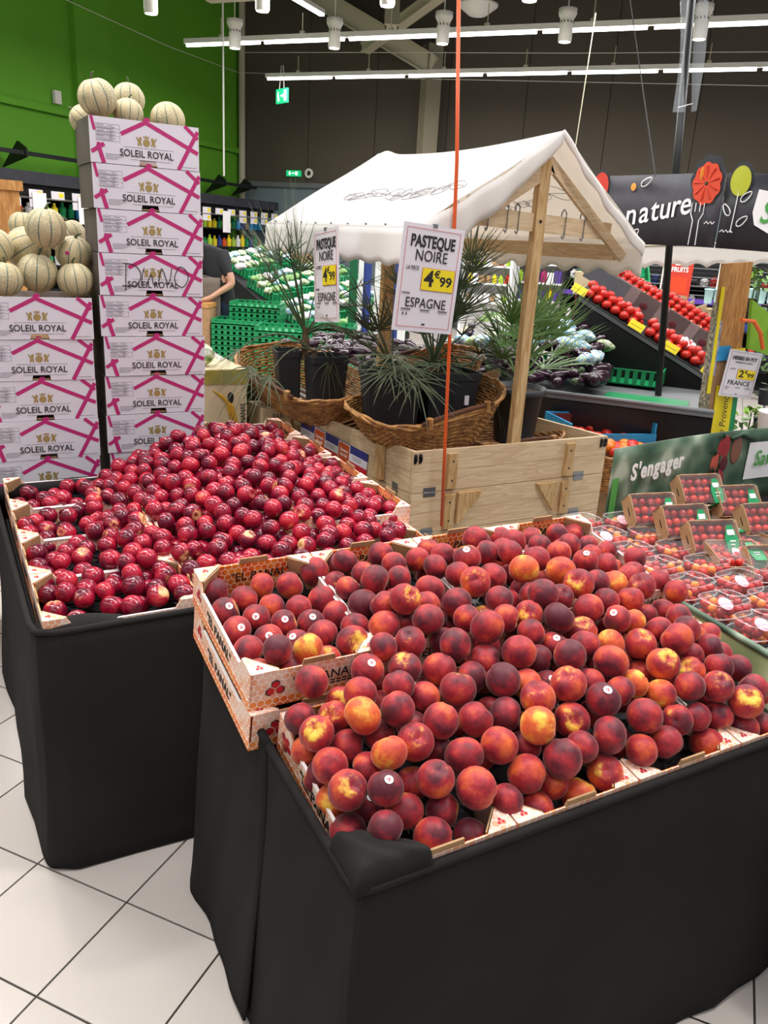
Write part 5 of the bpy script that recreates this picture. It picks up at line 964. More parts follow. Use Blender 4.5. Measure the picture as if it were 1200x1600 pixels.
put_text('Le', .04, 'white_gloss', bt, T(tb(.75, .055, .008))@UPR, .8, .0005)
# ================================================================ BLACK POLE AND HEADER BOARD
q0, q1, q2 = pb(1022, 700, 2.75), pb(1050, 330, 2.72), pb(1083, -20, 2.68)
bp_ = thing('black_pole', 'tall black metal pole with a plastic wrapped upper part', 'pole', (0, 0, 0))
d_ = (q0-q1).normalized(); foot = q0+d_*(q0.z/abs(d_.z)-.01)
part('tube', MB().tube([foot, q0, q1, q2], .021, 14), 'black_metal', bp_, None, True); part('foot_plate', MB().b2((foot.x-.12, foot.y-.12, 0), (foot.x+.12, foot.y+.12, .012)), 'black_metal', bp_)
for s, x0, x1, x2 in ((-1, 1069, 1066, 1060), (1, 1100, 1092, 1084)):
    a_, b_, c_ = pb(x0, -20, 2.64), pb(x1, 90, 2.66), pb(x2, 175, 2.67)
    part('plastic_sleeve', MB().grid(lambda u, v: (a_.lerp(b_, v*2) if v < .5 else b_.lerp(c_, v*2-1))+Vector((s*.016*math.sin(u*PI+v*4), -.03+.06*u, 0)), 6, 12), 'bag_film', bp_, None, True)
part('wire_tie', MB().tube([pb(1059, 168, 2.64), pb(1082, 162, 2.64)], .0015, 4), 'steel', bp_)
hb = thing('header_board', 'curved dark slate header board with white chalk lettering and printed tomatoes', 'sign', (0, 0, 0))
PL3 = [Vector((2.66, 3.12)), Vector((2.86, 2.80)), Vector((2.98, 2.50)), Vector((3.04, 2.22)), Vector((3.12, 1.96)), Vector((3.26, 1.66))]
def hbp(u, v):
    s = u*5; k = min(int(s), 4); t = s-k; a = PL3[max(k-1, 0)]; b = PL3[k]; c = PL3[k+1]; d = PL3[min(k+2, 5)]
    q = .5*((2*b)+(c-a)*t+(2*a-5*b+4*c-d)*t*t+(-a+3*b-3*c+d)*t**3); return Vector((q.x, q.y, 1.69+.355*v+.02*math.sin(u*3)))
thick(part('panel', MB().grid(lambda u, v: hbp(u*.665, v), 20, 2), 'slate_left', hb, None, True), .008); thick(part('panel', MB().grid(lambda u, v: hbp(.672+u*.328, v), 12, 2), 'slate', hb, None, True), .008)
def onhb(u, v, o=.007):
    p = hbp(u, v); t = (hbp(u+.01, v)-hbp(u-.01, v)).normalized(); n = t.cross(Vector((0, 0, 1))).normalized(); return p+n*o, t, n
def hbM(u, v, rot=0): p, t, n = onhb(u, v, .012); return basis(p, t, (0, 0, 1))@RZ(rot)
put_text('à', .10, 'white_gloss', hb, hbM(.14, .38, .2), 1, .001, .1); put_text('la', .11, 'white_gloss', hb, hbM(.25, .37, .2), .9, .001, .2)
uu = .292
for ch, w__ in zip('nature', (.090, .086, .060, .090, .066, .084)):
    uu += w__/2/1.86; put_text(ch, .162, 'white_gloss', hb, hbM(uu, .40+(uu-.29)*.75, .17), .85, .0016, .22); uu += w__/2/1.86
def chalk(pts, r=.003):
    P = [onhb(u, v, .011)[0] for u, v in pts]; return MB().tube(P, r, 4)
def leaf(u, v, s, a):
    pts = []
    for i in range(13): t = i/12*2*PI; x = s*math.cos(t); y = s*.45*math.sin(t)*(1-.3*math.cos(t)); pts.append((u+(x*math.cos(a)-y*math.sin(a))*.9, v+(x*math.sin(a)+y*math.cos(a))*4))
    return chalk(pts)
for u, v, s, a in ((.36, .90, .024, .6), (.335, .12, .034, .8), (.693, .52, .024, 2.3), (.757, .70, .024, .7), (.757, .38, .024, .7)): part('chalk_leaf', leaf(u, v, s, a), 'white_gloss', hb)
part('chalk_stem', chalk([(.727, .80), (.725, .5), (.722, .22)]), 'white_gloss', hb); part('chalk_wave', chalk([(.682+i*.008, .22+.03*(i % 2)) for i in range(7)]), 'white_gloss', hb); part('chalk_wave', chalk([(.615+i*.008, .32+.03*(i % 2)) for i in range(6)]), 'white_gloss', hb)
fk = MB()
for s in (-1, 1): fk.tube([onhb(.58+s*.024, .60, .011)[0], onhb(.58+s*.024, .45, .011)[0], onhb(.58+s*.012, .36, .011)[0], onhb(.58+s*.014, .02, .011)[0]], .003, 4)
for s in (-.009, .009): fk.tube([onhb(.58+s, .60, .011)[0], onhb(.58+s, .48, .011)[0]], .003, 4)
part('chalk_fork', fk, 'white_gloss', hb)
def disc3(u, v, w_, h_, m, nm, ribs=0, z=.012):
    p, t, n = onhb(u, v, z); mb = MB(); N_ = 40; vs = [p+n*.004]
    for k in range(N_): a = 2*PI*k/N_; e = 1+(.13*abs(math.sin(a*ribs/2)) if ribs else 0); vs.append(p+t*(w_*math.cos(a)*e)+Vector((0, 0, h_*math.sin(a)*e)))
    mb.add(vs, [(0, 1+k, 1+(k+1) % N_) for k in range(N_)]); return part(nm, mb, m, hb)
disc3(.20, .86, .05, .085, 'slate', 'cutout_edge', z=.004); disc3(.20, .84, .044, .075, 'poster_red', 'printed_tomato'); disc3(.13, .80, .045, .07, 'slate', 'cutout_edge', z=.004)
mat('photo_orange', '#d8431f', .4); mat('photo_stripe', '#e89a3a', .4); mat('photo_lime', '#b4b82a', .4)
disc3(.60, .90, .084, .114, 'slate', 'cutout_edge', 9, z=.004); q = disc3(.60, .86, .070, .092, 'photo_orange', 'printed_tomato', 9); sp = MB(); p, t, n = onhb(.60, .86, .018)
for k in range(9):
    a = .3+k*.7; sp.tube([p+t*.016*math.cos(a)+Vector((0, 0, .02*math.sin(a))), p+t*.066*math.cos(a)+Vector((0, 0, .084*math.sin(a)))], [.001, .005], 4)
part('stripe', sp, 'poster_red', q); part('blush', MB().ball(p-n*.006+t*-.03+Vector((0, 0, .045)), (.020, .006, .034), 12, 6), 'photo_stripe', q); part('calyx', MB().ball(p, .009, 8, 6), 'stem_green', q)
disc3(.728, .92, .06, .085, 'slate', 'cutout_edge', z=.004); disc3(.728, .90, .05, .07, 'photo_lime', 'printed_tomato'); disc3(.315, .83, .015, .02, 'photo_stripe', 'printed_tomato')
lp = MB(); lv = [onhb(u, v, .011)[0] for u, v in ((.795, .80), (.85, .76), (1.0, .76), (1.0, .24), (.85, .22), (.80, .34), (.788, .5))]; lp.add(lv, [tuple(range(7))]); part('logo_field', lp, 'white_gloss', hb)
put_text('Savéol', .15, 'print_green', hb, hbM(.895, .5, .0), .8, .002, .2)
t = thing('cloth_valance', 'pale scalloped cloth valance hanging under the slate header board', 'canopy', (0, 0, 0))
v0, v1 = pb(950, 398, 3.7), pb(1215, 392, 2.7)
thick(part('cloth', MB().grid(lambda u, v: v0.lerp(v1, u)+Vector((0, 0, .05-(.15-.03*abs(math.sin(u*PI*8)))*v)), 96, 4), 'canopy_cloth', t, None, True))
part('rail', MB().tube([v0+Vector((0, 0, .055)), v1+Vector((0, 0, .055))], .01, 6), 'cream_paint', t)
# ================================================================ BACKGROUND
def bx(mb, P, d, rz=0): return mb.box(P, d, RZ(rz).to_3x3())
# banana boxes
t = thing('banana_box', 'cream banana carton with two dark hand holes standing between the melon tower and the nectarines', 'box', (.70, 2.98, .0), 0)
part('carton', MB().b2((-.13, 0, .45), (.155, .50, .985)), 'card_cream', t) if 'card_cream' in MATS else (mat('card_cream', '#cdb994', .7, var=.06, scale=8), part('carton', MB().b2((-.13, 0, .45), (.155, .50, .985)), 'card_cream', t))
part('lid', MB().b2((-.135, -.005, .93), (.16, .505, 1.0)), 'banana_print', t); part('lid_top', MB().b2((-.13, 0, 1.0), (.155, .5, 1.003)), 'card_cream', t)
part('base_carton', MB().b2((-.13, 0, 0), (.155, .5, .448)), 'card_cream', t)
for z in (.86, .70): part('hand_hole', MB().ball((.07, -.001, z), (.017, .003, .03), 12, 6), 'print_black', t)
mat('banana_yellow', '#c99a2a', .6)
bn = MB()
for k in range(6): bn.tube([(-.02, -.002, .90), (.02+k*.012, -.003, .875-k*.012), (.05+k*.010, -.003, .84-k*.022), (.055+k*.004, -.003, .80-k*.026)], [.002, .008, .008, .003], 5)
part('printed_bananas', bn, 'banana_yellow', t)
put_text("BABY BANANAS", .038, 'print_black', t, T(.135, -.002, .72)@UPR@RZ(PI/2), .8, .0005)
t = thing('banana_box', 'olive green fruit carton with white lettering beside the wooden box corner', 'box', (.98, 3.25, 0), .0)
mat('olive_card', '#2c2e1c', .6); part('carton', MB().b2((-.17, 0, .45), (.10, .4, .875)), 'banana_print', t); part('dark_field', MB().b2((-.14, -.003, .62), (.10, 0, .86)), 'olive_card', t); part('base_carton', MB().b2((-.17, 0, 0), (.10, .4, .449)), 'card_cream', t)
put_text("fyffes", .055, 'white_gloss', t, T(-.02, -.0055, .74)@UPR, .9, .002); part('hand_hole', MB().ball((.07, -.004, .74), (.03, .003, .012), 12, 6), 'print_black', t)
t = thing('banana_box', 'tan fruit carton printed BABY half hidden by the back nectarine crate', 'box', (1.02, 2.95, 0)); part('carton', MB().b2((-.09, 0, .3), (.06, .22, .80)), 'card_cream', t); part('base_carton', MB().b2((-.09, 0, 0), (.06, .22, .299)), 'card_cream', t); put_text("BABY", .035, 'print_black', t, T(0, -.002, .76)@UPR, .9)
t = thing('cabbage', 'leafy cabbage wrapped in film on the cream banana carton', 'vegetable', (.66, 3.10, 1.06)); part('head', MB().ball((0, 0, 0), (.065, .06, .055), 14, 10), 'veg_mix', t, None, True); part('film', MB().grid(lambda u, v: (.02+.09*u, -.03+.05*v, .03-.06*u+.015*math.sin(v*9+u*7)), 8, 6), 'bag_film', t, None, True)
# green folding crates
def green_tray(cw, cd, ch):
    mb = MB(); th = .012
    mb.b2((0, 0, 0), (cw, cd, .008))
    for z0, z1 in ((.0, .010), (ch-.012, ch)):
        mb.b2((0, 0, z0), (cw, th, z1)); mb.b2((0, cd-th, z0), (cw, cd, z1)); mb.b2((0, th, z0), (th, cd-th, z1)); mb.b2((cw-th, th, z0), (cw, cd-th, z1))
    for i in range(9): x = i*(cw-.036)/8; mb.b2((x, .002, .01), (x+.036, th-.002, ch-.012)); mb.b2((x, cd-th+.002, .01), (x+.036, cd-.002, ch-.012))
    for i in range(7): y = th+i*(cd-.016-2*th)/6; mb.b2((.002, y-.006, .01), (th-.002, y+.022, ch-.012)); mb.b2((cw-th+.002, y-.006, .01), (cw-.002, y+.022, ch-.012))
    return mk('green_crate', mb, 'green_plastic')
GT = green_tray(.56, .38, .052); GB = green_tray(.56, .38, .13)
def gstack(x, y, n, rz, lab, z0=0, me=None, h=.056, w_='green folded crate'):
    for k in range(n):
        o = ob('green_crate', me or GT, None, T(x, y, z0+k*h)@RZ(rz+rnd.uniform(-.02, .02)))
        tag(o, '%s in the %s, %s' % (w_, lab, 'topmost' if k == n-1 else ('%s from the top' % ORD[n-1-k] if n-1-k < 14 else 'near the floor')), 'crate', 'green crates '+lab)
def gs(px_, py, V, n, lab):
    p = pv(px_, py, V); zt = p.z; h = .056; gstack(p.x, p.y, n, BA+.35, lab, zt-n*h, None, h)
gs(330, 497, 6.4, 12, 'tall stack next to the melon tower'); gs(358, 470, 6.7, 7, 'raised stack behind the others'); gs(398, 508, 6.0, 10, 'stack left of the palm trunk'); gs(466, 505, 6.3, 10, 'stack right of the palm trunk')
bs_ = MB(); p = pv(352, 500, 6.7); bs_.b2((0, .02, 0), (.56, .36, .0)) 
# left sloping vegetable stand with green crates and bags
st = thing('vegetable_stand', 'black sloping vegetable stand behind the person', 'stand', (0, 0, 0))
def sq(pts, d, m, nm, par): return part(nm, MB().prism(pts, d), m, par)
S0, S1, S2, S3 = pv(372, 388, 8.9), pv(575, 560, 7.2), pv(640, 520, 8.6), pv(470, 380, 10.2)
_sh = (S0-S3)*.36; _sh.z -= .10; S0 = S0+_sh; S1 = S1+_sh
sq([S0, S1, S2, S3], (0, 0, -.10), 'black_matte', 'deck', st)
sq([(S0.x, S0.y, 0), (S1.x, S1.y, 0), S1-Vector((0, 0, .1)), S0-Vector((0, 0, .1))], (.03, .03, 0), 'black_matte', 'side', st)
def onst(u, v, h=0): return S0.lerp(S1, u).lerp(S3.lerp(S2, u), v)+Vector((0, 0, h))
du = (S1-S0).normalized(); dv = (S3-S0).normalized(); dn = du.cross(dv).normalized(); dn = dn if dn.z > 0 else -dn
BAGM = []
for q in range(6):
    rr_ = random.Random(q); b_ = MB(); b_.grid(lambda u, v: (lambda r: (r*math.sin(v*PI)*math.cos(u*2*PI)*1.5, r*math.sin(v*PI)*math.sin(u*2*PI), r*math.cos(v*PI)*.75))(.055*(1+.18*math.sin(u*12.56+q)*math.sin(v*9+q)+.12*math.sin(u*25.1+v*7))), 16, 9)
    BAGM.append(b_)
bagme = {m: [mk('vegetable_bag', b_, m, True) for b_ in BAGM] for m in ('veg_mix', 'bag_print', 'white_paper', 'leaf_bright', 'eggplant_skin')}
names = {'veg_mix': 'leafy vegetable bag', 'bag_print': 'blue and white printed vegetable bag', 'white_paper': 'white vegetable bag', 'leaf_bright': 'bright green vegetable bunch', 'eggplant_skin': 'dark purple vegetable bag'}
def bag(p, m, where, s=1): o = ob('vegetable_bag', rnd.choice(bagme[m]), None, T(p)@RZ(rnd.uniform(0, 6))@RX(rnd.uniform(-.3, .3))@Matrix.Scale(s, 4)); tag(o, names[m]+' '+where, 'vegetables', names[m]+'s '+where)
for i in range(4):
    for j in range(4):
        o0 = onst(.06+i*.235, .02+j*.245, .01); M_ = Matrix((du*.52, dv*.50, dn)).transposed().to_4x4(); M_.translation = o0
        M_ = Matrix((du, dv, dn)).transposed().to_4x4(); M_.translation = o0
        o = ob('green_crate', GB, None, M_); tag(o, 'open green crate on the sloping stand behind the palms, %s row, %s from the left' % (('front', 'second', 'third', 'back')[j], ORD[i]), 'crate', 'open green crates on the sloping stand')
        for k in range(9): bag(M_@Vector((.09+(k % 3)*.19, .07+(k//3)*.12, .12)), rnd.choice(('veg_mix', 'veg_mix', 'bag_print', 'white_paper', 'leaf_bright')), 'in the crates of the sloping stand', .95)
p = onst(.30, .66, .22); t = thing('cardboard_box', 'tilted brown cardboard box with dark slots on the sloping vegetable stand', 'box', M=T(p)@RZ(BA)@RY(.55))
part('walls', MB().b2((-.32, -.02, -.1), (.32, 0, .14)).b2((-.32, .34, -.1), (.32, .36, .14)).b2((-.32, 0, -.1), (-.3, .34, .14)).b2((.3, 0, -.1), (.32, .34, .14)), 'card_brown', t)
for x in (-.1, .12): part('slot', MB().b2((x-.07, -.024, .02), (x+.06, -.0205, .05)), 'print_black', t)
for i in range(16): bag(pv(375+rnd.uniform(0, 110), 400+rnd.uniform(-22, 4), 10.4), rnd.choice(('leaf_bright', 'veg_mix', 'white_paper')), 'behind the tilted cardboard box', 1.1)
# picket posts in blue and white
t = thing('picket_screen', 'blue and white picket screen behind the palms', 'fence', (0, 0, 0))
for i, x in enumerate((552, 566, 574, 592, 606, 620, 632)):
    q = pv(x, 425, 7.6); q2 = pv(x, 560, 7.6); m_ = ('green_dark', 'white_paint', 'denim_blue', 'white_paint', 'white_paint', 'denim_blue', 'white_paint')[i]
    w_ = .045; part('picket', MB().prism([(-w_, 0, .25), (w_, 0, .25), (w_, 0, 1.42), (0, 0, 1.49), (-w_, 0, 1.42)], (0, .02, 0)), m_, t, T(q.x, q.y, 0)@RZ(BA))
for z in (.5, 1.1): a, b = pv(548, 500, 7.65), pv(638, 500, 7.65); part('rail', MB().b2((0, 0, z), ((Vector((b.x, b.y, 0))-Vector((a.x, a.y, 0))).length, .02, z+.06)), 'white_paint', t, T(a.x, a.y, 0)@RZ(BA))
# white rack with jars and boxes (between sign and canopy post)
def rack(label, xl, xr, V, ztop, levels, mats_, mframe='white_paint', depth=.4, grp='', prod='product', seed=1, pw=.08, ph=.14):
    a, b = pv(xl, 450, V), pv(xr, 450, V); L = (Vector((b.x, b.y))-Vector((a.x, a.y))).length; M_ = T(a.x, a.y, 0)@RZ(BA); r_ = random.Random(seed)
    t = thing('shelf_rack', label, 'shelf', M=M_)
    for x in (0, L): part('upright', MB().b2((x-.02, 0, 0), (x+.02, depth, ztop)), mframe, t)
    part('back_panel', MB().b2((0, depth, 0), (L, depth+.02, ztop)), mframe, t)
    for z in levels:
        part('shelf', MB().b2((.02, 0, z-.025), (L-.02, depth, z)), mframe, t)
        x = .05
        while x < L-pw and prod:
            m_ = r_.choice(mats_); s = pw*r_.uniform(.75, 1.0); h = ph*r_.uniform(.75, 1.05)
            mb = MB().b2((-s/2, 0, 0), (s/2, s*.8, h)) if r_.random() < .5 else MB().lathe([(s*.42, 0), (s*.45, h*.7), (s*.2, h*.85), (s*.2, h), (0, h)], 10, (0, s*.5, 0))
            o = part(prod, mb, m_, None, M_@T(x+s/2, .03, z+.001)); tag(o, '%s on the %s' % (PN.get(m_, 'coloured pack'), grp), 'product', '%ss on the %s' % (PN.get(m_, 'coloured pack'), grp)); x += pw
    return t, M_, L
PN = {'tomato_red': 'red pack', 'yellow_label': 'yellow pack', 'lime': 'lime green pack', 'purple_print': 'purple pack', 'white_gloss': 'white pack', 'card_brown': 'brown pack', 'orange_cord': 'orange pack', 'denim_blue': 'blue pack', 'cyan_cup': 'pale blue tub', 'black_plastic': 'black pack', 'green_plastic': 'green pack', 'print_pink': 'pink pack', 'poster_red': 'dark red pack', 'sky_blue': 'light blue pack'}
rack('white shelf rack with small jars seen between the watermelon sign and the canopy post', 722, 796, 10.5, 1.66, (.9, 1.16, 1.40, ), ('tomato_red', 'card_brown', 'yellow_label', 'white_gloss', 'lime'), grp='white jar rack', seed=3, pw=.09, ph=.12)
rack('pale shelf rack with yellow and purple packs right of the canopy post', 800, 880, 11.0, 1.70, (.95, 1.2, 1.46), ('yellow_label', 'purple_print', 'lime', 'white_gloss', 'purple_print', 'print_pink'), grp='rack right of the canopy post', seed=4, pw=.11, ph=.17)
# tilted wooden tray with greens and aubergines behind the palms
t = thing('produce_bin', 'tilted wooden tray of cucumbers behind the palm leaves', 'stand', (0, 0, 0)); a, b, c_, d_ = pv(742, 540, 5.6), pv(800, 500, 6.6), pv(770, 488, 7.2), pv(720, 515, 6.4)
part('tray', MB().prism([a, b, c_, d_], (0, 0, -.05)), 'wood_x', t)
for k in range(12): q = a.lerp(b, .1+.07*k).lerp(d_.lerp(c_, .1+.07*k), .4+.3*math.sin(k*3)); o = part('cucumber', MB().ball((0, 0, 0), (.10, .022, .022), 10, 6), 'leaf_bright', None, T(q+Vector((0, 0, .02)))@RZ(BA+.5+rnd.uniform(-.2, .2)), True); tag(o, 'green cucumber on the tilted wooden tray behind the palms', 'vegetable', 'green cucumbers on the tilted wooden tray')
# eggplant counter
ec = thing('produce_counter', 'long black counter with a grey lip, aubergines and a green tray', 'counter', RB@Vector((0, 0, 0)), BA)
EL = pv(690, 588, 4.0).dot(BU); ER = .39; EZ = .83
part('deck', MB().b2((EL-.6, 4.0, EZ-.04), (ER, 5.3, EZ-.02)), 'grey_metal', ec); part('lip', MB().b2((EL-.6, 3.98, EZ-.035), (ER, 4.02, EZ)).tube([(EL-.6, 3.98, EZ), (ER, 3.98, EZ)], .012, 8), 'grey_metal', ec)
part('front_panel', MB().b2((EL-.6, 4.0, .50), (ER, 4.03, EZ-.045)), 'black_metal', ec); part('end_panel', MB().b2((ER-.02, 4.03, .5), (ER, 5.3, EZ-.045)), 'black_metal', ec)
part('base', MB().b2((EL-.6, 4.25, 0), (ER-.1, 5.2, .5)), 'card_brown', ec)
part('green_tray', MB().b2((-.25, 4.06, EZ-.018), (.24, 4.30, EZ-.006)), 'green_plastic', ec)
EGG = mk('eggplant', MB().lathe([(0, -.09), (.022, -.084), (.036, -.05), (.034, 0), (.024, .05), (.014, .08), (0, .085)], 14), 'eggplant_skin', True)
EGGC = mk('calyx', MB().lathe([(.0, .07), (.022, .062), (.02, .08), (.006, .088), (.005, .105), (0, .105)], 8), 'leaf_green')
en = 0
def egg(p, where):
    global en
    o = ob('eggplant', EGG, None, T(p)@RZ(rnd.uniform(0, 6))@RX(1.57+rnd.uniform(-.3, .3))); ob('calyx', EGGC, o); tag(o, 'dark purple aubergine '+where, 'aubergine', 'aubergines '+where); en += 1
def scatter(n, fn, rad, tries=4000):
    out = []
    for _ in range(tries):
        if len(out) >= n: break
        p = fn()
        if all((p-q).length > rad for q in out): out.append(p)
    return out
for p in scatter(150, lambda: (lambda u, v: bw(u, v, EZ+.03+.10*(v-4.05)+rnd.uniform(0, .05)))(rnd.uniform(-2.5, -.30), rnd.uniform(4.06, 4.6)), .062): egg(p, 'loose on the black counter')
def heap_():
    u = rnd.uniform(-1.35, -.38); v = rnd.uniform(4.25, 5.0); return bw(u, v, EZ+.13+.24*max(0, 1-((u+.85)/.6)**2)*(.5+.5*(v-4.25)/.75)+rnd.uniform(-.02, .02))
for p in scatter(60, heap_, .085): bag(p, rnd.choice(('bag_print', 'bag_print', 'bag_print', 'veg_mix', 'eggplant_skin')), 'heaped on the aubergine counter', .9)
for p in scatter(46, lambda: pv(rnd.uniform(738, 800), rnd.uniform(505, 592), rnd.uniform(4.6, 5.3)), .10): bag(p, rnd.choice(('white_paper', 'eggplant_skin', 'eggplant_skin')), 'left of the canopy post', .8)
tag(part('price_card', MB().b2((-.16, 0, -.11), (.16, .004, .11)), 'white_paper', None, T(pv(775, 530, 4.4))@RZ(BA)@RX(-.3)), 'plain pale card standing among the aubergines left of the canopy post', 'card')
for k, (x, y) in enumerate(((985, 590), (848, 562))):
    p = pv(x-60, y, 4.62); o = ob('green_crate', GB, None, T(p.x, p.y, EZ+.0)@RZ(BA)@Matrix.Scale(.8, 4)); tag(o, 'green crate among the aubergines, '+('right end', 'middle')[k]+' of the counter', 'crate', 'green crates on the counter')
# tomato slope
ts_ = thing('tomato_slope', 'black sloping stand of red tomatoes behind the black pole', 'stand', (0, 0, 0))
V1, V2 = 4.9, 6.6
L0, R0 = pv(905, 462, V1), pv(1110, 592, V1)
def sl(u, v, h=0): return L0.lerp(R0, u)+BV*(v*(V2-V1))+Vector((0, 0, h+v*.20))
part('deck', MB().prism([sl(-.02, 0), sl(1, 0), sl(1, 1), sl(-.02, 1)], (0, 0, -.04)), 'black_matte', ts_)
part('side_panel', MB().prism([sl(-.02, 0, -.03), sl(1, 0, -.03), Vector((R0.x, R0.y, .3)), Vector((sl(-.02, 0).x, sl(-.02, 0).y, .3))], BV*.03), 'black_matte', ts_)
part('price_strip', MB().prism([sl(0, -.003, -.005), sl(1, -.003, -.005), sl(1, -.003, -.03), sl(0, -.003, -.03)], BV*-.01), 'steel', ts_)
TOMM = [mk('tomato', MB().ball((0, 0, 0), (.037, .037, .030), 12, 8), 'tomato_red', True), mk('tomato', MB().ball((0, 0, 0), (.030, .030, .027), 12, 8), 'tomato_red', True)]
CALY = mk('calyx', MB().prism([(.016*math.cos(a*PI/5)*(1 if a % 2 else .35), .016*math.sin(a*PI/5)*(1 if a % 2 else .35), .0275) for a in range(10)], (0, 0, .003)), 'stem_green')
tn = 0
def tomato(p, where, k=0):
    global tn
    o = ob('tomato', TOMM[k], None, T(p)@RX(rnd.uniform(-.6, .3))@RY(rnd.uniform(-.5, .5))); ob('calyx', CALY, o); tag(o, 'red tomato '+where, 'tomato', 'red tomatoes '+where); tn += 1
SLN = (R0-L0).length
for L in range(2):
    for i in range(int(.92*SLN/.07)):
        for j in range(3-L):
            u = .06+(i+.5*((j+L) % 2))*.071/SLN
            if u < .97 and not .44 < u < .50: tomato(sl(u, .04+(j+.5*L)*.042, .035+.045*L), 'in the lowest row of the slope')
for L in range(3):
    for i in range(int(.95*SLN/.058)):
        for j in range(4-L):
            u = .04+(i+.5*((j+L) % 2))*.059/SLN
            if u < .97 and (L < 2 or u > .5): tomato(sl(u, .64+(j+.5*L)*.036, .04+.04*L), 'in the upper row of the slope', 1)
for k in range(4):
    a = sl(.08+k*.235, .28); t = thing('tomato_tray', 'long printed cardboard tray in the middle row of the slope, %s from the left' % ORD[k], 'box', M=Matrix(((R0-L0).normalized(), BV, (R0-L0).normalized().cross(BV).normalized())).transposed().to_4x4()); t.matrix_world = T(a)@t.matrix_basis.to_3x3().to_4x4() if False else T(a)@Matrix(((R0-L0).normalized(), BV, (R0-L0).normalized().cross(BV).normalized())).transposed().to_4x4()
    mat('tray_print', '#8f7a78', .6, var=.1, scale=12); part('front_wall', MB().b2((0, 0, .0), (.42, .01, .15)), 'tray_print', t); part('back_wall', MB().b2((0, .3, 0), (.42, .31, .13)), 'tray_print', t); part('side_wall', MB().b2((0, .01, 0), (.01, .3, .14)), 'card_brown', t); part('side_wall', MB().b2((.41, .01, 0), (.42, .3, .14)), 'card_brown', t); part('base', MB().b2((.01, .01, 0), (.41, .3, .01)), 'card_dark', t)
    part('printed_tomato', MB().ball((.32, -.001, .07), (.03, .002, .025), 12, 6), 'photo_maroon', t)
for k, u in enumerate((.0, .44, .70, .985)):
    p = sl(u, -.01, .04); tag(part('price_label', MB().b2((-.055, -.004, -.026), (.055, 0, .03)).b2((-.045, -.006, .0), (.04, -.0042, .006)), 'yellow_label', None, T(p)@RZ(BA)@RX(-.4)@RY(.45)), 'yellow price label on the tomato slope edge, %s from the left' % ORD[k], 'label', 'yellow price labels on the tomato slope')
tag(part('price_card', MB().b2((-.17, -.004, -.05), (.17, 0, .06)), 'slate', None, T(sl(.14, .16, .13))@RZ(BA)@RX(-.3)@RY(.45)), 'small black slate card at the left end of the tomato slope', 'card')
for i in range(8): tag(ob('garlic', mk('garlic', MB().lathe([(0, -.03), (.03, -.02), (.036, .0), (.02, .03), (.006, .05), (0, .055)], 10), 'white_gloss', True), None, T(sl(.76+i*.012, .09+.02*(i % 3), .06))), 'white garlic bulb among the slope tomatoes', 'garlic', 'white garlic bulbs among the slope tomatoes')
p = pv(905, 452, 6.2); o = ob('green_crate', GB, None, T(p)@RZ(BA+.3)@RX(.7)); tag(o, 'tilted green crate at the upper left end of the tomato slope', 'crate')
p = pv(915, 445, 6.0); tag(part('cardboard_box', MB().b2((-.09, 0, -.08), (.09, .2, .09)).b2((-.1, .0, .09), (.1, .21, .1)), 'card_cream', None, T(p)@RZ(BA+.2)), 'small cream cardboard box in front of the tilted green crate', 'box')
t = thing('cardboard_box', 'open pale cardboard box with torn flaps right of the black pole', 'box', M=T(pv(1085, 500, 7.5))@RZ(BA+.3)); part('walls', MB().b2((-.3, 0, -.12), (.25, .02, .1)).b2((-.3, .4, -.12), (.25, .42, .1)).b2((-.3, .02, -.12), (-.28, .4, .1)).b2((.23, .02, -.12), (.25, .4, .1)), 'card_cream', t)
for k in range(4): part('flap', MB().prism([(-.28+k*.12, 0, .1), (-.14+k*.12, 0, .1), (-.18+k*.12, -.10, .22-.03*k)], (0, .006, .004)), 'card_cream', t)
# fridge wall far right behind
fr, FM, FL = rack('dark chilled cabinet with rows of black shelves at the right behind the pole', 880, 1330, 10.5, 1.86, (.5, .8, 1.08, 1.32), ('black_plastic', 'poster_red', 'black_plastic', 'white_gloss', 'denim_blue'), 'black_matte', .6, 'dark chilled cabinet', 'product', 9, .12, .12)
for k in range(9):
    for j in range(2): part('shelf_rail', MB().b2((.1, -.02-.0*j, 1.20+k*.055), (FL, 0, 1.212+k*.055)), ('grey_metal', 'black_plastic')[k % 2], fr) if j == 0 else None
for x in range(12): part('upright_rod', MB().tube([(.25+x*.34, -.05, 1.12), (.25+x*.34, -.05, 1.72)], .012, 6), 'lamp_white', fr)
part('purple_light_strip', MB().b2((.0, -.06, 1.10), (FL, -.03, 1.16)), 'purple_print', fr)
for k in range(16):
    if k in (5, 6): continue
    p = pv(992+k*16.5, 462, 9.8); tag(part('tub', MB().lathe([(.045, -.09), (.055, .06), (.062, .065), (.062, .08), (.0, .085)], 12), 'cyan_cup', None, T(p), True), 'pale blue tub in the row on the cabinet edge at the right', 'tub', 'pale blue tubs on the cabinet edge')
t = thing('poster', 'red promotional poster with white capital letters right of the black pole', 'poster', M=basis(pv(1052, 398, 9.2), BU, (0, 0, 1))); part('sheet', MB().b2((0, -.62, -.01), (.24, .02, 0)), 'poster_red', t); part('photo', MB().b2((.02, -.42, 0), (.20, -.24, .002)), 'photo_orange', t); part('photo', MB().b2((.0, -.62, 0), (.23, -.44, .002)), 'card_brown', t)
for s_, y in (('CARTE', -.04), ('FRUITS', -.16), ('LEGUMES', -.10)): put_text(s_, .075 if y != -.10 else .035, 'white_gloss', t, T(.10, y, .003), .8, .002)
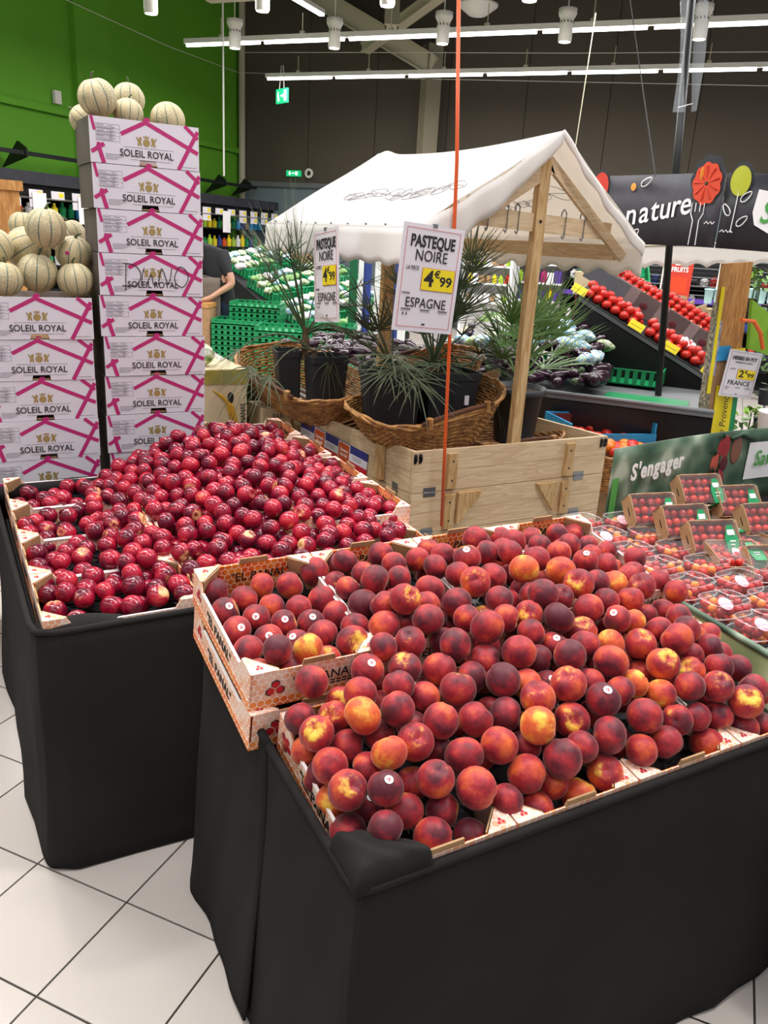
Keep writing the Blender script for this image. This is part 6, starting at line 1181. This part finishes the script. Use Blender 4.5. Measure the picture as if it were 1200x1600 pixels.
for k, x in enumerate((905, 925, 948)):
    a = pv(x, 420, 9.8); tag(part('board', MB().b2((0, 0, 0), (.16, .05, a.z+.25)), 'red_board', None, T(a.x, a.y, 0)@RZ(BA)), 'dark red panel behind the canopy scallops, '+('left', 'middle', 'right')[k], 'panel', 'dark red panels')
# blue crate of tomatoes and baskets between wooden box and printed board
t = thing('blue_crate', 'bright blue cardboard crate of large tomatoes right of the wooden box', 'crate', M=T(pb(905, 668, 2.52))@RZ(-.25)@RX(.0)@T(-.05, 0, -.14))
part('side_wall', MB().b2((0, 0, 0), (.56, .01, .10)), 'sky_blue', t); part('side_wall', MB().b2((0, .34, 0), (.56, .35, .16)), 'sky_blue', t)
part('end_wall', MB().b2((0, .01, 0), (.012, .34, .16)), 'sky_blue', t); part('end_wall', MB().b2((.548, .01, 0), (.56, .34, .16)), 'sky_blue', t); part('inner_lining', MB().b2((.013, .33, .01), (.547, .338, .15)), 'red_board', t); part('base', MB().b2((.012, .01, 0), (.548, .34, .008)), 'card_brown', t)
Mb = T(pb(905, 668, 2.52))@RZ(-.25)@T(-.05, 0, -.14)
for i in range(7):
    for j in range(4): tomato(Mb@Vector((.06+i*.073, .055+j*.075, .045+.03*math.sin(j+i)+.01*j)), 'in the blue crate')
part('support', MB().b2((.02, .02, -.68), (.54, .33, -.001)), 'card_brown', t)
basket('brown wicker basket of orange tomatoes squeezed between the wooden box and the printed board', T(pb(948, 760, 2.35).x+.12, 2.42, .36)@RZ(.1), .55, .4, .22, 14, .0, 8)
mat('pepper_orange', '#e07a18', .25)
for i in range(14): o = ob('pepper', TOMM[0].copy(), None, T(pb(948, 760, 2.35).x+.0+.06*(i % 5)-.02, 2.30+.06*(i//5), .60+.01*(i % 3))); o.data.materials.clear(); o.data.materials.append(MATS['pepper_orange' if i % 2 else 'tomato_red']); tag(o, ('orange' if i % 2 else 'red')+' tomato in the squeezed wicker basket', 'tomato', ('orange' if i % 2 else 'red')+' tomatoes in the squeezed basket')
basket('wicker basket edge visible left of the herb display', T(pb(1050, 690, 3.1))@RZ(.3)@T(.05, .1, -.22), .6, .4, .2, 12, .0, 9)
t = thing('round_bin', 'round black rubber bin under the aubergine counter', 'bin', (pb(1062, 690, 3.5).x, 3.5, 0)); part('body', MB().lathe([(.17, 0), (.21, .50), (.23, .52), (.23, .56), (.0, .58)], 24), 'black_plastic', t, None, True)
# herb display
hp_ = thing('herb_display', 'tall printed card display for potted herbs at the right edge', 'display', (0, 0, 0))
h0, h1, h2, h3 = pb(1128, 412, 2.3), pb(1176, 409, 2.3), pb(1138, 690, 2.3), pb(1088, 695, 2.3)
def hq(u, v, o=0): return h0.lerp(h1, u).lerp(h3.lerp(h2, u), v)+Vector((0, -o, 0))
def hpan(u0, v0, u1, v1, o, m, nm='panel'): 
    P = [hq(u0, v0, o), hq(u0, v1, o), hq(u1, v1, o), hq(u1, v0, o)]; return part(nm, MB().prism(P, (0, .006, 0)), m, hp_)
hpan(0, -.0, 1, 1.6, 0, 'card_brown', 'backing'); hpan(0, 0, 1.0, .50, .004, 'wood_orange', 'plank_print'); hpan(-.12, .20, .18, 1.0, .008, 'stone_photo', 'stone_print'); hpan(.02, .30, .22, .60, .012, 'lav_photo', 'lavender_photo')
hpan(.04, .12, .14, .70, .016, 'yellow_label', 'yellow_line'); hpan(.22, .44, .62, .52, .012, 'sky_blue', 'sky_photo'); hpan(.60, .46, 1.1, .52, .012, 'yellow_label', 'yellow_band'); hpan(.35, .66, .90, 1.3, .012, 'yellow_label', 'yellow_band'); hpan(.90, .66, 1.06, 1.3, .012, 'green_plastic', 'green_band')
put_text('Parfum de Provence', .075, 'print_black', hp_, basis(hq(.6, .92, .03), hq(.6, .80)-hq(.6, 1.0), Vector((-1, 0, .1)))@T(0, 0, 0), .75, 0, .35)
mat('leaf_print_g', '#7fb02a', .5, var=.1, scale=20); mat('orange_print', '#e0641e', .5)
sp_ = pb(1190, 470, 2.45); tag(part('herb_sleeve', MB().prism([pb(1176, 468, 2.28), pb(1170, 545, 2.28), pb(1215, 560, 2.28), pb(1215, 500, 2.28)], (0, .02, 0)), 'leaf_print_g', None), 'bright green printed sleeve behind the herb price sign', 'sleeve')
tag(part('sleeve_print', MB().tube([pb(1158, 500, 2.2), pb(1178, 502, 2.2), pb(1188, 520, 2.2), pb(1192, 545, 2.2)], .012, 6), 'orange_print', None), 'orange curved stripe printed on the herb sleeve', 'print')
s0, s1, s3 = pb(1142, 545, 2.255), pb(1193, 553, 2.255), pb(1126, 618, 2.255)
HL = [('HERBES EN POT', .142, -.068, .045, .66, .001), ('DIFFERENTES VARIETES', .142, -.105, .018, .8, 0), ('LE POT', .06, -.165, .02, .72, 0), ('FRANCE', .142, -.285, .058, .9, 0)]
sg = price_sign('white price sign for potted herbs on the printed display at the right', basis(s0, s1-s0, s0-s3)@Matrix.Diagonal(((s1-s0).length/.285, (s0-s3).length/.41, .8, 1)), HL, border='print_black', price=('2', '99'))
LM = []
for q in range(4):
    r_ = random.Random(q+50); mb = MB()
    for k in range(26):
        a = r_.uniform(0, 6.28); e = r_.uniform(.1, 1.4); R_ = r_.uniform(.04, .10); c_ = Vector((math.cos(a)*math.cos(e), math.sin(a)*math.cos(e), math.sin(e)))*R_; s = r_.uniform(.016, .03)
        u = Vector((r_.gauss(0, 1), r_.gauss(0, 1), r_.gauss(0, .6))).normalized(); v = u.cross(c_).normalized()
        mb.add([c_-u*s, c_-v*s*.6+u*s*.2, c_+u*s*.5-v*s*.5, c_+u*s*1.1, c_+u*s*.5+v*s*.5, c_+v*s*.6+u*s*.2], [(0, 1, 2, 3, 4, 5)])
    LM.append(mb)
for i, (x, y, b) in enumerate(((1186, 455, 2.6), (1200, 500, 2.5), (1198, 530, 2.3), (1205, 580, 2.2), (1196, 625, 2.25), (1172, 655, 2.35), (1158, 672, 2.3), (1192, 668, 2.2), (1180, 440, 2.9), (1206, 450, 2.8))):
    p = pb(x, y, b); t = thing('potted_herb', ('leafy green herb plant at the right edge, %s from the top' % ORD[i]), 'plant', p, 0, 'potted herbs'); part('leaves', MB(), 'leaf_bright', t) if False else None
    ob('leaves', mk('leaves', LM[i % 4], ('leaf_bright', 'leaf_green', 'leaf_print_g')[i % 3]), t); part('stems', MB().tube([(0, 0, -.12), (0, 0, .04)], .004, 4).tube([(.01, 0, -.12), (.03, .02, .03)], .003, 4), 'leaf_green', t); part('pot', MB().lathe([(0, -.2), (.035, -.2), (.045, -.11), (0, -.11)], 12), 'pot_plastic', t)
t = thing('bucket', 'smooth white bucket at the right edge above the printed board', 'bucket', pb(1206, 690, 1.9), 0); part('body', MB().lathe([(0, -.1), (.07, -.1), (.10, .16), (.105, .165), (.095, .17), (.0, .15)], 24), 'white_gloss', t, None, True)
tag(part('trestle', MB().b2((-.6, -.3, 0), (.9, .3, .52)), 'black_matte', None, T(pb(1180, 690, 2.5).x, 2.45, 0)), 'dark low table carrying the herb pots', 'table')
# ================================================================ GONDOLA ALONG THE GREEN WALL
gd = thing('wall_shelving', 'black wall shelving with price rails along the green wall', 'shelf', (0, 0, 0), BA)
GU = WU+1.3; GA, GB_ = 7.0, 15.4
def gpt(x, y): return pu(x, y, GU)
part('canopy_roof', MB().b2((WU, GA, 2.24), (GU+.15, GB_, 2.30)).b2((GU+.10, GA, 2.13), (GU+.16, GB_, 2.26)), 'slate', gd)
part('fascia', MB().b2((GU+.02, GA, 1.98), (GU+.06, GB_, 2.15)), 'black_matte', gd); part('back_panel', MB().b2((WU+.1, GA, 0), (WU+.14, GB_, 2.2)), 'black_matte', gd)
for z in (.3, .65, 1.0, 1.35, 1.70): part('shelf', MB().b2((WU+.14, GA, z-.03), (GU, GB_, z)), 'black_metal', gd)
part('light_strip', MB().b2((GU-.1, GA, 1.94), (GU-.05, GB_, 1.97)), 'lamp_white', gd)
r_ = random.Random(4)
for k in range(int((GB_-GA)/.42)):
    v = GA+.1+k*.42
    for j in range(2): 
        if r_.random() < .25: continue
        t = thing('shelf_label', 'grey and yellow shelf price label hanging from the black wall shelving', 'label', M=RB@T(GU+.17, v, 2.06-j*.13), group='price labels on the wall shelving'); part('card', MB().b2((0, 0, -.11), (.006, .26, 0)), 'white_paper', t); part('price_field', MB().b2((.0065, .15, -.08), (.009, .24, -.02)), 'yellow_label', t)
for v in (7.6, 8.4, 9.3, 12.2, 13.2): tag(part('paper_sheet', MB().b2((GU+.19, v, 1.62), (GU+.195, v+.26, 2.02)), 'white_gloss', None, RB), 'white paper sheet hanging from the wall shelving, %s' % ('left of the melon pile' if v == 7.6 else 'above the melon pile' if v == 8.4 else 'beside the tower' if v == 9.3 else 'right of the tower' if v == 12.2 else 'above the bottles'), 'paper')
for z in (1.0, 1.35, 1.70):
    v = GA+.1
    while v < GB_-.2:
        m_ = r_.choice(('lime', 'yellow_label', 'orange_cord', 'sky_blue', 'denim_blue', 'white_gloss', 'card_brown', 'green_plastic')); h = r_.uniform(.16, .24)
        o = part('bottle', MB().lathe([(.05, 0), (.055, h*.6), (.022, h*.8), (.022, h), (0, h)], 8), m_, None, RB@T(GU-.14, v, z+.001)); tag(o, PN.get(m_, 'pack').replace('pack', 'bottle')+' on the black wall shelving', 'bottle', PN.get(m_, 'pack').replace('pack', 'bottle')+'s on the black wall shelving'); v += .17
rl = thing('wall_rail', 'black rail on brackets running along the green wall', 'rail', (0, 0, 0), BA)
part('rail', MB().b2((WU+.55, 5.5, 2.58), (WU+.60, 15.9, 2.64)), 'black_metal', rl)
for v in (7.2, 9.2, 10.9, 12.8, 14.6, 15.6): part('bracket', MB().prism([(WU+.1, v, 2.40), (WU+.62, v, 2.56), (WU+.62, v, 2.68), (WU+.45, v, 2.78)], (0, .04, 0)), 'black_metal', rl)
t = thing('poster', 'red poster with white letters beside the person, under the shelf labels', 'poster', M=RB@T(GU+.25, 12.35, 1.62)@RZ(PI/2+.5)@UPR); part('sheet', MB().b2((0, -.62, -.01), (.50, 0, 0)), 'poster_red', t); part('photo', MB().b2((.05, -.60, 0), (.45, -.30, .003)), 'photo_orange', t); put_text('FRUITS', .10, 'white_gloss', t, T(.25, -.20, .005), .9, .002); put_text('CARTE', .09, 'white_gloss', t, T(.22, -.09, .005), .9, .002)
tag(part('white_board', MB().b2((0, 0, 1.1), (.03, .5, 1.66)), 'white_gloss', None, RB@T(GU+.26, 11.3, 0)), 'blank white board above the person next to the tower', 'board')
t = thing('wooden_cabinet', 'orange wooden produce cabinet cut off at the left edge', 'cabinet', M=T(pb(26, 282, 5.2).x, 5.2, 0)@RZ(.25)); zc = pb(20, 282, 5.2).z
for k in range(6): part('plank', MB().b2((-.02-k*.155-.15, 0, .2), (-.02-k*.155, .03, zc-.06)), 'wood_orange', t)
part('side', MB().b2((-.02, 0, .2), (.01, .8, zc-.06)), 'wood_orange', t); part('top_rail', MB().b2((-1.0, -.02, zc-.06), (.03, .06, zc)).b2((-.03, .06, zc-.06), (.03, .85, zc)), 'wood_orange', t)
# ================================================================ PERSON
def person():
    pp = pv(345, 440, 6.9); root = thing('person', 'person in a black short sleeved shirt and grey brown apron leaning over a box', 'person', (pp.x, pp.y, 0), 0)
    Rt = CR.copy(); Rt.z = 0; Rt.normalize(); Fw = CF.copy(); Fw.z = 0; Fw.normalize()
    def W(x, y, z): return Rt*x+Fw*y+Vector((0, 0, z))
    J = {'pelvis': (W(.0, 0, .98), .15), 'waist': (W(-.03, 0, 1.12), .135), 'chest': (W(-.09, 0, 1.31), .155), 'neckb': (W(-.19, .0, 1.46), .07), 'neck': (W(-.245, 0, 1.50), .055), 'head1': (W(-.31, 0, 1.55), .085), 'head2': (W(-.345, 0, 1.62), .09),
         'shR': (W(.02, -.08, 1.39), .08), 'elR': (W(.16, -.14, 1.10), .047), 'foR': (W(.04, -.2, 1.02), .036), 'wrR': (W(-.06, -.26, .95), .028), 'haR': (W(-.12, -.28, .93), .03),
         'shL': (W(-.24, .05, 1.42), .075), 'elL': (W(-.36, -.02, 1.14), .045), 'wrL': (W(-.28, -.22, .98), .028), 'haL': (W(-.24, -.28, .95), .03),
         'hipR': (W(.07, -.02, .90), .11), 'knR': (W(.08, -.02, .50), .065), 'anR': (W(.08, .02, .09), .042), 'toR': (W(.02, -.12, .04), .036), 'hipL': (W(-.09, .03, .90), .11), 'knL': (W(-.10, .03, .50), .065), 'anL': (W(-.10, .06, .09), .042), 'toL': (W(-.16, -.08, .04), .036)}
    E_ = [('pelvis', 'waist'), ('waist', 'chest'), ('chest', 'neckb'), ('neckb', 'neck'), ('neck', 'head1'), ('head1', 'head2'), ('chest', 'shR'), ('shR', 'elR'), ('elR', 'foR'), ('foR', 'wrR'), ('wrR', 'haR'), ('chest', 'shL'), ('shL', 'elL'), ('elL', 'wrL'), ('wrL', 'haL'),
          ('pelvis', 'hipR'), ('hipR', 'knR'), ('knR', 'anR'), ('anR', 'toR'), ('pelvis', 'hipL'), ('hipL', 'knL'), ('knL', 'anL'), ('anL', 'toL')]
    for s, hN in ((1, 'haR'), (-1, 'haL')):
        hb_ = J[hN][0]
        for k in range(4):
            a = hb_+W(-.035, -.03+.018*k-.01, -.005); b = a+W(-.03-.003*(k in (1, 2)), -.008, -.022); J[hN+'f%d' % k] = (a, .0095); J[hN+'g%d' % k] = (b, .008); E_ += [(hN, hN+'f%d' % k), (hN+'f%d' % k, hN+'g%d' % k)]
        a = hb_+W(.0, -.035, -.012); J[hN+'t'] = (a, .010); E_.append((hN, hN+'t'))
    keys = list(J); me = D.meshes.new('body'); me.from_pydata([J[k][0] for k in keys], [(keys.index(a), keys.index(b)) for a, b in E_], [])
    me.materials.append(MATS['skin']); me.materials.append(MATS['black_shirt']); me.materials.append(MATS['blue_denim'])
    o = ob('body', me, root); md = o.modifiers.new('skin', 'SKIN'); 
    sv = me.skin_vertices[0].data if me.skin_vertices else None
    if sv is None:
        bpy.context.view_layer.objects.active = o; bpy.context.view_layer.update(); sv = me.skin_vertices[0].data
    for k, v in zip(keys, sv): v.radius = (J[k][1], J[k][1])
    sv[0].use_root = True; md.use_smooth_shade = True; ss = o.modifiers.new('sub', 'SUBSURF'); ss.levels = 2; ss.render_levels = 2
    bpy.context.view_layer.update(); me2 = D.meshes.new_from_object(o.evaluated_get(bpy.context.evaluated_depsgraph_get()))
    o.modifiers.clear(); o.data = me2; me2.materials.clear()
    for m_ in ('skin', 'black_shirt', 'blue_denim', 'black_plastic'): me2.materials.append(MATS[m_])
    armb = {('shR', 'elR'), ('elR', 'foR'), ('foR', 'wrR'), ('wrR', 'haR'), ('shL', 'elL'), ('elL', 'wrL'), ('wrL', 'haL')}
    for p in me2.polygons:
        c_ = p.center; p.use_smooth = True; best = (9, None, 0)
        for ea, eb in E_:
            A_, B_ = J[ea][0], J[eb][0]; dd = B_-A_; t_ = max(0, min(1, (c_-A_).dot(dd)/dd.length_squared)); d_ = (c_-(A_+dd*t_)).length-(J[ea][1]*(1-t_)+J[eb][1]*t_)
            if d_ < best[0]: best = (d_, (ea, eb), t_)
        ea, eb = best[1]; i = 1
        if (ea, eb) in armb or ea[:2] == 'ha': i = 0 if (ea[:2] != 'sh' or best[2] > .68) else 1
        elif ea in ('neck', 'head1') or (ea == 'neckb' and best[2] > .5): i = 0
        elif ea in ('hipR', 'hipL', 'knR', 'knL') or (ea == 'pelvis' and c_.z < .9): i = 2
        elif ea in ('anR', 'anL'): i = 3
        p.material_index = i
    hc = J['head2'][0]
    part('hair', MB().grid(lambda u, v: hc+Rt*(.098*math.sin(v*1.9)*math.cos(u*2*PI)+.012)+Fw*(.092*math.sin(v*1.9)*math.sin(u*2*PI))+Vector((0, 0, -.01+.115*math.cos(v*1.9))), 24, 10), 'hair', root, None, True)
    fc = MB(); fc.ball(hc-Rt*.098+Vector((0, 0, -.035)), (.014, .014, .022), 8, 6)
    part('nose', fc, 'skin', root, None, True); part('mouth', MB().ball(hc-Rt*.084+Vector((0, 0, -.078)), (.008, .022, .006), 8, 5), 'photo_pink', root)
    for s in (-.035, .035): part('eye', MB().ball(hc-Rt*.086+Fw*s+Vector((0, 0, -.012)), .010, 8, 6), 'white_gloss', root); part('ear', MB().ball(hc+Fw*s*2.6+Vector((0, 0, -.03)), (.018, .010, .03), 8, 6), 'skin', root)
    part('apron', MB().grid(lambda u, v: W(-.245-.03*math.sin(u*PI)+.10*v*(1-v)-.0+(.13*v if v < .5 else .065+.05*(v-.5)), -.17+.34*u, 1.42-.80*v), 8, 14), 'apron', root, None, True).modifiers.new('thick', 'SOLIDIFY').thickness = .006
    part('apron_side', MB().grid(lambda u, v: W(-.17+.20*u, -.165-.012*math.sin(u*3), 1.16-.55*v), 6, 8), 'apron', root, None, True).modifiers.new('thick', 'SOLIDIFY').thickness = .005
    part('apron_strap', MB().tube([W(-.16, -.15, 1.34), W(-.18, -.10, 1.46), W(-.20, -.07, 1.50), W(-.22, 0, 1.53)], .008, 5), 'apron', root)
    part('apron_strap', MB().tube([W(-.20, -.15, 1.18), W(-.03, -.165, 1.15), W(.12, -.08, 1.12)], .008, 5), 'apron', root)
    q = W(-.22, -.32, 0); t = thing('cardboard_box', 'brown cardboard box under the hands of the person', 'box', (pp.x+q.x, pp.y+q.y, 0), HD*-1)
    part('body', MB().b2((-.2, -.15, 0), (.2, .15, .90)), 'card_brown', t); part('lid_edge', MB().b2((-.21, -.16, .86), (.21, .16, .905)), 'wood_orange', t)
person()
